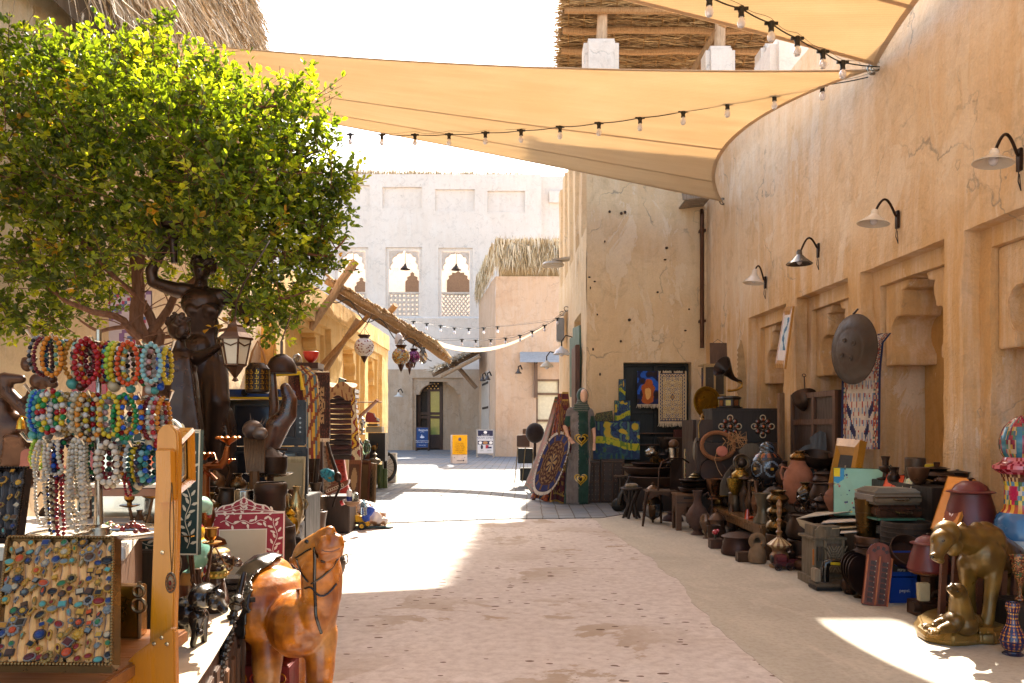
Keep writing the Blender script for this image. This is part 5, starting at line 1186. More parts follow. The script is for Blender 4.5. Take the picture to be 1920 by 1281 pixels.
def inlaid_mirror(label,loc,rz,rx,W_,Hh,fw,crest,base,bone,glass='mirror',name='inlaid_mirror',gcol=None):
 t=T(name,label,'mirror',loc,rz,rx=rx)
 cr=[(-.5,0),(-.5,.12),(-.40,.14),(-.33,.22),(-.30,.38),(-.26,.50),(-.18,.56),(-.13,.62),(-.10,.74),(-.05,.84),(0,1.0)]
 cr=cr+[(-x,z)for x,z in cr[::-1][1:]]
 outer=[(-W_/2,0)]+[(x*W_,Hh+z*crest)for x,z in cr]+[(W_/2,0)]
 b=MB(c=base);b.prism(outer,.022);b.build('frame','plain',t,smooth=20)
 b=MB(c=bone)
 def rim(poly,wd,closed=True,lift=-.0015):
  n_=len(poly);ctr=V((sum(p[0]for p in poly)/n_,0,sum(p[1]for p in poly)/n_))
  for i in range(n_ if closed else n_-1):
   a=V((poly[i][0],lift,poly[i][1]));c=V((poly[(i+1)%n_][0],lift,poly[(i+1)%n_][1]));d=(c-a)
   if d.length<1e-6:continue
   d.normalize();nr=V((-d.z,0,d.x));nr=nr if nr.dot(ctr-a)>0 else-nr
   b.add([a-d*wd*.2,c+d*wd*.2,c+nr*wd,a+nr*wd],[(0,1,2,3)])
 rim(outer,.005);g0_,g1_=-W_/2+fw,W_/2-fw;zt_=Hh-fw*.9
 rim([(g0_-.004,fw-.004),(g0_-.004,zt_+.004),(g1_+.004,zt_+.004),(g1_+.004,fw-.004)],.005)
 b.add([(-W_/2,-.0014,Hh),(W_/2,-.0014,Hh),(W_/2,-.0014,Hh+.005),(-W_/2,-.0014,Hh+.005)],[(0,1,2,3)])
 sz=fw*.34;n_=int(Hh/sz*.9)
 for s in(-1,1):
  x=s*(W_/2-fw/2);pth=[(x+fw*.12*math.sin(i*.9),fw*.3+(Hh-fw*.6)*i/20)for i in range(21)];inlay(b,pth,n_,sz,bone)
 for z in(fw/2,Hh-fw*.45):inlay(b,[(-W_/2+fw+(W_-2*fw)*i/16,z+fw*.1*math.sin(i))for i in range(17)],int((W_-2*fw)/sz*.9),sz,bone)
 for s in(-1,1):
  for sc_3,ph in((.75,0),(.45,1)):
   inlay(b,[(s*W_*.42*(1-i/12)*1.0,Hh+.12*crest+crest*(.48 if sc_3>.5 else.16)*(i/12)**1.6)for i in range(13)],int(W_*.5/sz*.62),sz*.8,bone,both=(sc_3>.5))
 inlay(b,[(0,Hh+.1*crest),(0,Hh+.62*crest)],3,sz*.7,bone)
 b.build('bone_inlay','paper',t,smooth=0)
 b=MB(c=gcol or(.5,.5,.5));b.box((0,-.001,(fw+zt_)/2),(W_-2*fw,.003,zt_-fw));b.build('mirror_glass',glass,t,smooth=0)
 return t
k=2.5/F
inlaid_mirror('dark green mirror frame with white leaf inlay behind the bracelet rack',P(256,1040,2.5),-.06,-.05,236*k,228*k,42*k,54*k,hx('#16302a'),hx('#cbbfa2'))
k=3.3/F
inlaid_mirror('red mirror frame with white leaf inlay leaning behind the dark camel bust',P(452,1132,3.3),.20,-.22,152*k,168*k,34*k,34*k,hx('#8f0c1c'),hx('#d9c8b4'),glass='paper',gcol=hx('#b8a98c'))
st=T('wall_shelf','brown wooden shelf with a white top in front of the green mirror','shelf',P(230,915,2.3))
b=MB(c=hx('#7a4720'));b.box((0,0,-.008),(.27,.12,.022));b.build('board','woodx',st,bev=.002);b=MB(c=hx('#cfc4b4'));b.box((0,0,.010),(.272,.122,.01));b.build('top','paper',st)
for s in(-1,1):
 b=MB(c=hx('#5f3a1e'));b.box((s*.12,.04,-.08),(.014,.014,.14));b.build('post','wood',st)
b=MB(c=hx('#4b3a2a'));slab(b,[(-2.1,2.45),(-1.04,2.45),(-1.28,3.0),(-2.1,3.0)],0,.868);b.build('body','wood',T('back_cabinet','wooden cabinet behind the bracelet rack carrying the green mirror','cabinet'),bev=.004)
ck=T('mantel_clock','small brown wooden clock with a gold dial behind the necklaces','clock',P(68,882,2.2));k=2.2/F
b=MB(c=hx('#8a3d18'));b.prism([(-42*k,0),(42*k,0),(42*k,6*k),(32*k,8*k),(30*k,34*k),(22*k,40*k),(-22*k,40*k),(-30*k,34*k),(-32*k,8*k),(-42*k,6*k)],.05);b.build('case','woodx',ck,bev=.002)
b=MB(c=hx('#d8b45c'));b.lathe([(.001,0),(14*k,0),(15*k,.003),(13*k,.005),(12*k,.003),(.001,.003)],28,TM((0,-.001,23*k),pi/2,0,0));dd=b.build('dial','brass',ck)
b=MB(c=hx('#2a1a12'))
for i in range(12):a=i*pi/6;b.box((11*k*math.sin(a),-.006,23*k+11*k*math.cos(a)),(.0015,.001,.004),(0,a,0))
b.box((0,-.0065,23*k+.006),(.0015,.001,.014));b.box((.004,-.0065,23*k),(.010,.001,.0015));b.build('hands','plain',dd)
bs=T('bell_scale','gilt balance hung with two small bells above the clock','scale',P(75,822,2.15));k=2.15/F
b=MB(c=hx('#c8962e'));b.lathe([(.012,0),(.008,.01),(.004,.03),(.009,.045),(.003,.06)],14);b.tube([(-36*k,0,.06),(-16*k,0,.052),(0,0,.06),(16*k,0,.052),(36*k,0,.06)],.0018,6);b.build('beam','brass',bs)
for s,lb in((-1,0),(1,0)):
 b=MB(c=hx('#cf9c30'));b.lathe([(8.5*k,-.030),(8*k,-.026),(6*k,-.008),(3*k,0),(.001,.002)],16,Matrix.Translation((s*36*k,0,.055)));b.build('bell','brass',bs)
bn=T('cloth_bench','low carved bench with a cream cloth top holding the bull figurine','bench')
BP=[(-.90,1.86),(-.80,1.88),(-1.05,3.12),(-1.50,3.12),(-1.32,3.02),(-1.06,2.44)]
b=MB(c=hx('#4a2f1c'));slab(b,BP,0,.585)
for i in range(9):
 t=(i+.5)/9;x,y=-.80-.25*t,1.88+1.24*t;b.box((x,y,.30),(.02,.10,.40),(0,0,.2));b.box((x+.012,y+.002,.30),(.012,.05,.30),(0,0,.2),col=hx('#6a4528'))
b.build('carved_body','wood',bn,bev=.004)
b=MB(c=hx('#cbb795'));slab(b,[(-.92,1.84),(-.77,1.86),(-.83,2.2),(-.91,2.6),(-1.02,3.14),(-1.5,3.14),(-1.32,3.03),(-1.07,2.45)],.586,.612);b.build('cloth_top','cloth',bn,bev=.01)
root=P(380,1208,2.33);root.z=.61;root.x=(380-960)/F*2.33;q=PX(2.33,root,280,900,3.361);r=q.r
bu=T('bull_figurine','black bull figurine standing on the cloth covered bench','figurine',root)
prims=[('e',q(250,820,.02),(r(105),.075,r(88)),(0,.2,.3)),('e',q(340,730,-.02),(r(82),.065,r(80))),('e',q(200,840,.05),(r(70),.07,r(80))),('c',q(360,740,-.03),q(430,740,-.06),r(62),r(48)),('e',q(425,760,-.06),(r(48),.045,r(52))),('c',q(440,770,-.07),q(470,815,-.09),r(38),r(26)),('c',q(395,700,-.04),q(448,660,-.09),r(16),r(6)),('c',q(300,690,-.0),q(280,655,.02),r(14),r(7)),('e',q(390,755,-.09),(r(18),.01,r(12))),('c',q(300,860,-.03),q(290,960,-.03),r(52),r(26)),('c',q(290,960,-.03),q(275,1040,-.03),r(24),r(20)),('c',q(220,880,.04),q(215,1050,.06),r(50),r(22)),('c',q(180,880,.08),q(180,1050,.10),r(42),r(20)),('c',q(340,850,.03),q(345,1030,.04),r(36),r(18)),('e',q(318,965,-.05),(r(20),.02,r(24)))]
organic(prims,.0032,3,'body','gloss',hx('#1a1614'),bu,jig=(.0015,30))
root=P(408,1150,2.72);root.z=.62;q=PX(2.72,root,280,900,3.361);r=q.r
cb_=T('camel_bust','dark lacquered camel bust with a gold collar on the bench','figurine',root)
prims=[('e',q(440,470),(r(66),.06,r(46))),('e',q(455,500,-.02),(r(60),.05,r(40))),('c',q(460,500,-.02),q(555,515,-.06),r(38),r(25)),('e',q(560,530,-.06),(r(28),.03,r(18))),('c',q(420,520),q(425,640),r(52),r(48)),('c',q(425,640),q(410,760,.03),r(50),r(95)),('e',q(400,460,.03),(r(26),.02,r(30))),('e',q(470,485,-.06),(r(22),.02,r(18)))]
organic(prims,.004,3,'head','gloss',hx('#33201a'),cb_,cf=lambda co:tuple(hx('#a08a5a'))if co.z>q(0,452).z else tuple(hx('#33201a')))
b=MB(c=hx('#8a7a2c'));b.lathe([(r(62),-.012),(r(64),.012)],24,Matrix.Translation(q(428,590)));
for i in range(14):a=2*pi*i/14;b.ell(q(428,590)+V((r(64)*math.cos(a),r(64)*math.sin(a),0)),.006,8,5,col=hx('#b98a2a'))
b.build('collar','gold',cb_)
b=MB(c=hx('#6a4a30'));b.torus(q(505,555,-.06),r(16),.003,16,6,M=rotm(pi/2,0,0));b.tube([q(420,430,-.06),q(470,520,-.085),q(505,545,-.07)],.003,6);b.tube([q(530,480,-.09),q(530,540,-.095),q(505,550,-.07)],.003,6);b.build('bridle','brass',cb_)
hk=T('hookah_stem','tall turned black wooden hookah stem leaning at the bench end','stem',P(400,1300,2.5));e0=P(458,1074,2.75)-hk.location;e1=V((0,0,0));d=e0-e1;Ln=d.length;z_ax=d.normalized()
prof=[(.020,0),(.020,Ln*.02)]
for i in range(9):t=.06+.066*i;prof+=[(.012,Ln*t),(.020,Ln*(t+.012)),(.021,Ln*(t+.022)),(.012,Ln*(t+.034)),(.015,Ln*(t+.05))]
prof+=[(.012,Ln*.66),(.022,Ln*.69),(.020,Ln*.71),(.012,Ln*.73),(.023,Ln*.76),(.012,Ln*.80),(.013,Ln*.82),(.008,Ln)]
b=MB(c=hx('#1f1814'));b.lathe(prof,16,Matrix.Translation(e1)@z_ax.to_track_quat('Z','Y').to_matrix().to_4x4());b.build('stem','gloss',hk)
t=T('carved_box','black stepped wooden box lid on the bench beneath the camel bust','box',(-1.05,2.95,.615),.2)
for i in range(4):b=MB(c=hx('#1d1715'));b.box((0,0,.012+i*.02),(.22-.035*i,.2-.035*i,.018));b.build('tier','gloss',t,bev=.002)
t=T('painted_crate','small red and blue painted crate below the bench end','crate',(-.98,3.18,0));b=MB(c=hx('#7a1f1c'));b.box((0,0,.17),(.26,.26,.33));b.build('body','wood',t,bev=.004)
b=MB(c=hx('#b8332a'))
for i in range(5):
 for j in range(5):b.torus((-.1+.05*i,-.134,.05+.06*j),.018,.004,12,5,M=rotm(pi/2,0,0),col=hx(('#c04a3a','#3a3a6a','#a8681f')[(i+j)%3]))
b.build('scroll_relief','gloss',t)
def candelabra(label,loc,k,arms,col,h=120,grp=None,lean=0):
 t=T('candelabra',label,'candle holder',loc,group=grp);b=MB(c=col)
 b.lathe([(24*k,0),(25*k,3*k),(10*k,8*k),(5*k,16*k),(8*k,h*.3*k),(4*k,h*.42*k),(9*k,h*.55*k),(4*k,h*.7*k),(6*k,h*.8*k)],18)
 b.build('stem','bronze',t)
 for a,ln,hh in arms:
  b=MB(c=col);ca,sa=math.cos(a),math.sin(a)
  pts=[V((ca*ln*k*u,sa*ln*k*u,(h*.55+(-16*math.sin(pi*u)+(hh-h*.55)*u**2))*k))for u in np.linspace(0,1,12)];b.tube(pts,[4*k-.12*k*i for i in range(12)],8)
  b.torus(pts[6]+V((0,0,6*k)),7*k,1.6*k,16,6,M=rotm(pi/2,0,a))
  e=pts[-1];am=b.build('arm','bronze',t);b=MB(c=hx('#a8752c'))
  b.lathe([(3*k,0),(17*k,4*k),(18*k,6*k),(5*k,6*k),(4*k,10*k),(9*k,16*k),(10*k,30*k),(13*k,32*k),(9*k,32*k),(8*k,18*k)],16,Matrix.Translation(e));b.build('candle_cup','brass',am)
 return t
k=2.55/F;p=P(372,1150,2.55);p.z=.62
candelabra('brass three arm candelabra in front of the red mirror',p,k,((-.3,30,150),(2.6,26,135),(-1.8,22,165)),hx('#4a2c18'),130)
root=P(368,1120,2.95);root.z=.62;q=PX(2.95,root,300,930,3.65);r=q.r
pr=T('ceramic_figure','painted ceramic figure in turquoise and maroon behind the candelabra','figurine',root)
def pc(co):
 z=co.z
 if z<q(0,600).z:return hx('#6d3e2a')
 if z<q(0,520).z:return hx('#c08a4a')
 if z<q(0,300).z:return hx('#7fb8a8')
 if z<q(0,215).z:return hx('#d2a01e')
 return hx('#8fb8a8')if co.x>q(235,0).x and z>q(0,130).z else hx('#8a1a26')
organic([('e',q(265,395),(r(66),.07,r(112))),('e',q(235,250),(r(62),.06,r(70))),('e',q(210,110),(r(58),.055,r(100)),(0,.2,0)),('e',q(285,60,-.02),(r(58),.05,r(58))),('c',q(330,60),q(340,140),r(30),r(16)),('c',q(245,480),q(235,900),r(48),r(60)),('c',q(200,560),q(180,900),r(60),r(70))],.0045,3,'body','gloss',hx('#7fb8a8'),pr,cf=pc)
t=T('mosaic_goblet','silver mosaic glass goblet in front of the green mirror','goblet',P(318,1005,2.35));k=2.35/F
b=MB();b.lathe([(12*k,0),(5*k,6*k),(5*k,14*k),(14*k,22*k),(8*k,30*k),(16*k,44*k),(18*k,60*k),(12*k,74*k)],20,cf=lambda a,c:hx(('#d8dce0','#8e979e','#f0f0f0','#b8c0c6')[int(a*17+c*40)%4]));b.build('cup','gloss',t)
k=2.3/F
candelabra('tarnished bronze candlestick with two arms beside the mirror glass',P(262,1012,2.3),k,((.2,22,76),(3.3,18,60)),hx('#5a3d20'),70)
t=T('brass_coronet','gold filigree box standing by the pine stand foot','box',P(238,1180,1.72));t.location.z=.80;k=1.72/F
b=MB(c=hx('#b07a22'));b.box((0,0,.055),(.07,.04,.11));b.build('panel','brass',t,bev=.003)
b=MB(c=hx('#8f7a58'))
for s in(-1,1):
 b.torus((s*.036,-.022,.07),.014,.004,16,6,M=rotm(pi/2,0,0));b.torus((s*.036,-.022,.10),.011,.004,16,6,M=rotm(pi/2,0,0));b.tube([(s*.036,-.02,0),(s*.036,-.02,.12)],.004,6)
b.build('scroll_frame','brass',t)
t=T('silver_dish','silver domed dish lying behind the beige ring tray','dish',P(58,1018,1.9));b=MB(c=hx('#c8bfae'));b.lathe([(.035,0),(.033,.008),(.02,.018),(.001,.022)],20);b.build('dome','steel',t)
for px,sc_4,cl,lb in((250,1,'#8a3a2a','reddish bead heap on the shelf by the rack foot'),(205,.8,'#c9b49a','pale bead heap on the shelf left of the red one')):
 b=MB();r_=random.Random(px)
 for i in range(40):a=r_.uniform(0,6.28);e=r_.random();b.ell((.045*sc_4*e*math.cos(a),.03*e*math.sin(a),.006+.02*(1-e)),r_.uniform(.004,.007),8,5,col=tuple(x*r_.uniform(.5,1.3)for x in hx(cl)))
 o=b.build('bead_heap','bead',None,smooth=60);o.location=P(px,1006,1.98)+V((0,0,.0));o.location.z=.985;tag(o,lb,'beads')
t=T('notice_sign','dark red notice with gold letters behind the bracelet rack','sign',P(168,712,2.5));k=2.5/F
b=MB(c=hx('#8a1220'));b.box((0,0,0),(66*k,.008,62*k));b.box((0,.02,-.18),(.012,.012,.26));b.build('board','gloss',t,bev=.001)
for s,z,sz in(('FIRE HOSE REEL',2,9.5),):text(s,sz*k,'lettering',t,(0,-.006,z*k),col=hx('#c99a3a'))
# ============================================================ GOODS: turned vessels and small wares
PF={'jar':[(.45,0),(.62,.06),(.88,.25),(1,.5),(.95,.68),(.72,.82),(.52,.88),(.5,.95),(.6,1)],'amphora':[(.30,0),(.34,.03),(.55,.15),(.9,.42),(1,.6),(.85,.76),(.5,.86),(.42,.92),(.55,1)],'ewer':[(.62,0),(.6,.02),(.42,.06),(.36,.10),(.72,.2),(1,.34),(.98,.46),(.7,.6),(.38,.7),(.3,.82),(.36,.9),(.46,1)],'pot':[(.68,0),(.9,.05),(1,.25),(.95,.5),(.78,.78),(.74,.9),(.84,1)],'handi':[(.62,0),(.92,.03),(1,.14),(.94,.4),(.72,.86),(.68,.94),(.84,1)],'bowl':[(.30,0),(.34,.05),(.6,.2),(.85,.5),(.97,.85),(1,1)],'basin':[(.5,0),(.72,.12),(.9,.55),(.96,.9),(1.0,1)],'tray':[(.9,0),(.92,.3),(.96,.8),(1,1)],'bucket':[(.72,0),(.74,.05),(.85,.5),(.96,.95),(1,1)],'cyl':[(.95,0),(1,.02),(1,.5),(1,.95),(.97,1)],'samovar':[(.9,0),(.92,.05),(.5,.08),(.4,.16),(.55,.2),(.9,.28),(1,.4),(1,.62),(.95,.72),(.98,.74),(.6,.78),(.34,.84),(.4,.9),(.52,1)],'urn':[(.5,0),(.5,.04),(.22,.08),(.18,.2),(.3,.26),(.7,.4),(1,.6),(.95,.78),(.6,.88),(.62,.92)],'vase':[(.55,0),(.5,.03),(.36,.08),(.5,.2),(.9,.42),(1,.55),(.8,.72),(.42,.84),(.4,.92),(.62,1)],'mortar':[(.9,0),(.8,.06),(.42,.14),(.4,.3),(.7,.45),(.85,.8),(1,1)],'flask':[(.5,0),(.9,.1),(1,.3),(.85,.5),(.4,.62),(.25,.7),(.25,.92),(.36,1)],'coffee':[(.85,0),(.88,.04),(1,.2),(.8,.42),(.5,.55),(.46,.62),(.72,.78),(.8,.84)],'lampb':[(.8,0),(.85,.06),(.3,.12),(.25,.3),(.6,.42),(.62,.55),(.3,.62),(.3,.8),(.45,1)],'cone':[(1,0),(.98,.03),(.6,.45),(.38,.8),(.3,1)],'squat':[(.4,0),(.8,.12),(1,.42),(.9,.66),(.55,.82),(.5,.9),(.62,1)],}
def wallp(prof,r,h,t=.06):
 o=[(a*r,b_*h)for a,b_ in prof];i_=[(max(.002,a*r-t*r),max(b_*h,t*h*.4))for a,b_ in prof[::-1]]
 return o+[(o[-1][0]-t*r*.5,o[-1][1]+t*r*.3)]+i_[:max(2,len(i_)*2//3)]+[(.001,i_[max(1,len(i_)*2//3-1)][1]-.001)]
def pot(name,label,cat,px,by,ty,wp_,prof,mat,col,z=0,Y=None,lid=None,handles=0,spout=0,rz=0,tilt=0,group=None,n=26,knob=True,cf=None,bands=0,bail=False):
 Yd=Y or YZ(by,z);loc=P(px,by,Yd);r_=wp_/2/F*Yd;h=(by-ty)/F*Yd
 if Y is None:loc.z=z
 t=T(name,label,cat,loc,rz,group,rx=tilt);c=hx(col)if isinstance(col,str)else col
 hl=h*(1 if lid is None else lid)
 b=MB(c=c);pr_=PF[prof]if isinstance(prof,str)else prof
 if lid is None:b.lathe(wallp(pr_,r_,hl),n,cf=cf)
 else:b.lathe([(a*r_,d*hl)for a,d in pr_],n,cf=cf)
 for k in range(bands):
  zz=(k+1)/(bands+1);
  rr=next((p0[0]+(p1[0]-p0[0])*(zz-p0[1])/max(1e-6,p1[1]-p0[1])for p0,p1 in zip(pr_,pr_[1:])if p0[1]<=zz<=p1[1]),1)
  b.torus((0,0,zz*hl),rr*r_,r_*.035,n,5)
 b.build('body',mat,t,smooth=50)
 rt=pr_[-1][0]*r_
 if lid is not None:
  b=MB(c=tuple(x*.9 for x in c));lh=h-hl
  b.lathe([(rt*1.12,hl-.001),(rt*1.14,hl+lh*.06),(rt*.98,hl+lh*.2),(rt*.62,hl+lh*.5),(rt*.2,hl+lh*.66)]+([(rt*.1,hl+lh*.72),(rt*.2,hl+lh*.86),(rt*.12,hl+lh*.97),(.0005,hl+lh)]if knob else[(.0005,hl+lh*.7)]),n);b.build('lid',mat,t,smooth=40)
 for k in range(handles):
  a=pi*k+(.15 if handles>1 else 0);b=MB(c=c);s=1 if k==0 else-1
  if handles==1:b.tube([V((s*x*r_,0,zz*h))for x,zz in((.5,.88),(.9,.96),(1.25,.82),(1.3,.6),(1.1,.42),(.85,.34))],r_*.07,7)
  else:b.tube([V((s*x*r_,0,zz*h))for x,zz in((.7,.8),(1.08,.84),(1.2,.7),(1.08,.56),(.9,.54))],r_*.07,7)
  b.build('handle',mat,t)
 if spout:
  b=MB(c=c);b.tube([V((-x*r_,0,zz*h))for x,zz in((.75,.32),(1.15,.45),(1.3,.7),(1.55,.86))],[r_*.14,r_*.12,r_*.08,r_*.06],8);b.build('spout',mat,t)
 if bail:
  b=MB(c=c);b.tube(arc((0,0,hl*.95),r_*.95,0,pi,14),r_*.035,6);b.build('bail_handle',mat,t)
 return t
def box_thing(name,label,cat,px0,px1,by,ty,dep,mat,col,z=0,Y=None,rz=0,bev=.004,extra=None,group=None):
 Yd=Y or YZ(by,z);loc=P((px0+px1)/2,by,Yd)
 if Y is None:loc.z=z
 w_=(px1-px0)/F*Yd;h=(by-ty)/F*Yd;t=T(name,label,cat,loc,rz,group);b=MB(c=hx(col));b.box((0,dep/2,h/2),(w_,dep,h));b.build('body',mat,t,bev=bev)
 if extra:extra(t,w_,h,dep)
 return t
def pattern(name,parent,w_,h,nx,nz,fn,mat='rug',loc=(0,0,0),th=.006,wav=0):
 b=MB();b.grid(nx,nz,lambda u,v:((u-.5)*w_+loc[0],loc[1]+wav*math.sin(u*9+v*3),loc[2]+v*h),cf=fn);return b.build(name,mat,parent,smooth=60,thick=th)
def fringe(parent,pts,ln,col,dirn=(0,0,-1),n=40,name='fringe',wd=.003):
 b=MB(c=col);rr=random.Random(n);pts=[V(p)for p in pts]
 for i in range(n):
  s=(i+.5)/n*(len(pts)-1);k=min(len(pts)-2,int(s));p=pts[k].lerp(pts[k+1],s-k);d=V(dirn)+V((rr.gauss(0,.15),rr.gauss(0,.1),rr.gauss(0,.1)))
  b.tube([p,p+d*ln*.5,p+d*ln*rr.uniform(.85,1.1)+V((rr.gauss(0,.1)*ln,0,0))],[wd,wd,wd*.6],4)
 return b.build(name,'cloth',parent)
def persian(c0,c1,c2,c3,med=True,seed=0,bw=.12,asp=1.5):
 c0,c1,c2,c3=map(hx,(c0,c1,c2,c3))
 def f(u,v):
  x,y=abs(u-.5)*2,abs(v-.5)*2;e=min(1-x,(1-y)*asp)
  if e<bw*.25:return c2
  if e<bw:return c1 if math.sin(u*70+seed)*math.sin(v*70*asp/1.5)>-.1 else c3
  if e<bw*1.25:return c2
  if med:
   d=math.hypot(x,y*1.0*.9);a=math.atan2(y,x);k=.62+.10*math.cos(8*a)
   if d<k*.32:return c3 if math.sin(d*40+a*8)>0 else c1
   if d<k*.40:return c2
   if d<k:return c0 if(math.sin(a*16)*math.sin(d*34+seed)>-.35)else c2
  n_=math.sin(x*26+3*math.sin(y*11))*math.sin(y*30+3*math.cos(x*9))
  return c3 if n_>.55 else(c2 if n_<-.5 else c1)
 return f
def kilim(cols,k=7,seed=0):
 cs_=[hx(c)for c in cols]
 def f(u,v):
  b_=int(v*k*3);ph=abs(((u*k*2+v*k*3*.5)%2)-1)
  return cs_[(b_+int(ph*2.2)+seed)%len(cs_)]if(b_%3)else cs_[(b_//3+seed)%len(cs_)]
 return f
def picture(name,label,cat,corners,fcol,fw,fn,mat='paper',fmat='wood',nx=20,nz=20,th=.02,group=None):
 """a flat framed or bare picture between four 3D corners: bottom-left, bottom-right, top-right, top-left"""
 a,c,d,e=map(V,corners);t=T(name,label,cat,a,group=group);a,c,d,e=(p-a for p in(a,c,d,e));nr=(c-a).cross(e-a).normalized()
 def S(u,v):return(a*(1-u)+c*u)*(1-v)+(e*(1-u)+d*u)*v
 b=MB();f0=fw
 b.grid(nx,nz,lambda u,v:S(f0+(1-2*f0)*u,f0+(1-2*f0)*v)+nr*.001,cf=fn);b.build('picture',mat,t,smooth=0)
 b=MB(c=hx(fcol));o_=[S(0,0),S(1,0),S(1,1),S(0,1)];i_=[S(f0,f0),S(1-f0,f0),S(1-f0,1-f0),S(f0,1-f0)]
 for k in range(4):
  m_=(k+1)%4
  if fw>.01:
   md=[o_[k].lerp(i_[k],.5),o_[m_].lerp(i_[m_],.5)]
   b.add([o_[k]+nr*th*.3,o_[m_]+nr*th*.3,md[1]+nr*th*.6,md[0]+nr*th*.6],[(0,1,2,3)]);b.add([md[0]+nr*th*.6,md[1]+nr*th*.6,i_[m_]+nr*.0005,i_[k]+nr*.0005],[(0,1,2,3)])
  b.add([o_[k]+nr*th*.3,o_[m_]+nr*th*.3,o_[m_]-nr*th,o_[k]-nr*th],[(0,1,2,3)])
 b.add([p-nr*th for p in o_],[(3,2,1,0)]);b.build('frame',fmat,t,smooth=20);return t
def drape(name,label,cat,path,w_,nx,nl,fn,mat='rug',loc=(0,0,0),group=None,wob_=.01,wdir=(1,0,0),th=.008,fr=None,flare=0):
 """cloth hanging along a path (list of points); width along wdir"""
 t=T(name,label,cat,loc,group=group);pts=[V(p)for p in path];wd=V(wdir).normalized()
 def S(u,v):
  s=v*(len(pts)-1);k=min(len(pts)-2,int(s));p=pts[k].lerp(pts[k+1],s-k);ww=w_*(1+flare*v)
  return p+wd*(u-.5)*ww+V((0,-1,0))*wob_*(math.sin(u*11+v*2)+.5*math.sin(u*23+1))*(.4+.6*v)
 b=MB();b.grid(nx,nl,S,cf=fn);b.build('fabric',mat,t,smooth=60,thick=th)
 if fr:fringe(t,[S(i/10,1)for i in range(11)],fr[0],hx(fr[1]),n=fr[2])
 return t
# ============================================================ LEFT MIDDLE: behind the stall
sd=T('side_table','dark crowded side table between the mirrors and the old televisions','table',(-1.75,3.75,0));b=MB(c=hx('#2a1c14'));b.box((0,0,.38),(.9,1.2,.76));b.build('body','wood',sd,bev=.006)
k=3.3/F
def leafcup(t,p,s,col):
 b=MB(c=col);b.lathe([(2*s,0),(6*s,4*s),(14*s,9*s),(17*s,13*s),(12*s,10*s),(3*s,5*s)],14,Matrix.Translation(p))
 for i in range(9):a=2*pi*i/9;b.ell(V(p)+V((17*s*math.cos(a),17*s*math.sin(a),13*s)),(5*s,5*s,3*s),8,5)
 return b.build('leaf_cup','brass',t)
ep=T('epergne','coppery bronze table stand with leaf shaped cups on curling arms','centrepiece',P(384,915,3.35)-V((0,0,P(0,915,3.35).z-.76)))
l=ep.location;q=lambda x,y,dy=0:P(340+x/5.82,780+y/5.82,3.35+dy)-l
b=MB(c=hx('#7a4018'));b.lathe([(.10,0),(.09,.02),(.03,.05),(.045,.12),(.02,.2),(.02,q(0,560).z)],18);b.tube([q(230,560),q(300,545),q(430,540),(q(480,470)),q(505,330)],[.012,.016,.018,.016,.010],8)
b.tube([q(230,560),q(150,560),q(150,470,-.02),q(230,440)],.006,7);b.tube([q(300,545),q(390,480,-.03),q(360,420),q(330,450)],.005,7);b.tube([q(380,700),q(320,640),q(250,600,-.04),q(180,650),q(220,720)],.009,7);b.build('scroll_arm','brass',ep)
leafcup(ep,q(255,480),k*.9,hx('#a85f22'));leafcup(ep,q(515,320),k*1.1,hx('#b06a28'));leafcup(ep,q(520,520,.03),k*.6,hx('#a85f22'))
for i,(px,by,ty,w_,pf_,mat,col,lb,kw)in enumerate([(402,925,862,42,'flask','brass','#6a5038','round bellied brass ewer behind the epergne',dict(handles=1,spout=1)),(372,930,885,40,'squat','iron','#2c2420','black squat pot left of the brass ewer',dict(lid=.7)),(446,935,888,34,'vase','brass','#5a452c','ruffled brass vase engraved with bands',dict(bands=3)),(478,950,905,30,'bucket','brass','#7a6a4a','small engraved brass cup beside the ruffled vase',dict(bands=2)),(425,955,915,36,'pot','iron','#33291f','dark iron pot in the gloom behind the red mirror',dict()),(495,955,925,26,'mortar','brass','#9a8050','small bright brass mortar left of the milk can',dict())]):
 pot('vessel',lb,'pot',px,by,ty,w_,pf_,mat,col,z=.76,Y=None if False else YZ(by,.76)if YZ(by,.76)<4.3 and YZ(by,.76)>3.2 else None,group='small vessels on the side table',**kw)
pot('milk_can','large dark metal milk can with a sloping shoulder beside the red mirror','can',508,1150,905,92,[(.98,0),(1,.02),(1,.5),(1,.52),(.98,.53),(.97,.60),(1.0,.61),(.96,.66),(.7,.72),(.56,.76),(.55,.80),(.60,.81),(.58,.9),(.66,.92),(.66,.98),(.6,1)],'iron','#3b3027',Y=4.1,bands=2,n=36)
t=T('can_crate','wooden crate under the dark milk can','crate',(-1.24,4.2,0));b=MB(c=hx('#3a2a1c'));b.box((0,0,P(0,1150,4.1).z/2),(.4,.4,P(0,1150,4.1).z-.004));b.build('body','wood',t,bev=.005)
tb2=T('brass_table','low table holding the round brass vessels behind the milk can','table',(-1.72,5.0,0));tb2.location=(0,0,0);b=MB(c=hx('#2b1f16'));slab(b,[(-2.15,4.55),(-1.2,4.55),(-1.40,5.4),(-2.15,5.4)],0,.62);b.build('body','wood',tb2,bev=.006)
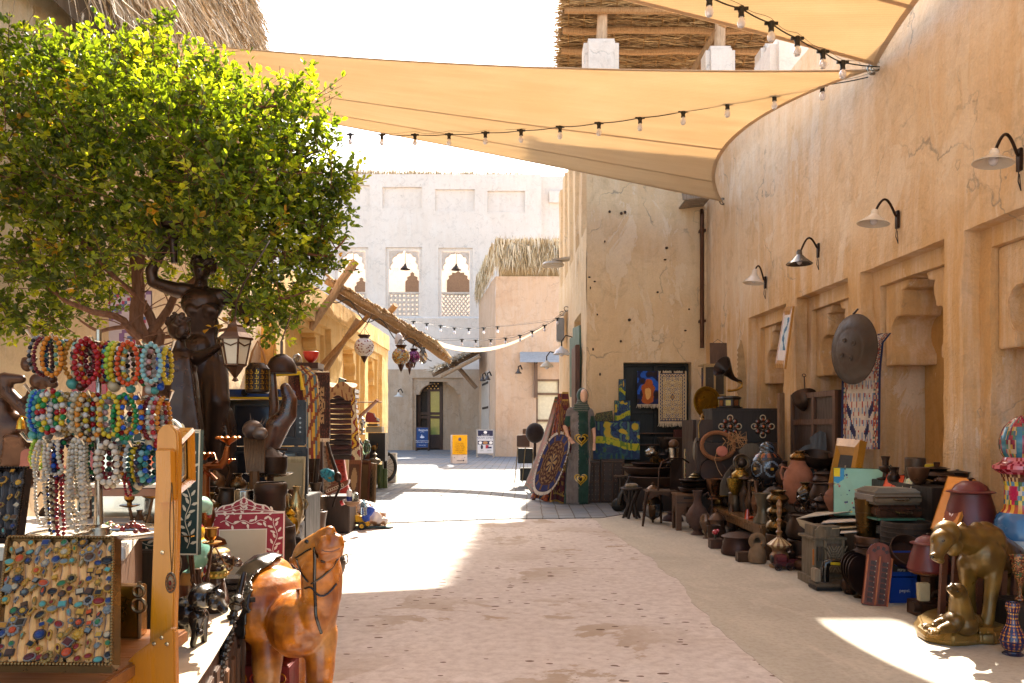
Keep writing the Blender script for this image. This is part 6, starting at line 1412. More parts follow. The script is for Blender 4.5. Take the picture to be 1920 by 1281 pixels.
for px,by,ty,w_,pf_,mat,col,lb,kw in[(540,985,928,62,'squat','brass','#b5a582','shiny lidded brass tureen right of the milk can',dict(lid=.6,handles=2)),(480,975,930,50,'squat','brass','#8a7a5c','lidded brass tureen left of the milk can neck',dict(lid=.6)),(556,1000,912,26,'vase','brass','#b09a6a','slim pale brass vase with two curling handles',dict(handles=2)),(529,968,905,22,'vase','brass','#a08c60','small brass vase behind the shiny tureen',dict(handles=2)),(545,1008,950,30,'jar','brass','#a8821e','yellow painted brass jar with a knobbed lid',dict(lid=.75))]:
 pot('brass_vessel',lb,'vase',px,by,ty,w_,pf_,mat,col,z=.62,group='brass vessels behind the camel',**kw)
t=T('kitchen_scale','dark balance scale with round white plate behind the milk can','scale',P(508,935,4.9)-V((0,0,P(0,935,4.9).z-.62)));l=t.location;q=lambda x,y:P(340+x/5.82,780+y/5.82,4.9)-l
b=MB(c=hx('#c9c0b0'));b.lathe([(.001,0),(.10,.004),(.14,.02),(.145,.024),(.001,.012)],28,Matrix.Translation(q(960,665)));b.build('pan','steel',t)
b=MB(c=hx('#2c2119'));b.lathe([(.09,0),(.10,.05),(.10,.11),(.04,.15),(.001,.17)],22,Matrix.Translation(q(975,640)));b.build('body','iron',t)
b=MB(c=hx('#3a2c22'));b.tube([q(860,660),q(905,380)],.006,6);b.tube([q(1060,660),q(1075,520),q(1130,390)],.006,6);b.tube([q(890,360),q(1160,365)],.008,6);b.build('hanger','iron',t)
b=MB(c=hx('#2a1f17'));b.cyl((0,0,0),q(970,650),.03,.02);b.build('post','iron',t)
def tvset(label,px0,px1,by,ty,Y,z0,rz=.1):
 t=T('television',label,'television',P((px0+px1)/2,by,Y),rz,group='old televisions stacked by the statue');w_=(px1-px0)/F*Y;h=(by-ty)/F*Y
 b=MB(c=hx('#23262c'));b.box((0,.04,h/2),(w_,.08,h));b.box((0,.22,h/2),(w_*.78,.3,h*.8));b.build('body','plastic',t,bev=.012)
 b=MB();b.grid(10,8,lambda u,v:((u-.52)*w_*.74,-.004-.018*math.sin(pi*u)*math.sin(pi*v),h*(.2+.66*v)));b.build('screen','screen',t)
 b=MB(c=hx('#34383f'));
 for x0,z0_,x1,z1_ in((-.42,.17,.42,.17),(-.42,.89,.42,.89),(-.42,.17,-.42,.89),(.36,.17,.36,.89)):b.tube([(x0*w_,-.006,z0_*h),(x1*w_,-.006,z1_*h)],.008,5)
 b.build('bezel','plastic',t)
 b=MB(c=hx('#6a6d72'))
 for i in range(4):b.cyl((w_*.43,-.001,h*(.3+.1*i)),(w_*.43,-.012,h*(.3+.1*i)),.009,n=10)
 b.build('knob','steel',t);return t
tvset('upper old black television facing the lane',430,572,836,750,6.6,0);tvset('lower old black television under the first',432,575,930,838,6.6,0)
t=T('tv_table','dark table carrying the stacked old televisions','table',(-2.03,6.8,0));b=MB(c=hx('#221812'));zz=P(0,930,6.6).z;b.box((0,0,zz/2),(.68,.5,zz-.004));b.build('body','wood',t,bev=.005)
t=T('toy_keyboard','blue and yellow portable radio lying on top of the upper television','radio',P(478,748,6.55));b=MB(c=hx('#27407a'));b.box((.02,.1,.045),(.52,.2,.07));b.build('body','plastic',t,bev=.01)
b=MB(c=hx('#e8bd1c'));b.box((.02,.0,.005),(.54,.22,.012));b.tube([(.0,.12,.08),(.0,.12,.20),(.34,.12,.22),(.36,.12,.08)],.018,8);b.build('yellow_trim','plastic',t)
b=MB(c=hx('#15161a'));b.cyl((-.08,-.002,.05),(-.08,-.016,.05),.028,n=20);b.cyl((.18,-.002,.05),(.18,-.014,.05),.022,n=20);b.build('dial','plastic',t)
ln_=T('street_lantern','old bronze six sided lantern with frosted glass hanging by the statues','lantern',P(441,716,4.9));l=ln_.location;k=4.9/F
b=MB(c=hx('#5a3a24'));b.lathe([(.001,0),(7*k,2*k),(3*k,8*k),(12*k,20*k),(16*k,27*k),(22*k,30*k),(22*k,33*k)],6);b.build('base','bronze',ln_,smooth=0)
b=MB(c=hx('#54361f'));b.lathe([(34*k,78*k),(34*k,82*k),(22*k,92*k),(15*k,102*k),(14*k,106*k),(6*k,112*k),(3*k,116*k),(4*k,119*k),(.001,124*k)],6);b.build('roof','bronze',ln_,smooth=0)
for i in range(6):
 a0,a1=i*pi/3,(i+1)*pi/3;p=[V((20*k*math.cos(a0),20*k*math.sin(a0),33*k)),V((20*k*math.cos(a1),20*k*math.sin(a1),33*k)),V((29*k*math.cos(a1),29*k*math.sin(a1),78*k)),V((29*k*math.cos(a0),29*k*math.sin(a0),78*k))]
 b=MB(c=hx('#cfc3a8'));b.add(p,[(0,1,2,3)]);b.build('glass_panel','gloss',ln_,smooth=0)
 b=MB(c=hx('#54361f'));b.tube([p[0],p[3]],1.8*k,6);b.tube([p[3]+V((0,0,-6*k)),(p[3]+p[2])/2+V((0,0,-12*k)),p[2]+V((0,0,-6*k))],1.5*k,5);b.build('muntin','bronze',ln_)
b=MB(c=hx('#2e2218'));b.tube([(0,0,120*k),(0,.02,150*k),(.02,.1,190*k),(.06,.5,300*k)],.006,6);b.build('hook','iron',ln_)
pl_=T('pierced_lantern','squat dark tin lantern pierced with a square pattern, rope handle','lantern',P(483,738,5.2));k=5.2/F
b=MB();b.lathe([(19*k,0),(22*k,3*k),(22*k,46*k),(18*k,52*k),(14*k,57*k),(.001,58*k)],36,cf=lambda t_,a:hx('#2a1d14'));
b.build('body','bronze',pl_)
b=MB(c=hx('#b58a24'));
for r__ in range(4):
 for i in range(14):
  a=2*pi*i/14;zz=(8+r__*9.5)*k;M_=TM((22.3*k*math.cos(a),22.3*k*math.sin(a),zz),0,0,a)
  b.M=M_;b.box((0,0,0),(.4*k,6.5*k,1.0*k));b.box((0,0,4.5*k),(.4*k,1.2*k,5*k));b.box((0,3*k,2.5*k),(.4*k,1*k,4*k))
b.M=Matrix.Identity(4);b.build('pierced_pattern','brass',pl_)
b=MB(c=hx('#a8743c'));b.tube([(-16*k,0,54*k),(-10*k,0,78*k),(0,0,98*k),(10*k,0,78*k),(16*k,0,54*k)],2.2*k,7);b.build('rope_handle','cloth',pl_)
dl=T('dome_lamp','brown metal dome hood on a pole beside the rugs','lamp',P(528,700,5.6));k=5.6/F
b=MB(c=hx('#3a2319'));b.lathe([(27*k,0),(28*k,3*k),(27*k,14*k),(20*k,27*k),(9*k,35*k),(.001,37*k)],26);b.build('hood','bronze',dl)
b=MB(c=hx('#2b1c14'));b.tube([(0,0,30*k),(0,0,60*k)],.010,8);b.tube([(0,0,60*k),(-.02,.3,120*k)],.006,6);b.tube([(-18*k,0,2*k),(-14*k,0,-60*k),(-24*k,.05,-140*k),(-34*k,.1,-250*k)],[7*k,9*k,7*k,5*k],10);b.build('stem','leather',dl)
hl=T('leather_leg','worn leather covered leg shaped stock leaning against the televisions','prop',P(498,935,5.3));l=hl.location;q=lambda x,y,dy=0:P(300+x/3.124,600+y/3.124,5.3+dy)-l
body=organic([('c',q(735,400),q(760,470),.035,.05),('c',q(760,470),q(745,560),.05,.06),('c',q(745,560),q(690,620),.06,.075),('c',q(690,620),q(640,770),.078,.055)],.009,2,'stock','leather',hx('#2a1810'),hl,jig=(.003,12))
b=MB(c=hx('#b58c5a'));b.tube([q(640,770),q(630,935)],.018,8);b.build('post','pine',hl)
hs=T('spiked_helmet','blackened spiked steel helmet with mail behind the milk can','helmet',P(478,905,4.7)-V((0,0,P(0,905,4.7).z-.62)));l=hs.location;q=lambda x,y,dy=0:P(340+x/5.82,780+y/5.82,4.7+dy)-l;k=4.7/F/5.82
b=MB(c=hx('#574c46'));b.ell(q(780,150),(112*k,112*k,105*k),22,12);b.tube([q(760,60),q(750,-30)],[10*k,2*k],8);b.ell(q(860,190,-.04),(85*k,60*k,70*k),18,10,col=hx('#6a6058'))
for dx in(-20,60,90):b.tube([q(800+dx,90),q(810+dx*1.3,20)],[8*k,1*k],6)
b.build('dome','iron',hs)
b=MB(c=hx('#5d4127'))
for i in range(13):b.tube([q(690+i*18,230),q(700+i*17,420,.02),q(720+i*15,620)],[10*k,13*k,11*k],7)
b.tube([q(800,600),(q(800,600).x,0,0)],.03,8);b.build('mail','bronze',hs)
rt_=T('rug_platform','hidden wooden platform under the rug stall','platform',(-2.88,9.9,0));b=MB(c=hx('#1f1611'));b.box((0,0,.2),(.8,2.2,.4));b.build('body','wood',rt_)
YR=9.6
def rug_hang(label,x0,x1,y0,y1,Y,fn,nx=26,nz=50,fr=None,mat='rug',name='hanging_rug',wob=.012,grp='rugs hung at the rug stall'):
 w_=(x1-x0)/F*Y;h=(y1-y0)/F*Y;t=T(name,label,'rug',P((x0+x1)/2,y1,Y),group=grp);b=MB()
 def S(u,v):return V(((u-.5)*w_,wob*math.sin(u*8+v*2.5),v*h))
 b.grid(nx,nz,S,cf=fn);b.build('pile',mat,t,smooth=60,thick=.012)
 if fr:
  if 'b' in fr[0]:fringe(t,[S(i/8,0)for i in range(9)],fr[1],hx(fr[2]),n=34,wd=.005)
  if 't' in fr[0]:fringe(t,[S(i/8,1)for i in range(9)],fr[1],hx(fr[2]),(0,-.5,.3),n=34,wd=.006)
 return t
rug_hang('brown prayer rug with a lacy beige medallion, top edge folded white',572,618,698,822,9.3,persian('#a08058','#3a1d14','#2a1510','#5c2e1e',seed=1,bw=.1),fr=('tb',.04,'#d8c6ac'))
def stripe(u,v):
 s=u+.04*math.sin(v*9);c=['#b8862c','#5c6f72','#c9b084','#8d2c1a','#c9982e','#5a7478','#b58a3a'][int(min(.999,max(0,s))*7)]
 return hx(c)if math.sin(v*60+s*9)>-.6 else hx('#7a3a1e')
drape('patterned_throw','long ochre and blue patterned throw hanging beside the prayer rug','throw',[P(548,700,9.2),P(565,688,9.1),P(580,705,9.0),P(585,760,8.95),P(586,860,8.9)],.17,12,60,stripe,wob_=.01)
rug_hang('crimson striped kilim with a pale tassel edge by the televisions',541,569,786,822,9.0,kilim(['#8a1f22','#b84a3a','#6a1418','#c9a888','#7a1a1e'],5),nx=14,nz=20,fr=('b',.06,'#c9ab84'))
rug_hang('dark red hanging carpet in the shade behind the patterned throw',540,575,700,800,9.5,persian('#4a1a14','#2a1210','#5a2a1c','#6a3a20',seed=4))
fr_=T('folded_rugs','tall heap of dark folded carpets with a tan one thrown on top','rugs',P(640,862,10.6));l=fr_.location;k=10.6/F;rz9=random.Random(2)
for i in range(13):
 zz=14*k+i*9.6*k;b=MB(c=hx(rz9.choice(['#2a1012','#3a1414','#1d0e10','#45201a','#351218','#22140f'])));w_=(44+rz9.uniform(-3,3))*k;x0=-w_/2+rz9.uniform(-.01,.01)
 b.box((x0+w_/2,.15,zz),(w_,.42,8*k));b.tube([(x0,-.06,zz),(x0+w_*.5,-.075,zz-.01),(x0+w_,-.06,zz)],4.2*k,8);o=b.build('folded_rug','rug',fr_,bev=.008)
b=MB();b.grid(16,20,lambda u,v:((u-.5)*52*k+.01*math.sin(v*7),.1-.22*min(1,v*2)-.02*math.sin(u*7),(137-max(0,v-.5)*44+5*math.sin(u*9+v*4))*k),cf=lambda u,v:hx('#a88558')if math.sin(u*30)*math.sin(v*9)>-.5 else hx('#7a4a2c'));b.build('tan_throw','rug',fr_,thick=.02)
b=MB();b.grid(8,50,lambda u,v:(22*k+(u*13)*k*(.5+v*.8),-.10-.02*math.sin(v*6),(134-v*134)*k),cf=lambda u,v:hx(['#b8a88a','#7a1f1c','#c9a02c','#5a1c18','#c9b890'][int((u*3+v*9+math.sin(v*30))%5)]));b.build('edge_runner','rug',fr_,thick=.012)
b=MB(c=hx('#2c1f17'));b.box((0,.2,4*k),(46*k,.45,8*k));b.build('pallet','wood',fr_)
pot('red_basin','red and yellow plastic tub on top of the prayer rug frame','tub',583,680,660,30,'bowl','plastic','#c8301c',Y=9.4,rz=0)
t=T('carved_board','dark wooden lintel board resting above the prayer rug','board',P(575,692,9.45));b=MB(c=hx('#3a1e14'));b.box((0,0,.03),(.34,.3,.07));b.build('plank','wood',t,bev=.004);b=MB(c=hx('#3a1e14'))
for s in(-1,1):b.box((s*.15,.1,-P(0,692,9.45).z/2),(.04,.04,P(0,692,9.45).z))
b.build('post','wood',t)
t=T('glass_globe','clear glass lamp globe standing near the red tub','globe',P(557,692,9.4));b=MB(c=hx('#9a948c'));b.ell((0,0,.10),(.06,.06,.08),18,12);b.lathe([(.05,0),(.05,.02),(.03,.03)],16,col=hx('#3a2c20'));b.build('globe','glass',t)
picture('small_photo','small black framed photo set on the heap of rugs','picture',[P(633,732,10.7),P(646,736,10.6),P(648,712,10.6),P(636,708,10.7)],'#1c1a18',.08,lambda u,v:hx('#7a9a9a')if v>.4 else hx('#9aa88a'))
t=T('wooden_trough','long half round wooden trough sticking up behind the lamps','trough',P(668,788,12.5));l=t.location;b=MB(c=hx('#8a5226'));b.tube([(0,0,0),P(708,750,12.3)-l],[.05,.04],9,flat=.5);b.tube([P(640,755,12.4)-l,P(716,754,12.3)-l],.007,5,col=hx('#5a3a20'));b.build('trough','pine',t)
st2=T('clutter_bench','long bench of bric a brac along the yellow arcade','bench',(-3.0,14.2,0));b=MB(c=hx('#33251b'));b.box((0,0,.62),(1.0,4.4,.06));
for i in(-1,1):
 for j in(-1,0,1):b.box((i*.42,j*2.1,.3),(.07,.07,.59))
b.build('bench_top','wood',st2,bev=.004)
box_thing('loudspeaker','black boxy loudspeaker cabinet below the grey typewriter case','speaker',690,722,865,812,.35,'plastic','#1d1a18',Y=15.2)
box_thing('typewriter_case','beige flat equipment case on the black speaker','case',686,716,811,800,.3,'plastic','#a89878',Y=15.2)
box_thing('tape_deck','small black tape deck on the beige case','device',688,708,799,795,.25,'plastic','#22201f',Y=15.1)
t=T('red_toy_car','dark red toy car perched on the cases by the arcade','toy car',P(697,794,15));k=15/F;b=MB(c=hx('#8a1a1c'));b.prism([(-12*k,2*k),(13*k,2*k),(13*k,9*k),(6*k,11*k),(3*k,19*k),(-9*k,22*k),(-12*k,12*k)],.14);b.build('body','gloss',t,bev=.006);b=MB(c=hx('#c9c4bc'));b.ell((11*k,-.01,7*k),(3*k,.01,3*k));b.build('headlight','steel',t)
for px,by,ty,w_,pf_,mat,col,lb in[(680,800,782,12,'vase','steel','#b8b4ac','small silver cup trophy among the lamps'),(679,815,790,16,'lampb','steel','#a8a49a','silver table lamp stem behind the glass lantern'),(672,848,820,20,'jar','glass','#9fb0b4','clear glass oil lantern with wire guard'),(687,852,822,17,'jar','glass','#8fae92','greenish glass demijohn beside the oil lantern'),(703,870,848,22,'flask','iron','#6a5f4c','grey metal jerrycan neck by the wheel')]:
 pot('lamp_and_glass',lb,'lantern' if 'lantern' in lb else('bottle' if 'demijohn' in lb else 'vessel'),px,by,ty,w_,pf_,mat,col,Y=14.0,lid=.8)
bpy.data.objects
for o in list(bpy.data.objects):
 if o.name.startswith('lamp_and_glass'):o.name={'lantern':'oil_lantern','bottle':'demijohn','vessel':'metal_vessel'}[o['category']]
wz=T('cart_wheel','thin black rubber tyred wheel propped at the end of the left stalls','wheel',P(722,905,16.8));k=16.8/F
b=MB(c=hx('#16130f'));b.torus((0,0,29*k),26*k,3.2*k,40,8,M=rotm(pi/2,0,.5),sx=.8);b.build('tyre','plastic',wz)
b=MB(c=hx('#6b665e'));b.torus((0,0,29*k),22.5*k,.9*k,36,6,M=rotm(pi/2,0,.5),sx=.8)
for i in range(16):a=2*pi*i/16;b.tube([(0,0,29*k),(22*k*.8*math.cos(a)*math.cos(.5),22*k*.8*math.cos(a)*math.sin(.5),29*k+22*k*math.sin(a))],.004,4)
b.build('rim','steel',wz)
gn=T('small_engine','old greenish metal pump engine standing by the wheel','engine',P(697,915,16.0));k=16/F
b=MB(c=hx('#7f8274'));b.box((0,.1,20*k),(34*k,.3,26*k));b.lathe([(9*k,0),(9*k,20*k),(5*k,26*k),(5*k,34*k)],14,Matrix.Translation((4*k,.05,32*k)));b.build('block','iron',gn,bev=.02)
b=MB(c=hx('#b8b5a8'));
for i in range(6):b.tube([(-14*k,-.06,(8+i*4)*k),(0,-.10,(8+i*4)*k),(10*k,-.06,(8+i*4)*k)],1.7*k,6)
b.build('cooling_fin','steel',gn)
b=MB(c=hx('#5a6a34'));b.cyl((17*k,-.05,0),(17*k,-.05,44*k),5.5*k,n=14);b.cyl((25*k,-.02,0),(25*k,-.02,36*k),5*k,n=14);b.build('green_cylinder','plastic',gn)
b=MB(c=hx('#2a6fb0'));b.cyl((-22*k,-.1,2*k),(-22*k,-.1,32*k),3.5*k,n=12);b.build('blue_cylinder','plastic',gn)
box_thing('white_carton','white carton jutting out beyond the wheel','carton',716,742,905,850,.25,'paper','#c9c2b4',Y=17.6)
def lean(label,x0,x1,by,ty,Y,fcol,fn,fw=.12,name='leaning_frame',cat='picture frame',sk=0,back=.25,nx=16,nz=20):
 h=(by-ty)/F*Y;a=P(x0,by,Y);a.z=max(a.z,0);c=P(x1,by,Y+sk);c.z=a.z
 return picture(name,label,cat,[a,c,c+V((0,back*h,h)),a+V((0,back*h,h))],fcol,fw,fn,nx=nx,nz=nz)
lean('brown wooden frame leaning by the rolled carpets',648,674,955,858,12.0,'#6a3a1c',lambda u,v:hx('#8a7050')if math.hypot(u-.5,v-.6)<.3 else hx('#4a2c1a'),.14)
lean('narrow carved window panel leaning outermost',672,702,932,865,13.4,'#7a6648',lambda u,v:hx('#5a4a36')if math.sin(u*20)*math.sin(v*40)>0 else hx('#8a7858'),.14,sk=-1.0)
lean('thin dark picture frame behind the carved panel',664,690,940,862,13.0,'#5a3018',lambda u,v:hx('#6a5030'),.1,sk=-.5)
lean('red and cream rug panel upright behind the shoes',625,649,958,856,11.6,'#b8a282',lambda u,v:hx('#9a2420')if(math.hypot((u-.5)*1.2,((v*3)%1)-.5)<.32)else hx('#c9b494'),.05,name='upright_rug',cat='rug')
for i,(x0,x1,y0,y1,c0,lb)in enumerate(((598,622,960,832,'#a08c78','rolled pale beige carpet standing on end'),(612,640,960,838,'#8a5a40','rolled brown carpet standing between the others'),(628,650,962,842,'#a83228','rolled red carpet leaning right'))):
 t=T('rolled_carpet',lb,'carpet',P(x1,y0,10.8),group='rolled carpets standing at the stall');t.location.z=max(0,t.location.z);d=P(x0+4,y1,11.1)-t.location;L3=d.length;M_=d.to_track_quat('Z','Y').to_matrix().to_4x4();cc=hx(c0)
 b=MB();b.lathe([(.001,0),(.085,0),(.085,L3*.35),(.08,L3*.65),(.085,L3*.9),(.08,L3),(.03,L3-.02),(.001,L3-.02)],18,M_,cf=lambda a,c,cc=cc:cc if math.sin(a*80)*math.sin(c*30)>-.4 else tuple(x*.55 for x in cc));b.build('roll','rug',t);fringe(t,[M_@V((.08*math.cos(a),.08*math.sin(a),L3))for a in np.linspace(0,6,9)],.05,hx('#d8c8ac'),d.normalized(),n=24,wd=.004)
for px,by,ty,w_,pf_,mat,col,z,lb,kw in[(592,1000,905,46,'samovar','iron','#4a4036',0,'dark samovar standing on the ground at the rug stall foot',dict(handles=2)),(585,905,846,30,'jar','iron','#33261d',.55,'tall dark metal jar on the low stand behind the samovar',dict(bands=2)),(566,930,880,24,'ewer','iron','#3a2b20',.45,'slender dark ewer left of the tall metal jar',dict(handles=1,spout=1)),(572,955,915,26,'coffee','iron','#2c221b',.3,'dark coffee pot beside the samovar',dict(handles=1,spout=1)),(560,985,945,20,'mortar','brass','#8a7040',0.1,'small brass mortar near the cream frame',dict()),(632,998,945,36,'cone','iron','#4a4338',0,'grey conical metal funnel foot with a dark hose',dict()),(566,1010,975,22,'cyl','wood','#6a4a30',0,'small round wooden tub beneath the dark samovar',dict()),(601,920,900,26,'bowl','iron','#4a3428',.3,'copper bowl tipped on the samovar top',dict(tilt=.9))]:
 pot('metal_ware',lb,'vessel',px,by,ty,w_,pf_,mat,col,z=z,group='metal wares at the foot of the rug stall',**kw)
t=T('low_stand','low dark stand behind the ground samovar','stand',(-2.62,8.2,0));b=MB(c=hx('#1a120e'));b.box((0,0,.15),(.75,1.1,.3));b.box((0,.3,.42),(.6,.5,.24));b.build('body','wood',t,bev=.005)
t=T('iron_hand_pump','black iron hand pump with a long slanting handle','pump',P(586,905,9.4));t.location.z=.2;l=t.location;q=lambda x,y,dy=0:P(540+x/5.57,780+y/5.57,9.4+dy)-l
b=MB(c=hx('#1d1917'));b.tube([(0,0,0),q(315,370),q(320,140)],.03,9);b.tube([q(235,140),q(300,165),q(380,120)],[.03,.05,.03],9);b.tube([q(325,90),q(320,-20)],.014,8);b.tube([q(370,120),q(440,390,-.1),q(510,600,-.25)],[.022,.02,.024],8);b.ell(q(520,640,-.28),(.045,.045,.06));b.tube([q(530,670,-.28),q(545,740,-.3),q(490,860,-.35),q(470,950,-.35)],.014,7);b.build('body','iron',t)
lean('cream painted cupboard door leaning with a little keyhole',503,566,1050,857,6.2,'#b5a47c',lambda u,v:hx('#1a140e')if abs(u-.78)<.035 and abs(v-.72)<.05 else hx('#9a8b6a'),.06,name='cupboard_door',cat='door',back=.12)
t=T('turquoise_scarf','turquoise and gold embroidered cloth bundle','cloth',P(619,893,9.3));k=9.3/F
b=MB();b.grid(16,14,lambda u,v:((u-.5)*34*k+.01*math.sin(v*9),-.03*math.sin(pi*u)-.02*math.sin(v*7),(8-14*v+5*math.sin(u*5+v*2))*k),cf=lambda u,v:hx('#b08a2a')if math.hypot((u-.6)*1.3,v-.55)<.16 else hx('#2f93a8')if math.sin(u*30)*math.cos(v*12)>-.4 else hx('#1f5f78'));b.build('fabric','cloth',t,thick=.02)
b=MB(c=hx('#b8b2c8'));b.ell((-4*k,0,8*k),(14*k,.06,4.5*k));b.build('white_fold','cloth',t)
t=T('embroidered_shoe','brown embroidered leather saddle bag below the turquoise cloth','bag',P(632,915,9.2));k=9.2/F
b=MB(c=hx('#7a4630'));b.prism([(-24*k,-8*k),(-14*k,4*k),(8*k,10*k),(22*k,16*k),(20*k,6*k),(0,-6*k),(-20*k,-16*k)],.12);b.build('bag','leather',t,bev=.01)
b=MB(c=hx('#c9b49a'));
for i in range(8):b.torus(((-18+i*4)*k,-.008,(-6+i*1.6)*k),2.6*k,.7*k,10,4,M=rotm(pi/2,0,0))
b.build('stitching','cloth',t)
sb_=T('salvage_heap_box','low box under the cans and cloths at the pavement edge','box',(-2.15,9.55,0));b=MB(c=hx('#3a2a20'));b.box((0,0,.22),(.5,.4,.43));b.build('body','wood',sb_,bev=.01)
t=T('spray_can','white and blue spray can on the low box','can',P(655,944,9.15));k=9.15/F;b=MB();b.lathe([(5*k,0),(5.2*k,1*k),(5.2*k,22*k),(4*k,25*k),(1.8*k,26*k),(1.8*k,29*k),(.001,29.2*k)],18,cf=lambda a,c:hx('#2a3f8a')if.15<a<.45 and c>.5 else hx('#d8d4d0'));b.build('can','gloss',t)
t=T('glue_tin','small red and white tin lying on its side','tin',P(639,944,9.1),rx=0,ry=1.2);b=MB();b.lathe([(.001,0),(5*k,0),(5*k,6*k),(5*k,12*k),(.001,12*k)],16,cf=lambda a,c:hx('#e0d8d0')if a>.5 else hx('#a8232a'));b.build('tin','gloss',t)
pot('jam_jar','small grey lidded jar right of the spray can','jar',666,940,922,12,'cyl','glass','#a8a89c',Y=9.2,lid=.8)
pot('clay_dish','brown clay dish beneath the cans','dish',660,950,940,30,'bowl','clay','#7a5c44',Y=9.1)
pot('water_bottle','clear plastic water bottle with blue cap beside the yellow truck','bottle',682,966,937,12,[(.95,0),(1,.05),(.92,.3),(1,.5),(1,.75),(.4,.9),(.4,1)],'glass','#b8ccd8',Y=9.3)
t=T('toy_dump_truck','yellow toy dump truck parked at the edge of the goods','toy truck',P(664,992,9.7));t.location.z=0;k=9.7/F
b=MB(c=hx('#e0a812'));b.prism([(-28*k,16*k),(-24*k,28*k),(8*k,27*k),(10*k,14*k)],26*k);b.prism([(9*k,10*k),(9*k,26*k),(24*k,22*k),(26*k,10*k)],24*k,y0=.01);b.box((24*k,.08,9*k),(8*k,24*k,4*k));b.build('body','plastic',t,bev=.006)
b=MB(c=hx('#1d1a17'));b.box((-4*k,.08,12*k),(40*k,18*k,5*k));b.build('chassis','plastic',t)
for x in(-19,15):
 for yy in(-.01,.15):
  b=MB(c=hx('#191613'));b.cyl((x*k,yy-.02,7*k),(x*k,yy+.03,7*k),7.5*k,n=20);wh=b.build('wheel','plastic',t,bev=.004);b=MB(c=hx('#e0a812'));b.cyl((x*k,yy-.028,7*k),(x*k,yy-.02,7*k),4*k,n=14);b.build('rim','plastic',wh)
b=MB();r_=random.Random(6)
for i in range(40):b.ell((r_.uniform(-24,6)*k,r_.uniform(.02,.14),r_.uniform(25,32)*k),r_.uniform(1.2,3)*k,7,5,col=hx(r_.choice(['#8a6a44','#b89a6a','#5a4430','#c9b48a'])))
o=b.build('pebble_load','stone',None);o.location=t.location+V((0,0,.0));tag(o,'load of brown stones heaped in the yellow toy truck','stones')
t=T('plastic_bag','crumpled clear plastic bag of goods lying on the paving','bag',P(702,960,9.9));t.location.z=0.02;k=9.9/F
organic([('e',(0,0,16*k),(22*k,.12,16*k),(0,.3,0)),('e',(-22*k,.05,32*k),(20*k,.1,14*k),(0,.5,0)),('e',(14*k,-.02,10*k),(12*k,.08,10*k))],.012,1,'sack','glass',hx('#cfc3bc'),t,jig=(.035,16),cf=lambda co:tuple(hx('#c9bdb8'))if mnoise.noise(co*14)>-.1 else tuple(hx('#a87c5c')))
for o in t.children:o.data.materials[0]=MATS['plastic']
t=T('blue_cloth','bright blue rag with an orange tag behind the water bottle','rag',P(688,960,9.7));t.location.z=.12;organic([('e',(0,0,.05),(.05,.05,.09),(0,.4,0)),('e',(.04,0,.12),(.05,.04,.05))],.012,1,'rag','cloth',hx('#1c3f9a'),t,jig=(.02,20))
t=T('flat_cloth','dusty cloth scrap flat on the ground past the truck','cloth',(-1.75,9.95,.018));b=MB();b.grid(10,8,lambda u,v:((u-.5)*.5+.04*math.sin(v*4),(v-.5)*.35+.03*math.sin(u*5),.004+.006*math.sin(u*9+v*5)),cf=lambda u,v:hx('#b89a78')if v>.3 else hx('#4a7a80'));b.build('fabric','cloth',t,thick=.004)
def globe_lamp(label,px,ty,by,w_,Y,cols,seed,ptop):
 t=T('mosaic_lamp',label,'lamp',P(px,by,Y),group='mosaic glass lamps hanging from the log awning');k=Y/F;h=(by-ty)*k;r_=w_/2*k;rr=random.Random(seed);cs_=[hx(c)for c in cols]
 b=MB();prof=[(r_*.28,h*.30)]+[(r_*math.sin(a),h*.55-r_*math.cos(a))for a in np.linspace(.35,pi-.35,16)];tab=[[rr.choice(cs_)for _ in range(36)]for _ in range(20)]
 b.lathe(prof,36,cf=lambda a,c:tab[int(a*19)][int(c*35.9)]);b.build('glass_globe','gloss',t,smooth=60)
 b=MB(c=hx('#4a2c1c'));zb=h*.55-r_;b.lathe([(.001,0),(.006,h*.05),(r_*.12,h*.08),(r_*.42,zb+r_*.14),(r_*.5,zb+r_*.2)],16);b.build('finial','bronze',t)
 zt_=h*.55+r_*.93;b=MB(c=hx('#4a2c1c'));b.lathe([(r_*.4,zt_-r_*.05),(r_*.45,zt_),(r_*.62,zt_+r_*.25),(r_*.66,zt_+r_*.3),(r_*.1,zt_+r_*.32),(.001,zt_+r_*.4)],16);b.build('cap','bronze',t)
 b=MB(c=hx('#2a1d14'));top=V(ptop)-t.location
 for s in(-1,0,1):b.tube([(s*r_*.5,0,zt_+r_*.3),(s*r_*.1,0,zt_+r_*.9),top],.005,5)
 b.build('chain','iron',t);return t
globe_lamp('white mosaic globe lamp with a red star, leftmost on the awning',683,625,683,37,16.4,['#d8cbbd','#d0c3b4','#dcd0c4','#8a3a2a','#d8ccc0','#e0d6ca'],1,(-2.95,16.9,3.62))
globe_lamp('amber mosaic gourd shaped lamp in the middle of the awning cluster',752,642,700,34,16.4,['#a8742c','#5a4430','#8a9a8c','#c9a24c','#7a3a24','#9a8a6a','#b8843a'],2,(-2.2,16.95,3.2))
globe_lamp('purple mosaic globe lamp right of the amber one',776,650,692,24,16.8,['#6a1a54','#8a2a6a','#3a1438','#a84a8a','#5a1a3a'],3,(-1.95,17.0,3.06))
globe_lamp('small dark mosaic lamp hanging lowest in the cluster',768,668,704,16,16.7,['#5a3426','#7a4a34','#3a2218'],4,(-2.05,17.0,3.1))
pot('lamp_shade_white','white frosted lamp shade above the amber lamp','lamp',748,645,625,16,[(.9,0),(1,.3),(.8,.8),(.3,1)],'plastic','#cfc8c4',Y=16.5)
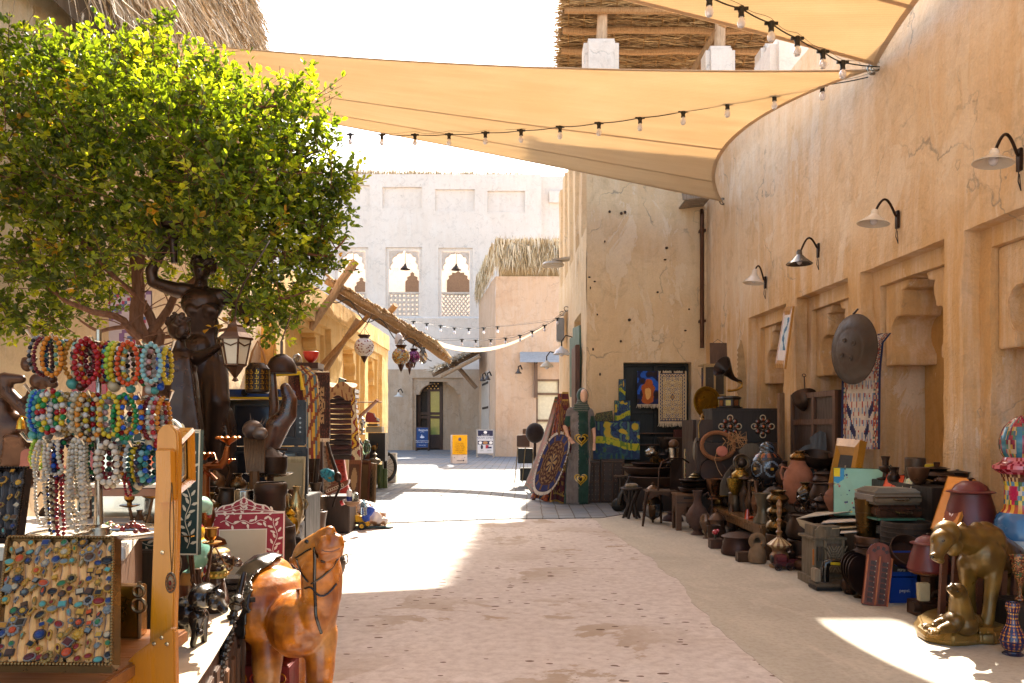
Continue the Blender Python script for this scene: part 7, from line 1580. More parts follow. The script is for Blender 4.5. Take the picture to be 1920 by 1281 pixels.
pot('lamp_shade_clear','clear glass lamp shade at the end of the awning','lamp',793,682,652,18,'squat','glass','#c9c4bc',Y=17.0)
for o in list(bpy.data.objects):
 if o.name.startswith('lamp_shade_'):o.name='glass_lamp'
picture('street_banner','pale banner printed with blurred pink and blue shapes behind the tree','banner',[P(60,700,8.2),P(285,690,9.4),P(285,545,9.4),P(60,545,8.2)],'#b8a8b0',.01,lambda u,v:hx(['#cfc4cc','#c9bcc6','#b84a6a','#5a7aa8','#d8ccd0','#8a6a9a','#cfc4cc'][int(abs(math.sin(u*5.3+1.5*math.sin(v*4)))*6.9)]),nx=40,nz=24)
# ============================================================ RIGHT SIDE GOODS
def block(name,label,cat,pts,z,col='#2c1e15',z0=0,mat='wood'):
 t=T(name,label,cat);b=MB(c=hx(col));slab(b,pts,z0,z);b.build('body',mat,t,bev=.005);return t
block('back_table','long dark table of brass and iron wares along the right wall','table',[(2.86,6.9),(3.42,6.9),(3.33,9.75),(2.78,9.75)],.45)
block('chest_table','tall dark cupboard under the flower studded chest','cupboard',[(2.28,9.85),(3.32,9.85),(3.30,10.5),(2.28,10.5)],1.05,'#3a271b')
t=T('low_bench','low pale wooden bench with small pots on it, in front of the dark table','bench');b=MB(c=hx('#7a5a38'));slab(b,[(2.42,7.75),(2.78,7.75),(2.74,9.75),(2.40,9.75)],.255,.29);b.build('seat','pine',t,bev=.004)
for x,y in((2.46,7.8),(2.74,7.8),(2.44,9.68),(2.7,9.68)):b=MB(c=hx('#6f5132'));b.box((x,y,.127),(.06,.06,.255));b.build('leg','pine',t,bev=.003)
b=MB(c=hx('#6f5132'));b.box((2.6,7.79,.22),(.26,.03,.07));b.box((2.44,8.7,.22),(.03,1.8,.07));b.build('rail','pine',t)
block('window_ledge','dark wooden counter under the shop window of the tower','counter',[(1.72,11.7),(2.62,11.7),(2.95,13.3),(1.72,13.3)],.44,'#2a1d15')
block('suitcase_table','dark woven trunk holding the suitcases and paintings','trunk',[(2.84,6.02),(3.42,6.02),(3.47,6.75),(2.80,6.75)],.42,'#2f2118')
block('pot_plinth','low dark plinth behind the lioness holding the big maroon pot','plinth',[(2.97,5.32),(3.34,5.32),(3.34,5.68),(2.97,5.68)],.514,'#2a1e17')
# ---- window hangings and paintings at the tower
YW=13.25
t=T('tapestry','blue and orange printed tapestry hanging in the shop window','tapestry',P(1215,758,YW));k=YW/F;w_,h=40*k,62*k
def blob(u,v):
 n1=mnoise.noise(V((u*4,v*5,2)));d=math.hypot(u-.5,(v-.35)*.8)
 if d<.14+.08*n1:return hx('#e0a860')
 if d<.30+.14*n1:return hx('#a8541c')
 return hx('#1c58c0')if n1>.0 and v>.3 else hx('#0f1f52')if n1>-.3 else hx('#2a1a20')
pattern('fabric',t,w_,h,36,50,blob);fringe(t,[(-w_/2,0,0),(w_/2,0,0)],7*k,hx('#c9bca8'),n=40,wd=.004)
t=T('cream_rug','cream persian rug with fringed ends hung in the shop window','rug',P(1261,792,YW-.05));w_,h=52*k,94*k
def cream(u,v):
 x,y=abs(u-.5)*2,abs(v-.5)*2;e=min((1-x)*.55,(1-y))
 if e<.05:return hx('#cbb896')
 if e<.075:return hx('#3a3f5a')
 if e<.15:return hx('#c9b48c')if math.sin(u*60)*math.sin(v*90)>-.1 else hx('#5a5a6a')
 if e<.17:return hx('#3a3f5a')
 d=math.hypot(x,y*1.6);
 if d<.16:return hx('#4a4a62')if math.cos(8*math.atan2(y,x))>0 else hx('#a8895a')
 n_=math.sin(x*24+4*math.sin(y*12))*math.sin(y*34+3*math.sin(x*10));return hx('#55597a')if n_>.62 else hx('#9a7440')if n_<-.6 else hx('#cdb98f')
pattern('pile',t,w_,h,60,100,cream,wav=.006);fringe(t,[(-w_/2,0,0),(w_/2,0,0)],8*k,hx('#d8cbb2'),n=60,wd=.004);fringe(t,[(-w_/2,0,h),(w_/2,0,h)],6*k,hx('#d8cbb2'),(0,-.3,.3),n=60,wd=.005)
b=MB(c=hx('#1a1715'))
for x in(-.4,0,.4):b.box((x*w_,-.01,h),(.03,.03,.05))
b.build('clip','iron',t)
def swirl(seed,hill=.42):
 def f(u,v):
  n1=mnoise.noise(V((u*5,v*6,seed)));n2=mnoise.noise(V((u*14,v*3+n1*2,seed+4)))
  if abs(v-hill-.10*math.sin(u*4+seed))<.09+.03*n2:return hx('#a8a41e')if n2>-.1 else hx('#5f7a22')
  if v>hill:
   if n1>.30:return hx('#b89a2a')
   if n1>.22:return hx('#7f8a3a')
   return hx('#27406a')if n2>.15 else hx('#16294f')if n2>-.2 else hx('#4a7060')
  return hx('#122c52')if n2>0 else hx('#1f4a5a')if n2>-.3 else hx('#3a5a2a')
 return f
picture('landscape_painting','largest unframed blue and yellow abstract landscape canvas behind the mannequin','painting',[P(1112,862,13.1),P(1200,862,13.1),P(1200,790,13.2),P(1112,790,13.2)],'#1c2a3a',.006,swirl(1),nx=90,nz=80,group='abstract landscape canvases by the mannequin')
picture('landscape_painting','medium blue and yellow landscape canvas above the largest one','painting',[P(1152,800,13.28),P(1182,800,13.28),P(1182,751,13.3),P(1152,751,13.3)],'#1c2a3a',.01,swirl(4),nx=40,nz=50,group='abstract landscape canvases by the mannequin')
picture('landscape_painting','smallest topmost landscape canvas beside the window edge','painting',[P(1160,751,13.31),P(1173,751,13.31),P(1173,711,13.33),P(1160,711,13.33)],'#1c2a3a',.01,swirl(7),nx=24,nz=40,group='abstract landscape canvases by the mannequin')
picture('floral_painting','dark speckled floral painting behind the mannequin shoulder','painting',[P(1106,800,13.3),P(1150,802,13.3),P(1148,770,13.34),P(1118,775,13.34)],'#2a2a24',.01,lambda u,v:hx(['#3a4a2c','#5a5a32','#2a2420','#7a6a3a','#40302c'][int(abs(mnoise.noise(V((u*9,v*9,3))))*12)%5]),nx=30,nz=24)
for i,(x0,x1,y0,y1,lb)in enumerate(((1101,1126,946,866,'dark carved wooden door leaf right beside the mannequin'),(1127,1171,945,862,'wider carved dark wooden chest front below the large painting'))):
 t=T('wooden_leaf',lb,'panel',P((x0+x1)/2,y0,13.0),group='dark carved panels');t.location.z=0;k=13/F;w_,h=(x1-x0)*k,(y0-y1)*k;b=MB(c=hx('#3a2519'));b.box((0,.05,h/2),(w_,.1,h));b.build('board','wood',t,bev=.006)
 b=MB(c=hx('#4f3524'));
 for a,c,e,g_ in((-.42,.06,-.42,.94),(.42,.06,.42,.94),(-.42,.06,.42,.06),(-.42,.94,.42,.94),(-.42,.5,.42,.5),(0,.06,0,.94)):b.tube([(a*w_,-.004,c*h),(e*w_,-.004,g_*h)],.010,6)
 for ii in range(4):
  for jj in range(8):b.ell(((-.36+.24*ii)*w_,-.006,(.1+.11*jj)*h),.008,7,5,col=hx('#7a6a4a'))
 b.build('carving','wood',t)
# ---- rugs heaped by the mannequin
def cone_rug(label,top,foot0,foot1,fn,bulge,nx=40,nz=60,name='draped_rug',fr=None,grp='rugs draped beside the mannequin'):
 top,f0_,f1_=map(V,(top,foot0,foot1));t=T(name,label,'rug',(f0_+f1_)/2,group=grp);o_=t.location.copy()
 def S(u,v):
  p=f0_.lerp(f1_,u);tp=top+V(((u-.5)*.10,0,0));q=p.lerp(tp,v);s=math.sin(pi*v)
  return q-o_+V((bulge*s*(u-.6),-.10*s-.05*(1-v)*math.sin(u*17),.02*math.sin(u*9)*(1-v)))
 b=MB();b.grid(nx,nz,S,cf=fn);b.build('pile','rug',t,smooth=60,thick=.012)
 if fr:fringe(t,[S(i/20,0)for i in range(21)],fr[0],hx(fr[1]),n=60,wd=.005)
 return t
Ym=13.0
b=MB(c=hx('#4a3020'));t=T('rug_rack','wooden rack under the draped rugs','rack',(.78,13.35,0));b.tube([(-.42,.15,0),(.02,0,1.72)],.03,7);b.tube([(.25,.1,0),(.05,0,1.72)],.03,7);b.build('post','wood',t)
cone_rug('olive and rust patterned rug furthest left in the drape',P(1046,745,Ym+.3),P(982,912,Ym+2.6),P(1014,935,Ym+.5),persian('#7a7a4a','#8a4a2a','#5a5a34','#a8562a',med=False,seed=2),-.05)
cone_rug('orange and blue flame patterned rug in the middle of the drape',P(1052,738,Ym+.15),P(994,935,Ym+.4),P(1060,944,Ym+.1),lambda u,v:hx(['#a8502a','#7a2a1c','#c07a3a','#3a4a6a','#8a3a24','#5a1c18'][int((abs(math.sin(u*19+v*6))*2+v*34+2*math.sin(u*26))%6)]),-.12)
cone_rug('deep crimson rug with gold border falling from the top of the rack',P(1060,735,Ym-.05),P(1030,942,Ym-.1),P(1084,944,Ym-.1),persian('#7a1a2a','#5a1420','#a8853a','#3a1018',med=False,seed=5,bw=.2),.0)
t=T('oval_rug','small oval blue and brown medallion rug with thick white fringe','rug',P(1034,922,12.75));k=12.75/F
def ov(a,s):
 x,z=26*math.cos(a),53*math.sin(a);x,z=math.copysign(abs(math.cos(a))**.8*26,math.cos(a)),math.copysign(abs(math.sin(a))**.8*53,math.sin(a))
 return V(((x*s*.9+z*s*.34)*k,-.02*math.sin(a*3)*s-.05+.12*(z*s/53),(54+z*s)*k))
b=MB();rings=22;na=48;vs=[ov(2*pi*j/na,(i+.01)/rings)for i in range(rings+1)for j in range(na)];fs=[];ks=[]
for i in range(rings):
 for j in range(na):
  fs.append((i*na+j,i*na+(j+1)%na,(i+1)*na+(j+1)%na,(i+1)*na+j));s=i/rings;a=2*pi*j/na
  ks.append(hx('#3a3552')if s>.93 else hx('#2c3568' if math.cos(a*12)>-.2 else '#7a5a3a')if s>.74 else hx('#5a3a2a')if s>.70 else hx('#4a2a22' if math.cos(a*10)*math.sin(s*34)>-.15 else '#8a6a48')if s>.3 else hx('#a8895a' if math.cos(a*8)>0 else '#3a2a3a'))
b.add(vs,fs,ks);b.build('pile','rug',t,smooth=60,thick=.014)
b=MB(c=hx('#dcd2c4'));rr=random.Random(3)
for i in range(300):
 a=rr.uniform(0,2*pi);p=ov(a,1.0);q_=ov(a,1.0+.085+.03*rr.random());b.tube([p,q_+V((0,-.01,0))],[.010,.006],4)
b.build('fringe','cloth',t)
bx=T('black_stand','black speaker boxes on thin metal legs left of the draped rugs','stand',P(985,905,16.6));k=16.6/F
b=MB(c=hx('#1a1918'));b.box((0,.1,50*k),(28*k,.25,28*k));b.box((2*k,.1,15*k),(24*k,.2,24*k));b.box((-4*k,.0,78*k),(24*k,.2,22*k),col=hx('#5a3a28'));b.box((4*k,.1,96*k),(18*k,.2,10*k),col=hx('#7a5a40'));b.build('box','plastic',bx,bev=.01)
b=MB(c=hx('#8a7a5a'))
for x in(-20,-6,10):b.tube([(x*k,-.05,0),((x+6)*k,-.05,66*k)],.012,6)
b.build('leg','pine',bx)
bs2=T('wicker_hat','dark round wicker shape on top of the black boxes','basket',P(1003,812,15.5));b=MB(c=hx('#2a1a16'));b.ell((0,0,.0),(.18,.15,.2),16,10);b.tube([(0,0,0),(0,0,-1.2)],.03,6);b.build('bowl','cloth',bs2)
# ---- bowls, trays, stools and chair in front of the window
def W(px,by,ty,w_,pf_,mat,col,z,lb,cat='bowl',name='bowl',grp=None,**kw):return pot(name,lb,cat,px,by,ty,w_,pf_,mat,col,z=z,group=grp,**kw)
GB='bowls and trays by the shop window'
pot('copper_basin','large tinned basin, lowest of the tray stack by the window','basin',1228,915,893,108,'basin','iron','#4a3a30',Y=11.9,group=GB)
pot('copper_basin','wide shallow basin second in the tray stack','basin',1213,893,876,92,'basin','iron','#5a463a',Y=12.0,group=GB)
pot('serving_tray','dark lipped tray on top of the tray stack','tray',1218,876,868,70,'basin','iron','#3a2a22',Y=12.0,group=GB)
pot('steel_bowl','silver footed bowl standing over the trays','bowl',1222,858,838,28,'squat','steel','#9a948a',Y=12.3,group=GB)
pot('brass_stand','small brass pedestal under the silver bowl','stand',1229,880,856,14,'mortar','brass','#7a6038',Y=12.2,group=GB)
pot('silver_tumbler','tall silver tumbler vase with a wooden ball in its mouth','vase',1263,878,840,20,'bucket','steel','#a8a296',Y=11.8)
b=MB(c=hx('#6a4a30'));b.ell((0,0,0),(.075,.075,.065),16,10);o=b.build('wooden_ball','woodx',None);o.location=P(1263,832,11.8);tag(o,'brown wooden ball resting in the tall silver tumbler','ball')
pot('dark_mortar','dark grey mortar behind the silver tumbler','mortar',1250,852,820,36,'mortar','iron','#3a3430',Y=12.4)
box_thing('red_casket','small dark red wooden casket on the window shelf','box',1266,1288,820,806,.14,'woodx','#4a2018',Y=12.2)
t=T('casket_shelf','rough wooden shelf carrying the red casket','shelf',P(1280,822,12.2));b=MB(c=hx('#4a3526'));b.box((0,.06,0),(.55,.25,.03));b.box((0,.15,-t.location.z/2),(.4,.04,t.location.z));b.build('board','wood',t)
t=T('round_stool','small round topped stool at the left of the tray stack','stool',P(1166,945,12.4));t.location.z=0;b=MB(c=hx('#6a5440'));zt0=P(0,892,12.4).z;b.lathe([(.12,zt0-.02),(.13,zt0),(.001,zt0)],24);b.build('seat','wood',t)
for a in(0,2.1,4.2):b=MB(c=hx('#3a2a1e'));b.tube([(.09*math.cos(a),.09*math.sin(a),0),(.05*math.cos(a),.05*math.sin(a),zt0-.02)],.012,6);b.build('leg','wood',t)
t=T('black_case','black teardrop shaped instrument case leaning on the stool','case',P(1166,962,11.7));t.location.z=0;k=11.7/F
b=MB(c=hx('#121110'));b.tube([(-6*k,0,12*k),(-2*k,.02,30*k),(8*k,.05,50*k),(18*k,.1,70*k)],[13*k,11*k,4*k,2.5*k],12,flat=.5);b.ell((-6*k,0,13*k),(14*k,.05,13*k));b.build('shell','plastic',t)
t=T('folding_table','low dark round table on crossed carved legs','table',P(1184,975,10.9));t.location.z=0;k=10.9/F;zt0=P(0,914,10.9).z
b=MB(c=hx('#2f2119'));b.lathe([(.001,zt0-.03),(20*k,zt0-.03),(21*k,zt0-.01),(20*k,zt0),(.001,zt0)],28);b.build('tray_top','wood',t)
for a in(0,1.05,2.1,3.14,4.2,5.24):b=MB(c=hx('#2a1c14'));b.tube([(16*k*math.cos(a),14*k*math.sin(a),0),(5*k*math.cos(a+.6),4*k*math.sin(a+.6),zt0*.5),(15*k*math.cos(a+1.2),13*k*math.sin(a+1.2),zt0-.03)],[.018,.024,.018],7);b.build('leg','wood',t)
b=MB(c=hx('#7a6a50'));b.lathe([(.08,zt0),(.09,zt0+.03),(.07,zt0+.05),(.001,zt0+.05)],18);o=b.build('woven_dish','cloth',None);o.location=t.location;tag(o,'pale woven dish on the low folding table','dish')
pot('enamel_urn','lidded bronze urn with painted panels on a brass foot behind the chair','urn',1224,990,905,38,[(.45,0),(.4,.04),(.12,.07),(.10,.2),(.3,.24),(.8,.32),(1,.5),(1,.62),(.8,.76),(.6,.82)],'brass','#6a5038',Y=10.4,lid=.84,cf=lambda a,c:hx('#7a8088')if(.4<a<.8 and(c*6)%1>.5)else hx('#4f3a28'),handles=0)
pot('dark_bag','dark red floor cushion in the shade under the chair','cushion',1262,988,960,40,'squat','cloth','#3a1614',Y=10.6)
Yc=10.0;ch_=T('metal_chair','brown sheet metal cafe chair with curved back hoop and arched legs','chair',P(1245,990,Yc));ch_.location.z=0;l=ch_.location;q=lambda px,py,dy=0:P(px,py,Yc+dy)-l;c1=hx('#3d2c24')
zs=q(0,922).z;x0,x1=q(1214,0).x,q(1266,0).x
b=MB(c=hx('#5a4434'));b.box(((x0+x1)/2+.02,.16,zs),(x1-x0+.04,.36,.018));b.build('seat','iron',ch_,bev=.006)
b=MB(c=c1);b.tube([q(1234,922,.02),q(1236,880,.02),q(1242,866,.05),q(1255,860,.1),q(1280,860,.25),q(1292,868,.32),q(1295,880,.34),q(1290,922,.34)],.011,8);b.build('back_hoop','iron',ch_)
b=MB(c=hx('#2f231d'));b.add([q(1256,921,.18)+V((0,0,0)),q(1277,921,.20),q(1279,862,.24),q(1258,862,.2)],[(0,1,2,3)]);b.build('back_splat','iron',ch_,thick=.004)
for(a_,c_a,dy0)in((1205,1214,0),(1268,1264,0),(1240,1236,.34),(1290,1288,.34)):
 b=MB(c=c1);p0=q(a_,0,dy0);p1=q(c_a,0,dy0);b.tube([(p0.x,dy0,0),(p0.x*.4+p1.x*.6,dy0,zs*.7),(p1.x,dy0,zs)],[.014,.020,.034],8);b.build('leg','iron',ch_)
b=MB(c=c1);pl=[(x0,zs-.005),(x1,zs-.005),(x1,zs-.1)]+[(x1-.03-(x1-x0-.06)*i/10,zs-.1+.065*math.sin(pi*i/10))for i in range(11)]+[(x0,zs-.1)];b.prism(pl,.006,y0=-.02);b.build('apron','iron',ch_)
ms=T('arched_stool','square wooden stool with keyhole arches beside the chair','stool',P(1290,1000,9.6));ms.location.z=0;k=9.6/F;w_=42*k;h=P(0,926,9.6).z
b=MB(c=hx('#7a5638'));b.box((0,.13,h-.012),(w_*1.1,.32,.024));b.build('top','woodx',ms,bev=.003)
pan=[(-w_/2,0),(-w_*.28,0),(-w_*.28,h*.42),(-w_*.16,h*.52),(-w_*.10,h*.60),(0,h*.68),(w_*.10,h*.60),(w_*.16,h*.52),(w_*.28,h*.42),(w_*.28,0),(w_/2,0),(w_/2,h-.024),(-w_/2,h-.024)]
for M_ in(Matrix.Identity(4),TM((0,.26,0)),TM((-w_/2+.008,.13,0),0,0,pi/2),TM((w_/2-.008,.13,0),0,0,pi/2)):b=MB(c=hx('#5a3c26'));b.prism(pan,.014,M_);b.build('arched_side','woodx',ms)
b=MB(c=hx('#3a2618'));b.box((0,-.004,h*.76),(w_*1.02,.012,.018));b.box((0,-.003,h*.88),(w_*.4,.008,.02),col=hx('#0f0a08'));b.build('trim','wood',ms)
for i,(by,ty,w2,lb)in enumerate(((925,914,62,'lowest of three dark pans stacked on the arched stool'),(913,905,52,'middle dark pan of the three stacked on the arched stool'),(904,899,58,'topmost wide dark pan on the arched stool'))):pot('iron_pan',lb,'pan',1302,by,ty,w2,'basin','iron','#33251e',Y=9.75,group='iron pans on the arched stool')
pot('lidded_tin','round brass lidded bowl on top of the dark pans','bowl',1303,898,884,26,'squat','brass','#7a6a48',Y=9.85,lid=.5)
sh_=T('bossed_shield','grey oval metal shield with four bosses standing on a turned post','shield',P(1311,905,10.0));k=10/F
b=MB(c=hx('#7a7264'));M_=TM((0,0,60*k),pi/2,0,.25);b.lathe([(.001,.03),(.06,.022),(.11,.010),(.14,-.004),(.145,-.008),(.12,0),(.001,.015)],30,M_@Matrix.Diagonal((.62,1.28,1,1)));b.build('disc','iron',sh_)
b=MB(c=hx('#5a4a38'))
for dx,dz in((-5,76),(5,78),(-6,48),(6,46)):b.ell((dx*k,-.03,dz*k),(.014,.014,.016))
b.build('boss','iron',sh_);b=MB(c=hx('#7a5030'));b.lathe([(.03,0),(.02,.05),(.028,.09),(.018,.15),(.02,.20),(.01,.24)],14);b.tube([(0,0,100*k),(0,0,118*k)],.008,7);b.build('post','woodx',sh_)
picture('tile_panel','small cream panel with green and red tile pattern behind the chair','panel',[P(1283,900,10.6),P(1303,900,10.6),P(1303,842,10.75),P(1283,842,10.75)],'#b8a880',.1,lambda u,v:hx(['#4a7a5a','#a85a4a','#c9b88a','#4a6a4a'][(int(u*8)+int(v*18))%4]),nx=16,nz=36)
wk=T('wicker_ring','open wicker basket ring tied behind the pink medallion','basket',P(1362,880,9.7));k=9.7/F
b=MB(c=hx('#8a5a38'));b.torus((-14*k,.05,44*k),34*k,4*k,26,8,M=rotm(pi/2-.2,0,0),sy=.75,sx=.9);b.build('ring','straw',wk);b=MB(c=hx('#b8895a'))
r_=random.Random(9)
for i in range(26):a=r_.uniform(-.4,1.2);b.tube([V((20*k,0,58*k)),V(((20+16*math.cos(a*2+i))*k,-.02,(58+14*math.sin(i*1.3))*k)),V(((20+20*math.cos(i))*k,0,(44+16*math.sin(i*.7))*k))],.0035,4)
b.build('raffia','straw',wk)
t=T('pink_medallion','round pink carved stone medallion tied with string','medallion',P(1354,846,9.6));k=9.6/F;b=MB(c=hx('#b8705e'));b.lathe([(.001,.012),(9*k,.012),(10*k,.008),(10.5*k,-.02),(8*k,-.035),(.001,-.036)],26,TM((0,0,0),pi/2-.25,0,0));b.build('stone','clay',t)
b=MB(c=hx('#b88a5a'));b.tube([(-.06,0,-.0),(-.09,0,-.1),(-.05,0,-.22),(0,0,-.3)],.004,5);b.tube([(.0,0,.06),(.05,.02,.12),(.02,.05,.16)],.004,5);b.build('string','cloth',t)
kb=T('keyhole_board','big grey brown board cut like a domed keyhole behind the brass lamps','board',P(1412,915,9.3));kb.location.z=.45;k=9.3/F
pl=[(-62*k,0),(-60*k,22*k),(-50*k,42*k),(-36*k,58*k),(-24*k,66*k),(-20*k,76*k),(-25*k,84*k),(-18*k,88*k),(-12*k,96*k),(0,99*k),(12*k,96*k),(18*k,88*k),(25*k,84*k),(20*k,76*k),(24*k,66*k),(36*k,58*k),(50*k,42*k),(60*k,22*k),(62*k,0)]
b=MB(c=hx('#5c5040'));b.prism(pl,.03,TM((0,0,0),-.12,0,0));b.build('board','wood',kb,bev=.004);b=MB(c=hx('#3a3228'));b.box((4*k,.0,45*k),(2*k,.02,50*k),(-.12,0,0));b.build('strap','iron',kb)
hb=T('hub_disc','dark ringed wooden hub disc leaning on the keyhole board','disc',P(1391,872,9.05));k=9.05/F;b=MB(c=hx('#4a3a2a'));b.torus((0,0,4*k),15*k,2.2*k,30,8,M=rotm(pi/2-.2,0,0));b.torus((0,.01,4*k),12*k,1.6*k,30,8,M=rotm(pi/2-.2,0,0),col=hx('#6a5436'));b.ell((0,0,4*k),(9.5*k,.04,9.5*k),18,10,col=hx('#3a2e26'));b.tube([(0,.02,-8*k),(0,.03,-34*k)],.012,6);b.build('hub','bronze',hb)
pot('round_tray','dark round tray leaning between the stool and the ewers','tray',1338,905,862,50,[(.001,0),(1,0),(1,.08),(.9,.05),(.001,.05)],'iron','#3a2c28',Y=9.7,tilt=0)
for o in list(bpy.data.objects):
 if o.name=='round_tray':o.rotation_euler=(pi/2-.15,0,0);o.location=P(1336,884,9.8)
cs=T('flower_chest','black wooden chest with two large silver petalled rosettes','chest',P(1400,830,9.95));cs.location.z=1.052;k=9.95/F;w_,h=128*k,60*k
b=MB(c=hx('#241914'));b.box((0,.25,h/2),(w_,.46,h));b.build('body','wood',cs,bev=.006);b=MB(c=hx('#2a1c14'));b.box((0,.25,h+.012),(w_*1.02,.50,.03));b.build('lid','wood',cs,bev=.005)
for s in(-.24,.24):
 b=MB(c=hx('#3a2a20'));cx0=s*w_
 for i in range(8):
  a=i*pi/4;p=V((cx0+13*k*math.cos(a),.012,h*.5+13*k*math.sin(a)))
  b.ell(p,(5.5*k,.012,5.5*k),14,8,col=hx('#3a2a22'));b.ell(p+V((0,-.008,0)),(2.6*k,.010,2.6*k),10,6,col=hx('#7a3422')if i%2 else hx('#8a4a2a'))
  if i%2==0:b.torus(p+V((3.4*k*math.cos(a),-.004,3.4*k*math.sin(a))),5*k,1.0*k,18,5,M=rotm(pi/2,0,0),col=hx('#b8aa90'))
 b.ell((cx0,.008,h*.5),(7*k,.022,7*k),16,9,col=hx('#2f241e'));b.ell((cx0,-.012,h*.5),(2.6*k,.010,2.6*k),10,6,col=hx('#b8602a'))
 for i in range(14):a=2*pi*i/14;b.ell((cx0+6.4*k*math.cos(a),-.006,h*.5+6.4*k*math.sin(a)),.006,7,5,col=hx('#8a8072'))
 b.build('rosette','gloss',cs)
gr=T('gramophone','old gramophone with a dark flared horn on a stained glass base','gramophone',P(1368,766,10.2));gr.location.z=cs.location.z+h+.028;l=gr.location;k=10.2/F;q=lambda x,y,dy=0:P(1150+x/3.2025,640+y/3.2025,10.2+dy)-l
b=MB(c=hx('#2a1c12'));b.lathe([(24*k,0),(25*k,3*k),(20*k,4*k),(20*k,17*k),(23*k,19*k),(22*k,22*k),(.001,22*k)],8);b.build('case','wood',gr,smooth=0)
b=MB(c=hx('#a88a1c'));
for i in range(8):
 a=(i+.5)*pi/4;b.box((19.2*k*math.cos(a),19.2*k*math.sin(a),10.5*k),(.8*k,9*k,10*k),(0,0,a),col=hx('#a8901c')if i%2 else hx('#6a3a1c'))
b.build('glass_panel','gloss',gr);b=MB(c=hx('#15120f'));b.lathe([(17*k,22*k),(17*k,23.2*k),(.001,23.4*k)],28);b.build('turntable','gloss',gr)
hp=[q(772,262),q(765,240),q(745,236),q(720,222),q(700,200),q(682,178,-.02),q(665,160,-.04),q(650,150,-.06)]
b=MB(c=hx('#2a1d17'));b.tube(hp,[2*k,2.6*k,3*k,4.5*k,7*k,11*k,16*k,21*k],22,cap=False);b.build('horn','bronze',gr,thick=.004)
b=MB(c=hx('#a87a2a'));b.tube([q(745,238),q(772,252),q(770,275),q(740,292),q(700,298)],2.4*k,8);b.ell(q(695,296),(4*k,4*k,3*k));b.build('tone_arm','brass',gr)
bt=T('brass_charger','large round engraved brass tray leaning on the tower corner','tray',P(1326,786,10.8));k=10.8/F;r1=31*k
b=MB();b.lathe([(.001,.010),(r1*.3,.010),(r1*.75,.010),(r1*.8,.016),(r1*.97,.02),(r1,.012),(r1*.98,0),(.001,-.002)],40,TM((0,0,r1),pi/2-.12,0,.35),cf=lambda a,c:hx('#6a5520')if(.05<a<.35 and math.sin(c*60)*math.sin(a*60)>.1)else hx('#97781f'));b.build('tray','brass',bt)
block('brown_cabinet','plain brown cabinet under the brass tray at the tower corner','cabinet',[(2.40,10.62),(2.95,10.62),(2.95,11.3),(2.40,11.3)],P(0,787,10.8).z-.004,'#3c281c')
tc_=T('wooden_canister','dark wooden box canister with a brass finial next to the chest','canister',P(1323,827,9.9));k=9.9/F;b=MB(c=hx('#3a261b'));b.box((0,.06,20*k),(26*k,.15,40*k));b.build('body','wood',tc_,bev=.004);b=MB(c=hx('#8a6a38'));b.lathe([(4*k,40*k),(3*k,43*k),(4*k,46*k),(1*k,52*k),(.001,55*k)],12,Matrix.Translation((-4*k,.05,0)));b.tube([(-8*k,-.01,42*k),(-14*k,-.02,30*k),(-13*k,-.02,6*k)],.008,6);b.build('finial','brass',tc_)
wc=T('display_cabinet','small cream framed glass cabinet on top of the brown cabinet','cabinet',P(1340,742,11.2));k=11.2/F;b=MB(c=hx('#a88a5a'))
for x in(-19,0,19):b.box((x*k,0,28*k),(3*k,.03,56*k))
for z in(1,55):b.box((0,.0,z*k),(42*k,.05,3*k))
b.box((0,.12,58*k),(46*k,.3,3*k));b.build('frame','pine',wc);b=MB(c=hx('#3a332a'));b.box((0,.1,28*k),(38*k,.18,52*k));b.build('glass_panel','gloss',wc);b=MB(c=hx('#3c281c'));b.box((0,.12,-20*k),(40*k,.3,40*k));b.build('base','wood',wc)
t=T('wooden_plaque','flat brown wooden plaque leaning on the wall above the cabinet','plaque',P(1347,682,11.3));k=11.3/F;b=MB(c=hx('#5a3e2a'));b.box((0,0,19*k),(32*k,.02,40*k),(-.1,0,0));b.build('board','wood',t,bev=.003);b=MB(c=hx('#2a1c12'));b.tube([(-14*k,-.0,36*k),(0,.04,46*k),(14*k,0,36*k)],.003,4);b.build('string','cloth',t)
t=T('sawfish_blade','tall pale serrated sawfish bill standing against the wall','ornament',P(1393,766,11.0));k=11/F
b=MB(c=hx('#b89a70'));pl=[(-9*k,0)]+[(-9*k-(3*k if i%2 else 0)+i*.15*k,i*4.4*k)for i in range(1,27)]+[(-2*k,124*k),(-1*k,130*k),(2*k,128*k),(6*k,100*k),(9*k,60*k),(6*k,20*k),(3*k,0)];b.prism(pl,.012,TM((0,0,0),-.06,0,.2));b.build('blade','stone',t)
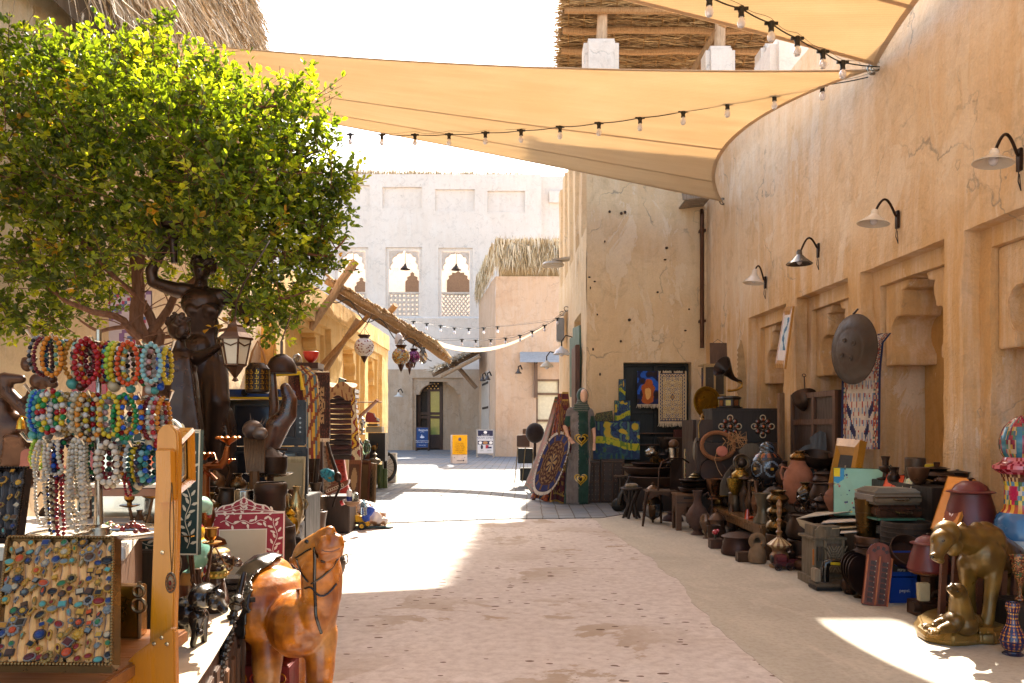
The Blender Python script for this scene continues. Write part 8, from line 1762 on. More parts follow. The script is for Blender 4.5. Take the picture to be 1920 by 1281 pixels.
# ---- wall lamps
def wall_lamp(label,bpx,bpy,spx,spy,wpx,col,dark=False,tiltx=0):
 Y=3.796/((bpx-960)/F+.04);t=T('wall_lamp',label,'lamp',V((wallx(Y)-.005,Y,P(0,bpy,Y).z)),group='gooseneck lamps on the right wall');l=t.location;k=Y/F
 s=P(spx,spy,Y-.12)-l;s.y=-.10
 b=MB(c=hx('#2a1f1a'));b.box((-.012,0,0),(.025,.05,.16));b.build('wall_plate','iron',t,bev=.004)
 b=MB(c=hx('#2a1f1a'));top=s+V((0,0,14*k));b.tube([(-.01,0,.02),(-.035,-.01,.04)]+[V((-.035,-.01,.04)).lerp(top,u)+V((0,0,(.13)*math.sin(pi*min(1,u*1.05))))for u in np.linspace(.08,1,12)],.011,8);b.build('arm','iron',t)
 b=MB(c=hx('#2a1f1a'));b.tube([(-.02,-.01,-.02),(-.04,-.03,-.16),(-.015,-.02,-.22),(-.012,0,-.1)],.004,5);b.build('wire','plastic',t)
 b=MB(c=hx(col));M_=Matrix.Translation(s)@rotm(0,tiltx,0);r_=wpx/2*k*.93;b.lathe([(.02,20*k),(.03,17*k),(.032,11*k),(r_*.55,3*k),(r_,-6*k),(r_*.98,-7*k),(r_*.5,.5*k),(.028,8*k)],28,M_);b.build('lamp_shade','gloss',t)
 b=MB();b.ell(s+V((0,0,-1*k)),(.032,.032,.04),12,8);b.build('bulb','bulbglass',t)
wall_lamp('small white gooseneck lamp farthest along the right wall',1437,530,1414,524,42,'#d8d0c4',tiltx=.12)
wall_lamp('dark metal gooseneck lamp, second from the far end',1537,470,1500,488,52,'#4a4440')
wall_lamp('white gooseneck lamp over the niche with the hanging shield',1686,412,1640,412,62,'#d8d0c4',tiltx=.12)
wall_lamp('large white gooseneck lamp nearest the camera',1916,300,1866,298,76,'#d8d0c4',tiltx=.12)
def swan(label,px,py,wpx,Y,bx_,bz,col,name='swan_neck_lamp'):
 t=T(name,label,'lamp',P(px,py,Y),group='lamps on the tower side');k=Y/F;r_=wpx/2*k
 b=MB(c=hx(col));b.lathe([(.03,r_*.9),(.05,r_*.7),(r_*.7,r_*.45),(r_,0),(r_*.97,-.005),(r_*.6,r_*.3)],26);b.build('lamp_shade','gloss',t);b=MB(c=hx('#3a332c'));b.tube([(0,0,r_*.85),(0,0,r_*1.5),(r_*.5,0,r_*2.2),(r_*1.2,0,r_*2.0),(bx_-P(px,py,Y).x,0,bz)],.014,7);b.build('arm','iron',t);b=MB();b.ell((0,0,0),.05,10,8);b.build('bulb','bulbglass',t)
swan('white enamel lamp arching out from the tower side',1053,664,32,16.0,1.30,.10,'#d0ccc6');swan('lower cream enamel lamp behind the white one',1025,688,26,17.0,1.22,.25,'#c9c0a8')
t=T('flood_lamp','flat round white floodlight fixed high on the tower side','lamp',P(1037,496,15.0));k=15/F;b=MB(c=hx('#b8aa94'));b.lathe([(.001,6*k),(18*k,3*k),(21*k,-1*k),(20*k,-3*k),(.001,-3*k)],28);b.box((14*k,0,8*k),(34*k,.25,4*k),(0,-.15,0));b.build('lamp_shade','plastic',t)
def small_lamp(label,px,py,Y,w_,col='#d8d4cc'):
 t=T('bracket_lamp',label,'lamp',P(px,py,Y),group='small lamps at the lane end');k=Y/F;b=MB(c=hx(col));b.lathe([(2*k,8*k),(3*k,4*k),(w_/2*k,0),(w_/2*k*.95,-.01),(2*k,3*k)],18);b.build('lamp_shade','gloss',t);b=MB(c=hx('#2a2622'));b.tube([(0,0,7*k),(0,0,12*k),(4*k,.1,15*k),(7*k,.2,8*k)],.03,6);b.build('arm','iron',t)
small_lamp('white bracket lamp on the grey wall left of the arched door',747,744,41.0,20);small_lamp('dark bracket lamp beside the metal awning',972,700,32.6,14,'#4a423c');small_lamp('dark spotlight on the edge of the mud tower',914,712,33.5,12,'#3a3430')
small_lamp('second dark spotlight left of the first on the mud tower edge',905,714,34.5,12,'#3a3430')
# ---- hanging shield, runner, picture
Ys=7.5;hs2=T('hanging_shield','big dark hammered metal shield hung on the pier between niches','shield',P(1600,655,Ys));k=Ys/F
M_=TM((0,0,0),pi/2,0,-1.33);b=MB(c=hx('#4a433e'));Rr=66*k
b.lathe([(.001,.06),(Rr*.45,.062),(Rr*.52,.055),(Rr*.60,.05),(Rr*.66,.052),(Rr*.92,.012),(Rr*1.0,0),(Rr*1.0,-.008),(Rr*.6,.03),(.001,.04)],44,M_);b.build('disc','iron',hs2)
b=MB(c=hx('#5a5048'))
for i in range(4):a=i*pi/2+.5;p=M_@V((Rr*.30*math.cos(a),Rr*.30*math.sin(a),.066));b.torus(p,.018,.005,12,5,M=M_.to_3x3().to_4x4());b.ell(p,.009,8,5)
b.build('boss','iron',hs2);b=MB(c=hx('#3a302a'));b.tube([(0,0,Rr),(.05,.02,Rr+.05)],.01,6);b.build('hook','iron',hs2)
def runner(u,v):
 if u<.06 or u>.96:return hx('#20264a')
 if u<.16 or u>.82:return hx(['#a8563a','#c9b494','#5a6a5a','#b8a484','#8a3a3a','#3a4a6a'][int((math.sin(v*120)*2+math.sin(u*90+v*60)*2))%6])
 d=abs((u-.49)*3);e=abs(((v*2.4+d*.6)%1)-.5)
 return hx('#2c2848')if e<.06+.05*math.sin(v*70)else hx('#a8483a')if(math.sin(u*50)*math.sin(v*80)>.7)else hx('#cbb8a4')if math.sin(u*80)*math.sin(v*55)>-.55 else hx('#7a8aa0')
drape('floral_runner','long pale floral runner with navy edge hanging behind the shield','rug',[V((3.44,7.66,P(0,628,7.7).z)),V((3.38,7.68,P(0,645,7.7).z)),V((3.36,7.7,P(0,700,7.7).z)),V((3.35,7.7,P(0,842,7.7).z))],.36,40,110,runner,wob_=.012,wdir=(.8,-.6,0))
b=None
t=T('framed_print','narrow gilt framed blue and white print hung askew on the second pier','picture',(0,0,0));bpy.data.objects.remove(t)
picture('framed_print','narrow gilt framed blue and white print hung askew on the far pier','picture',[P(1453,690,9.6),P(1471,692,9.15),P(1487,574,9.2),P(1472,577,9.65)],'#a87428',.13,lambda u,v:hx('#d8cfcc')if v<.22 or v>.93 or u<.12 or u>.9 else hx('#3a6a8a')if abs(u-.55-.2*math.sin(v*9))<.13+.05*math.sin(v*30)else hx('#c0ccd4'),fmat='pine',nx=20,nz=50)
cb2=T('panelled_cupboard','dark carved wooden cupboard standing in the second niche','cupboard',(3.28,8.72,0),0);b=MB(c=hx('#3a271b'));zt1=P(0,735,8.6).z
b.box((.15,0,zt1/2),(.3,1.28,zt1));b.build('body','wood',cb2,bev=.005);b=MB(c=hx('#5a3c28'));
for y in(-.62,-.05,.6):b.box((-.01,y,zt1/2),(.03,.07,zt1))
for z in(.5,.95,1.3,zt1-.03):b.box((-.008,0,z),(.03,1.26,.06))
b.build('rail','wood',cb2,bev=.003)
t=T('niche_door_frame','rough pale door post standing at the edge of the second niche','post',(3.12,9.28,0));b=MB(c=hx('#7a5a3c'));b.box((0,0,.82),(.06,.09,1.64));b.build('post','rawwood',t,bev=.006)
pot('hanging_pan','dark hanging pan with a long handle in the second niche','pan',1513,770,735,46,[(.001,.1),(.5,.15),(.9,.5),(1,1)],'iron','#3a2c24',Y=8.9,tilt=-.5)
for o in list(bpy.data.objects):
 if o.name=='hanging_pan' and o.type=='EMPTY':
  b=MB(c=hx('#4a3a2c'));b.tube([(0,0,.15),(.03,0,.32),(.07,.05,.48)],.008,6);b.torus((.075,.06,.5),.02,.005,14,5,M=rotm(pi/2,0,0));b.build('handle','iron',o)
wb=T('wheel_board','large dark domed board with a wheel motif leaning in the second niche','board',P(1540,880,8.3));wb.location.z=.45;k=8.3/F
pl=[(-58*k,0)]+[(-58*k*math.cos(a),55*k+62*k*math.sin(a))for a in np.linspace(0,1.05,8)]+[(-18*k,112*k),(-20*k,124*k),(-10*k,132*k),(0,138*k),(10*k,132*k),(20*k,124*k),(18*k,112*k)]+[(58*k*math.cos(a),55*k+62*k*math.sin(a))for a in np.linspace(1.05,0,8)]+[(58*k,0)]
b=MB(c=hx('#2f251f'));b.prism(pl,.03,TM((0,0,0),-.1,0,-.3));b.build('board','wood',wb,bev=.004);b=MB(c=hx('#4a3c30'));b.torus((0,-.01,50*k),40*k,1.6*k,40,6,M=TM((0,0,0),pi/2-.1,0,-.3));b.box((6*k,-.02,60*k),(3*k,.02,76*k),(-.1,0,-.3));b.build('wheel_motif','iron',wb)
# ---- brass, copper, clay along the back table and on the ground
GV='pots on the right wall table'
ml=pot('mosaic_lantern','large dark lantern inlaid with coloured roundels beside the terracotta jar','lantern',1438,912,828,62,[(.5,0),(.62,.05),(.9,.22),(1,.42),(.92,.58),(.66,.72),(.42,.78),(.42,.82),(.46,.84),(.40,.93),(.2,.99),(.001,1)],'gloss','#3a3434',z=.45,Y=8.95,cf=lambda a,c:(hx('#b88a2a')if math.hypot(((c*6)%1)-.5,(a-.40)*2.6)<.09 else hx('#6a7a8a')if abs(math.hypot(((c*6)%1)-.5,(a-.40)*2.6)-.40)<.045 else hx('#8a4a2a')if(.66<a<.74 and int(c*24)%2)else hx('#4a5a6a')if(a>.74 and int(c*12+a*20)%2)else hx('#2b2626')),n=64)
pot('terracotta_jar','big pinkish terracotta jar with two small ears','jar',1497,945,862,56,[(.55,0),(.75,.06),(.95,.3),(1,.5),(.9,.7),(.66,.84),(.52,.9),(.5,1)],'clay','#9a6248',z=.45,Y=8.2,handles=2)
pot('brass_pot','squat brass pot sitting in the mouth of the terracotta jar','pot',1498,866,846,36,'squat','brass','#7a5a2c',Y=8.2)
L3=[(1388,905,878,34,'squat','brass','#9a7a38','brass lamp font below the hub disc',9.0,{}),(1378,928,897,30,'bowl','brass','#8a7028','brass bowl lower on the lamp stack',8.9,{}),(1372,915,880,22,'flask','iron','#2f2620','dark slim necked flask behind the brass bowl',9.2,dict(handles=1)),(1395,930,890,24,'coffee','iron','#4a3a30','dark dallah coffee pot with a bird spout',8.9,dict(handles=1,spout=1,lid=.8)),(1412,930,895,24,'coffee','brass','#5a4630','brown dallah coffee pot right of the dark one',8.8,dict(handles=1,spout=1,lid=.8)),(1467,910,866,26,'jar','iron','#4a3830','dark lidded jar between the lantern and terracotta jar',8.7,dict(lid=.8)),(1464,895,862,24,'cyl','iron','#5a4638','brown metal tin with a small tap',9.0,dict(lid=.9)),(1453,940,905,46,'handi','iron','#2a2422','black hammered lid pot below the mosaic lantern',8.3,dict(lid=.45)),(1532,878,850,62,'bowl','iron','#2f2824','wide dark iron wok tipped against the cupboard',8.2,dict(tilt=.25)),(1548,905,880,48,'pot','iron','#33261f','dark lidded pot under the wok',7.9,dict(lid=.65)),(1545,940,906,56,'handi','iron','#2a201b','large dark cauldron below the lidded pot',7.6,{}),(1540,960,925,42,'squat','iron','#241c18','black squat kettle by the toy carriage',7.4,dict(lid=.6)),]
for px,by,ty,w_,pf_,mat,col,lb,Y,kw in L3:pot('table_vessel',lb,'pot',px,by,ty,w_,pf_,mat,col,Y=Y,group=GV,**kw)
LB=[(1348,945,902,26,'coffee','brass','#8a6a34','brass topped coffee pot at the far end of the bench',dict(lid=.8,handles=1)),(1339,935,898,34,'mortar','brass','#6a4a34','pinkish copper mortar with a brass dish on it',{}),(1362,950,912,18,'flask','iron','#2a2220','black small water pipe bottle on the bench',{}),(1372,952,930,18,'squat','iron','#5a4a40','small grey teapot on the bench',dict(handles=1,spout=1,lid=.7)),(1378,958,915,24,'cyl','iron','#5a4c3c','grey metal tankard with a domed lid',dict(lid=.75)),(1396,960,920,22,'bucket','iron','#4a4038','straight sided grey mug in the middle of the bench',{}),(1405,965,905,16,'ewer','iron','#4a3a2c','tall slender rosewater sprinkler on the bench',dict(handles=1,spout=1)),(1418,968,902,20,'ewer','bronze','#6a4a34','tall curved neck ewer near the bench end',dict(handles=1,spout=1)),(1358,930,915,26,'tray','brass','#a88228','shallow bright brass dish at the far bench end',{}),(1388,938,905,22,'jar','iron','#3a302a','dark round jar with a narrow neck in the bench row',{})]
for px,by,ty,w_,pf_,mat,col,lb,kw in LB:pot('bench_vessel',lb,'pot',px,by,ty,w_,pf_,mat,col,Y=YZ(max(by,946),.29)if by>940 else 9.5,group='small vessels crowded on the low bench',**kw)
pot('grey_vase','flared grey pewter vase on the bench corner','vase',1432,980,925,40,[(1,0),(.95,.05),(.62,.3),(.56,.5),(.7,.75),(.8,.92),(.86,1)],'iron','#5a5648',z=.29,Y=7.95)
t=T('red_figurine','small orange red ceramic boot on the bench','figurine',P(1401,972,8.3));t.location.z=.292;b=MB(c=hx('#b8401c'));b.tube([(0,0,0),(0,0,.05),(.005,0,.10)],[.03,.022,.014],10);b.ell((.03,0,.015),(.04,.025,.015));b.build('boot','gloss',t)
for i,(by,ty,w_)in enumerate(((1000,968,42),(968,945,40),(945,920,42))):pot('brass_lota',['lowest','middle','topmost'][i]+' brass lota in the stack of three by the pewter vase','pot',1456+i,by,ty,w_,[(.5,0),(.8,.15),(1,.4),(.85,.62),(.55,.78),(.62,.9),(.8,1)],'brass','#6a5430',Y=7.55,group='stack of three brass lotas')
pot('wooden_tub','round dark wooden tub under the brass lotas','tub',1458,1052,1001,44,'cyl','iron','#3c2c20',Y=7.5,bands=2)
GG='pots standing on the ground on the right'
pot('tall_ewer','tall brown clay ewer with a high handle by the arched stool','ewer',1308,1003,920,42,'ewer','clay','#4a342c',z=0,handles=1)
pot('bronze_mortar','bronze footed mortar with pestle beside the tall ewer','mortar',1323,1010,960,22,'urn','bronze','#6a5444',z=0,group=GG)
pot('brazier_pot','bronze lidded pot on a stacked brazier','brazier',1344,1012,955,34,'pot','iron','#5a4638',z=0,lid=.65,bail=True,group=GG,bands=1)
pot('grey_bucket','short dark iron pot under the brazier lid','pot',1338,1020,985,26,'bucket','iron','#3a2c26',z=0,group=GG)
t=T('perfume_stand','little wooden box with a pink flower pot on top','stand',G(1341,1028));k=t.location.y/F;b=MB(c=hx('#4a2f20'));b.box((0,0,8*k),(22*k,.12,16*k));b.box((0,0,17*k),(26*k,.14,2*k));b.build('box','wood',t,bev=.003);b=MB(c=hx('#9a2a34'));b.ell((0,0,30*k),(6*k,.04,5*k));b.ell((5*k,0,33*k),(3*k,.02,3*k),col=hx('#c05a6a'));b.tube([(0,0,18*k),(0,0,28*k)],.01,6,col=hx('#3a3a2a'));b.build('flower','gloss',t)
pot('tin_lighthouse','tall narrow grey tin with a conical cap in front of the bench','tin',1371,1008,945,18,[(1,0),(.95,.05),(.85,.6),(.95,.62),(.5,.8),(.2,.95),(.001,1)],'iron','#5a463a',z=0,group=GG)
pot('round_tin','small round tin with a handle behind the wide pan','tin',1362,1010,985,20,'cyl','iron','#6a5a4c',z=0,lid=.75,group=GG)
pot('wide_pan','wide dark lidded cooking pan in the front row','pan',1383,1040,993,62,[(.72,0),(.95,.04),(1,.16),(.9,.5),(.8,.9),(.86,1)],'iron','#3d2c2a',z=0,lid=.72,knob=False,n=34)
box_thing('brass_weight','small square brass stand with a knob before the wide pan','weight',1384,1410,1055,1036,.1,'iron','#4a3426',z=0)
pot('stone_weight','rough brown stone padlock shaped weight','weight',1420,1056,1018,34,[(.7,0),(.95,.06),(1,.3),(.9,.6),(.6,.85),(.4,1)],'stone','#7a6248',z=0)
for o in list(bpy.data.objects):
 if o.name=='stone_weight':b=MB(c=hx('#7a6248'));b.torus((0,0,.20),.055,.026,24,10,M=rotm(pi/2,0,0));b.build('ring','stone',o)
cs2=T('candle_stand','turned wooden candlestick with a wide ringed dish at mid height','candlestick',G(1461,1064));k=cs2.location.y/F
b=MB(c=hx('#7a5838'));b.lathe([(18*k,0),(19*k,4*k),(10*k,8*k),(17*k,14*k),(18*k,22*k),(12*k,30*k),(14*k,36*k),(20*k,40*k),(23*k,43*k),(14*k,50*k),(5*k,56*k),(4*k,62*k),(7*k,66*k),(3.5*k,70*k),(3*k,84*k),(6*k,88*k),(3*k,92*k),(5*k,104*k),(4*k,112*k),(5.5*k,118*k),(2.5*k,126*k),(.001,128*k)],24,cf=lambda a,c:hx('#c9b48a')if(.3<a<.45 and int(c*24)%2)else hx('#7a5232')if int(a*22)%2 else hx('#8f6c44'));b.build('stem','woodx',cs2)
tc2=T('toy_wagon','small maroon wooden toy truck with spoked wheels on the ground','toy',G(1470,1070));k=tc2.location.y/F
b=MB(c=hx('#5a1c26'));b.box((4*k,.05,12*k),(34*k,.11,8*k));b.tube([(-12*k,.05,20*k),(6*k,.05,20*k)],12*k,14,flat=.8);b.box((24*k,.05,16*k),(26*k,.10,5*k));b.build('body','plastic',tc2,bev=.004)
b=MB(c=hx('#14100e'));b.ell((-20*k,.04,20*k),(3*k,.045,8*k));b.build('grille','plain',tc2)
for x,rr in((-12,7),(10,8)):
 b=MB(c=hx('#2f1a1a'));b.torus((x*k,-.02,rr*k),rr*k*.85,rr*k*.16,22,6,M=rotm(pi/2,0,0));
 for i in range(6):b.tube([(x*k,-.02,rr*k),(x*k+rr*k*.8*math.cos(i*pi/3),-.02,rr*k+rr*k*.8*math.sin(i*pi/3))],.004,4)
 b.cyl((x*k,-.02,rr*k),(x*k,.12,rr*k),.008,n=8);b.build('wheel','wood',tc2)
t=T('rope_bound_pot','dark round gourd bound with tan rope behind the toy truck','gourd',G(1492,1050,0)+V((0,.35,0)));b=MB(c=hx('#2f1d16'));b.ell((0,0,.12),(.13,.12,.12),20,12);b.build('gourd','clay',t);b=MB(c=hx('#7a5638'))
for a in(0,.5,1.2):b.torus((0,-.005,.13),.125,.007,28,6,M=rotm(a,.4*a,0))
b.torus((.01,-.03,.21),.05,.008,20,6,M=rotm(.6,0,0));b.build('rope','cloth',t)
pot('dark_cauldron','dark round cauldron tucked beneath the newspapers','cauldron',1505,1010,965,62,'pot','iron','#2c221c',Y=7.2)
pot('cauldron_stand','dark drum under the cauldron','drum',1505,1052,1011,56,'cyl','iron','#251c17',Y=7.2)
t=T('toy_carriage','black miniature carriage on spoked wheels before the terracotta jar','toy',P(1510,962,7.3));k=7.3/F;b=MB(c=hx('#15110f'));b.tube([(-8*k,.05,30*k),(6*k,.05,36*k)],10*k,12);b.ell((0,.05,26*k),(13*k,.06,9*k));b.build('cab','gloss',t);
for x in(-9,11):b=MB(c=hx('#1c1613'));b.torus((x*k,0,13*k),12*k,1.2*k,22,5,M=rotm(pi/2,0,0));[b.tube([(x*k,0,13*k),(x*k+12*k*math.cos(i*pi/4),0,13*k+12*k*math.sin(i*pi/4))],.003,4)for i in range(8)];b.build('wheel','iron',t)
pot('tin_drum','squat metal drum with a round lid under the toy carriage','drum',1512,1000,963,66,'cyl','iron','#4a4038',Y=7.35)
hc=T('house_cabinet','weathered model house cabinet of carved grey wood on the ground','cabinet',G(1553,1098));Yh=hc.location.y;k=Yh/F;w_=62*k;dpt=.26
b=MB(c=hx('#6f6350'));b.box((0,dpt/2,8*k),(w_*1.12,dpt*1.1,16*k));b.box((0,dpt/2,50*k),(w_*.92,dpt*.92,72*k));b.box((0,dpt/2,88*k),(w_*1.1,dpt*1.12,5*k));b.box((0,dpt/2,100*k),(w_*.8,dpt*.75,20*k));b.build('body','rawwood',hc,bev=.004)
b=MB(c=hx('#7a6c56'))
for x in(-.44,-.1,.44):b.box((x*w_,-.006,50*k),(.05*w_*1.4,.02,70*k))
b.box((-.27*w_,-.006,60*k),(.14*w_,.02,26*k),col=hx('#4a4034'));b.box((.18*w_,-.002,50*k),(.44*w_,.012,58*k),col=hx('#5a4c3c'))
for i in range(9):b.box((.0+(.02+.04*i)*w_,-.012,50*k),(.008,.008,56*k),(0,.5*(-1)**i,0),col=hx('#83755e'))
b.build('carving','rawwood',hc);b=MB(c=hx('#7a6c56'));b.prism([(-.42*w_,90*k),(-.42*w_,104*k),(-.3*w_,112*k),(-.2*w_,108*k),(-.1*w_,104*k),(-.05*w_,90*k)],.02,y0=-.02);b.build('crest','rawwood',hc);b=MB(c=hx('#a8621c'));b.box((-.47*w_,-.012,54*k),(.012,.01,30*k));b.build('orange_strip','plain',hc)
sm=T('sewing_machine','black hand cranked sewing machine with yellow gilt panel on a wooden base','sewing machine',G(1578,1110));Yv=sm.location.y;k=Yv/F
b=MB(c=hx('#5a4c3c'));b.box((-2*k,.09,12*k),(88*k,.2,7*k));b.box((-10*k,.09,5*k),(74*k,.17,7*k),col=hx('#1c1714'));b.box((-44*k,.05,30*k),(10*k,.1,24*k),col=hx('#8a7c68'));b.build('base','wood',sm,bev=.006)
b=MB(c=hx('#14110f'));b.tube([(-24*k,.08,16*k),(-24*k,.08,38*k),(-22*k,.08,50*k),(-10*k,.08,54*k),(14*k,.08,50*k),(26*k,.08,46*k),(28*k,.08,16*k)],[8*k,7*k,8*k,7*k,6*k,8*k,11*k],12);b.box((-24*k,.08,30*k),(12*k,.05,26*k));b.build('arm','gloss',sm)
b=MB(c=hx('#b8a02a'));b.box((-2*k,.035,51*k),(30*k,.01,5*k),(0,.08,0));b.box((14*k,.035,42*k),(6*k,.01,14*k));b.build('gilt_panel','gloss',sm);b=MB(c=hx('#b8b0a0'));b.torus((40*k,.07,42*k),17*k,2.2*k,32,7,M=rotm(pi/2,0,.4));b.build('hand_wheel','steel',sm)
b=MB(c=hx('#2a2420'));b.cyl((38*k,.0,42*k),(42*k,.12,42*k),6*k,n=14);[b.tube([(40*k,.07,42*k),(40*k+16*k*math.cos(i*1.05)*.9,.07+16*k*math.cos(i*1.05)*.4,42*k+16*k*math.sin(i*1.05))],1.5*k,5)for i in range(6)];b.build('hub','iron',sm);b=MB(c=hx('#c9a83a'));b.box((6*k,-.01,22*k),(8*k,.004,14*k),(.2,0,.2));b.build('tag','paper',sm)
np_=T('newspaper_stack','fanned sheets of old newspaper spread above the model house','newspapers',P(1560,985,6.9));l=np_.location;q=lambda px,py,Y:P(px,py,Y)-l
for i,(pts,cl)in enumerate((([(1493,972,6.6),(1600,958,6.9),(1640,968,7.3),(1600,955,7.5),(1530,960,7.3)],'#b0a99a'),([(1540,980,6.4),(1620,976,6.5),(1650,968,7.1),(1560,970,7.1)],'#c0b4a8'),([(1560,990,6.3),(1630,986,6.4),(1655,976,7.0),(1570,980,6.8)],'#b8a078'),([(1575,998,6.2),(1625,994,6.3),(1645,984,6.7),(1580,988,6.6)],'#c8bcae'))):
 b=MB(c=hx(cl));pp=[q(*p)+V((0,0,-.002*i))for p in pts];n_=len(pp);b.add(pp,[tuple(range(n_))]);b.build('sheet','paper',np_,smooth=0,thick=.006)
b=MB(c=hx('#a8967a'));b.add([q(1493,972,6.6),q(1537,985,6.45),q(1528,1006,6.5),q(1500,985,6.6)],[(0,1,2,3)]);b.add([q(1537,985,6.45),q(1545,976,6.5),q(1534,1000,6.5),q(1528,1006,6.5)],[(0,1,2,3)]);b.build('folded_edge','paper',np_,smooth=0,thick=.004)
block('paper_table','dark box supporting the newspapers','box',[(2.80,6.85),(3.1,6.85),(3.1,7.25),(2.80,7.25)],.40,'#241a14')
def floral(u,v):
 n1=mnoise.noise(V((u*6,v*6,1)));
 if u<.22 and v>.72+.1*n1:return hx('#d8c42a')if(u<.13 and v>.82)else hx('#2f8ab8')
 d=abs(v-(.95-1.0*u)-.16*math.sin(u*9));d2=abs(v-.28-.5*(u-.6)**2-.1*math.sin(u*12))
 if min(d,d2)<.16:
  vr=mnoise.voronoi(V((u*15,v*15,0)));c=mnoise.cell(vr[1][0]*3.7+V((.5,.5,.5)))
  return(hx('#a82a4a')if c>.3 else hx('#d8b42a')if c>-.2 else hx('#2a3a6a'))if vr[0][0]<.36 and abs(c)>.12 else hx('#86b4a4')
 if math.hypot(u-.55,v-.4)<.16+.08*n1:return hx('#a09a84')
 return hx('#86b8a8')
picture('floral_painting','turquoise unframed canvas with a sweep of bright flowers','painting',[P(1563,966,6.95),P(1642,966,6.75),P(1658,880,6.95),P(1563,877,7.15)],'#8ab0a0',.006,floral,nx=70,nz=64)
picture('gilt_frame','ornate gilt framed portrait leaning behind the turquoise canvas','picture',[P(1545,960,7.5),P(1592,962,7.05),P(1616,826,7.2),P(1572,822,7.65)],'#b07c24',.22,lambda u,v:hx('#b8ad90')if math.hypot((u-.5)*1.4,v-.35)<.26 else hx('#8a7a62')if math.hypot((u-.55)*2,v-.62)<.12 else hx('#241d16'),fmat='gold',th=.05)
picture('harbour_painting','small orange sunset painting with a dark boat','painting',[P(1648,935,6.5),P(1688,930,6.3),P(1697,892,6.5),P(1664,890,6.7)],'#b8482a',.008,lambda u,v:hx('#1a140f')if(abs(u-.55)<.2 and abs(v-.72)<.05)or abs(u-.45)<.02 else hx('#d8542a')if v>.45 else hx('#8a9a9a')if u>.4 else hx('#c9862a'),nx=30,nz=30)
picture('marbled_painting','narrow pastel marbled canvas tilted beside the sunset painting','painting',[P(1687,933,6.3),P(1702,936,6.15),P(1723,880,6.3),P(1708,873,6.45)],'#c9bfa4',.03,lambda u,v:hx(['#cfc8a8','#8ab8b0','#9ab07a','#c9b0a0'][int(abs(mnoise.noise(V((u*3,v*7,5))))*9)%4]),nx=16,nz=40)
picture('figure_painting','orange canvas with a small white figure beside the big maroon pot','painting',[P(1745,992,5.5),P(1792,992,5.3),P(1828,898,5.6),P(1778,893,5.8)],'#c98a3a',.01,lambda u,v:hx('#d8d0d0')if math.hypot((u-.62)*2.2,v-.5)<.28 and mnoise.noise(V((u*9,v*9,0)))>-.2 else hx('#7a3a1c')if(u>.3 and v<.72 and math.hypot((u-.62)*1.4,v-.45)<.42)else hx('#d88a2c')if v>.7 else hx('#c8843a'),nx=36,nz=48)
def suitcase(label,px0,px1,by,ty,Y,dep,col,rz=.0,opn=False):
 t=T('suitcase',label,'suitcase',P((px0+px1)/2,by,Y),rz,group='suitcases stacked on the trunk');k=Y/F;w_,h=(px1-px0)*k,(by-ty)*k
 b=MB(c=hx(col));b.box((0,dep/2,h/2),(w_,dep,h));b.build('shell','leather' if not opn else 'cloth',t,bev=.02)
 b=MB(c=hx('#8a7f6c'));b.box((0,-.001,h*.62),(w_*.98,.004,.008));b.tube([(-w_*.15,-.005,h*.5),(-w_*.12,-.03,h*.42),(w_*.12,-.03,h*.42),(w_*.15,-.005,h*.5)],.006,6);b.build('handle','steel',t)
 if opn:
  b=MB(c=hx('#8a8274'))
  for i in range(5):b.box((0,dep*.5,h+.006+i*.006),(w_*(.95-.05*i),dep*(.9-.08*i),.005),(0,.01*i,.03*i))
  b.build('papers','paper',t)
 return t
suitcase('black lower suitcase with chrome handle',1645,1745,972,948,6.05,.32,'#16120f');suitcase('tan upper suitcase overflowing with papers',1638,1742,947,925,6.05,.34,'#6a5a46',rz=.03,opn=True)
t=T('green_tray','thin teal tray under the black suitcase','tray',P(1690,977,6.0));b=MB(c=hx('#3a6a58'));b.box((0,.15,.008),(.36,.3,.014));b.build('tray','plastic',t,bev=.003)
pot('brass_bucket','tall octagonal segmented brass planter holding a feather plume','planter',1624,1010,935,46,'bucket','brass','#5a421c',Y=6.25,n=8,bands=2)
pot('wood_tub','round banded wooden tub with wide rim behind the game board','tub',1640,1035,1005,72,'cyl','iron','#4a3426',Y=6.15,bands=1)
pot('black_kettle','dark iron kettle ring with handle behind the game board','kettle',1622,1062,1022,60,'squat','iron','#2c221d',Y=6.05)
pot('ground_tub','dark tub on the ground beneath the banded tub','tub',1640,1100,1036,58,'cyl','iron','#2a1e18',Y=6.1)
for i in range(4):
 t=T('griddle_plate',['front','second','third','rear'][i]+' dark round griddle plate standing behind the game board','plate',P(1618-i*5,1075,5.75+i*.08));t.location.z=.17;b=MB(c=hx('#33251d'));b.lathe([(.001,0),(.13,0),(.15,.012),(.15,.018),(.12,.01),(.001,.01)],28,TM((0,0,0),pi/2-.3,0,.4));b.build('plate','iron',t);t['group']='griddle plates in a row'
pot('wicker_basket','dark woven basket behind the blue crate','basket',1700,1035,978,90,'cyl','straw','#2f241a',Y=5.9,bands=5)
pot('wok_pair','big dark wok standing up in the blue crate','wok',1688,1052,1010,66,[(.001,0),(.5,.1),(.9,.5),(1,1)],'iron','#3a2a24',Y=5.7,tilt=.9)
gb=T('arched_game_board','orange brown carved wooden board with rounded top leaning by the blue crate','board',G(1640,1137));Yg=gb.location.y;k=Yg/F;M_=TM((0,0,0),-.20,.14,-.25);w_=23*k
pl=[(-w_,0),(w_,0),(w_,96*k)]+[(w_*math.cos(a),96*k+24*k*math.sin(a))for a in np.linspace(.15,pi-.15,10)]+[(-w_,96*k)]
b=MB(c=hx('#702c04'));b.prism(pl,.03,M_);b.build('board','wood',gb,bev=.004)
b=MB(c=hx('#4a2410'))
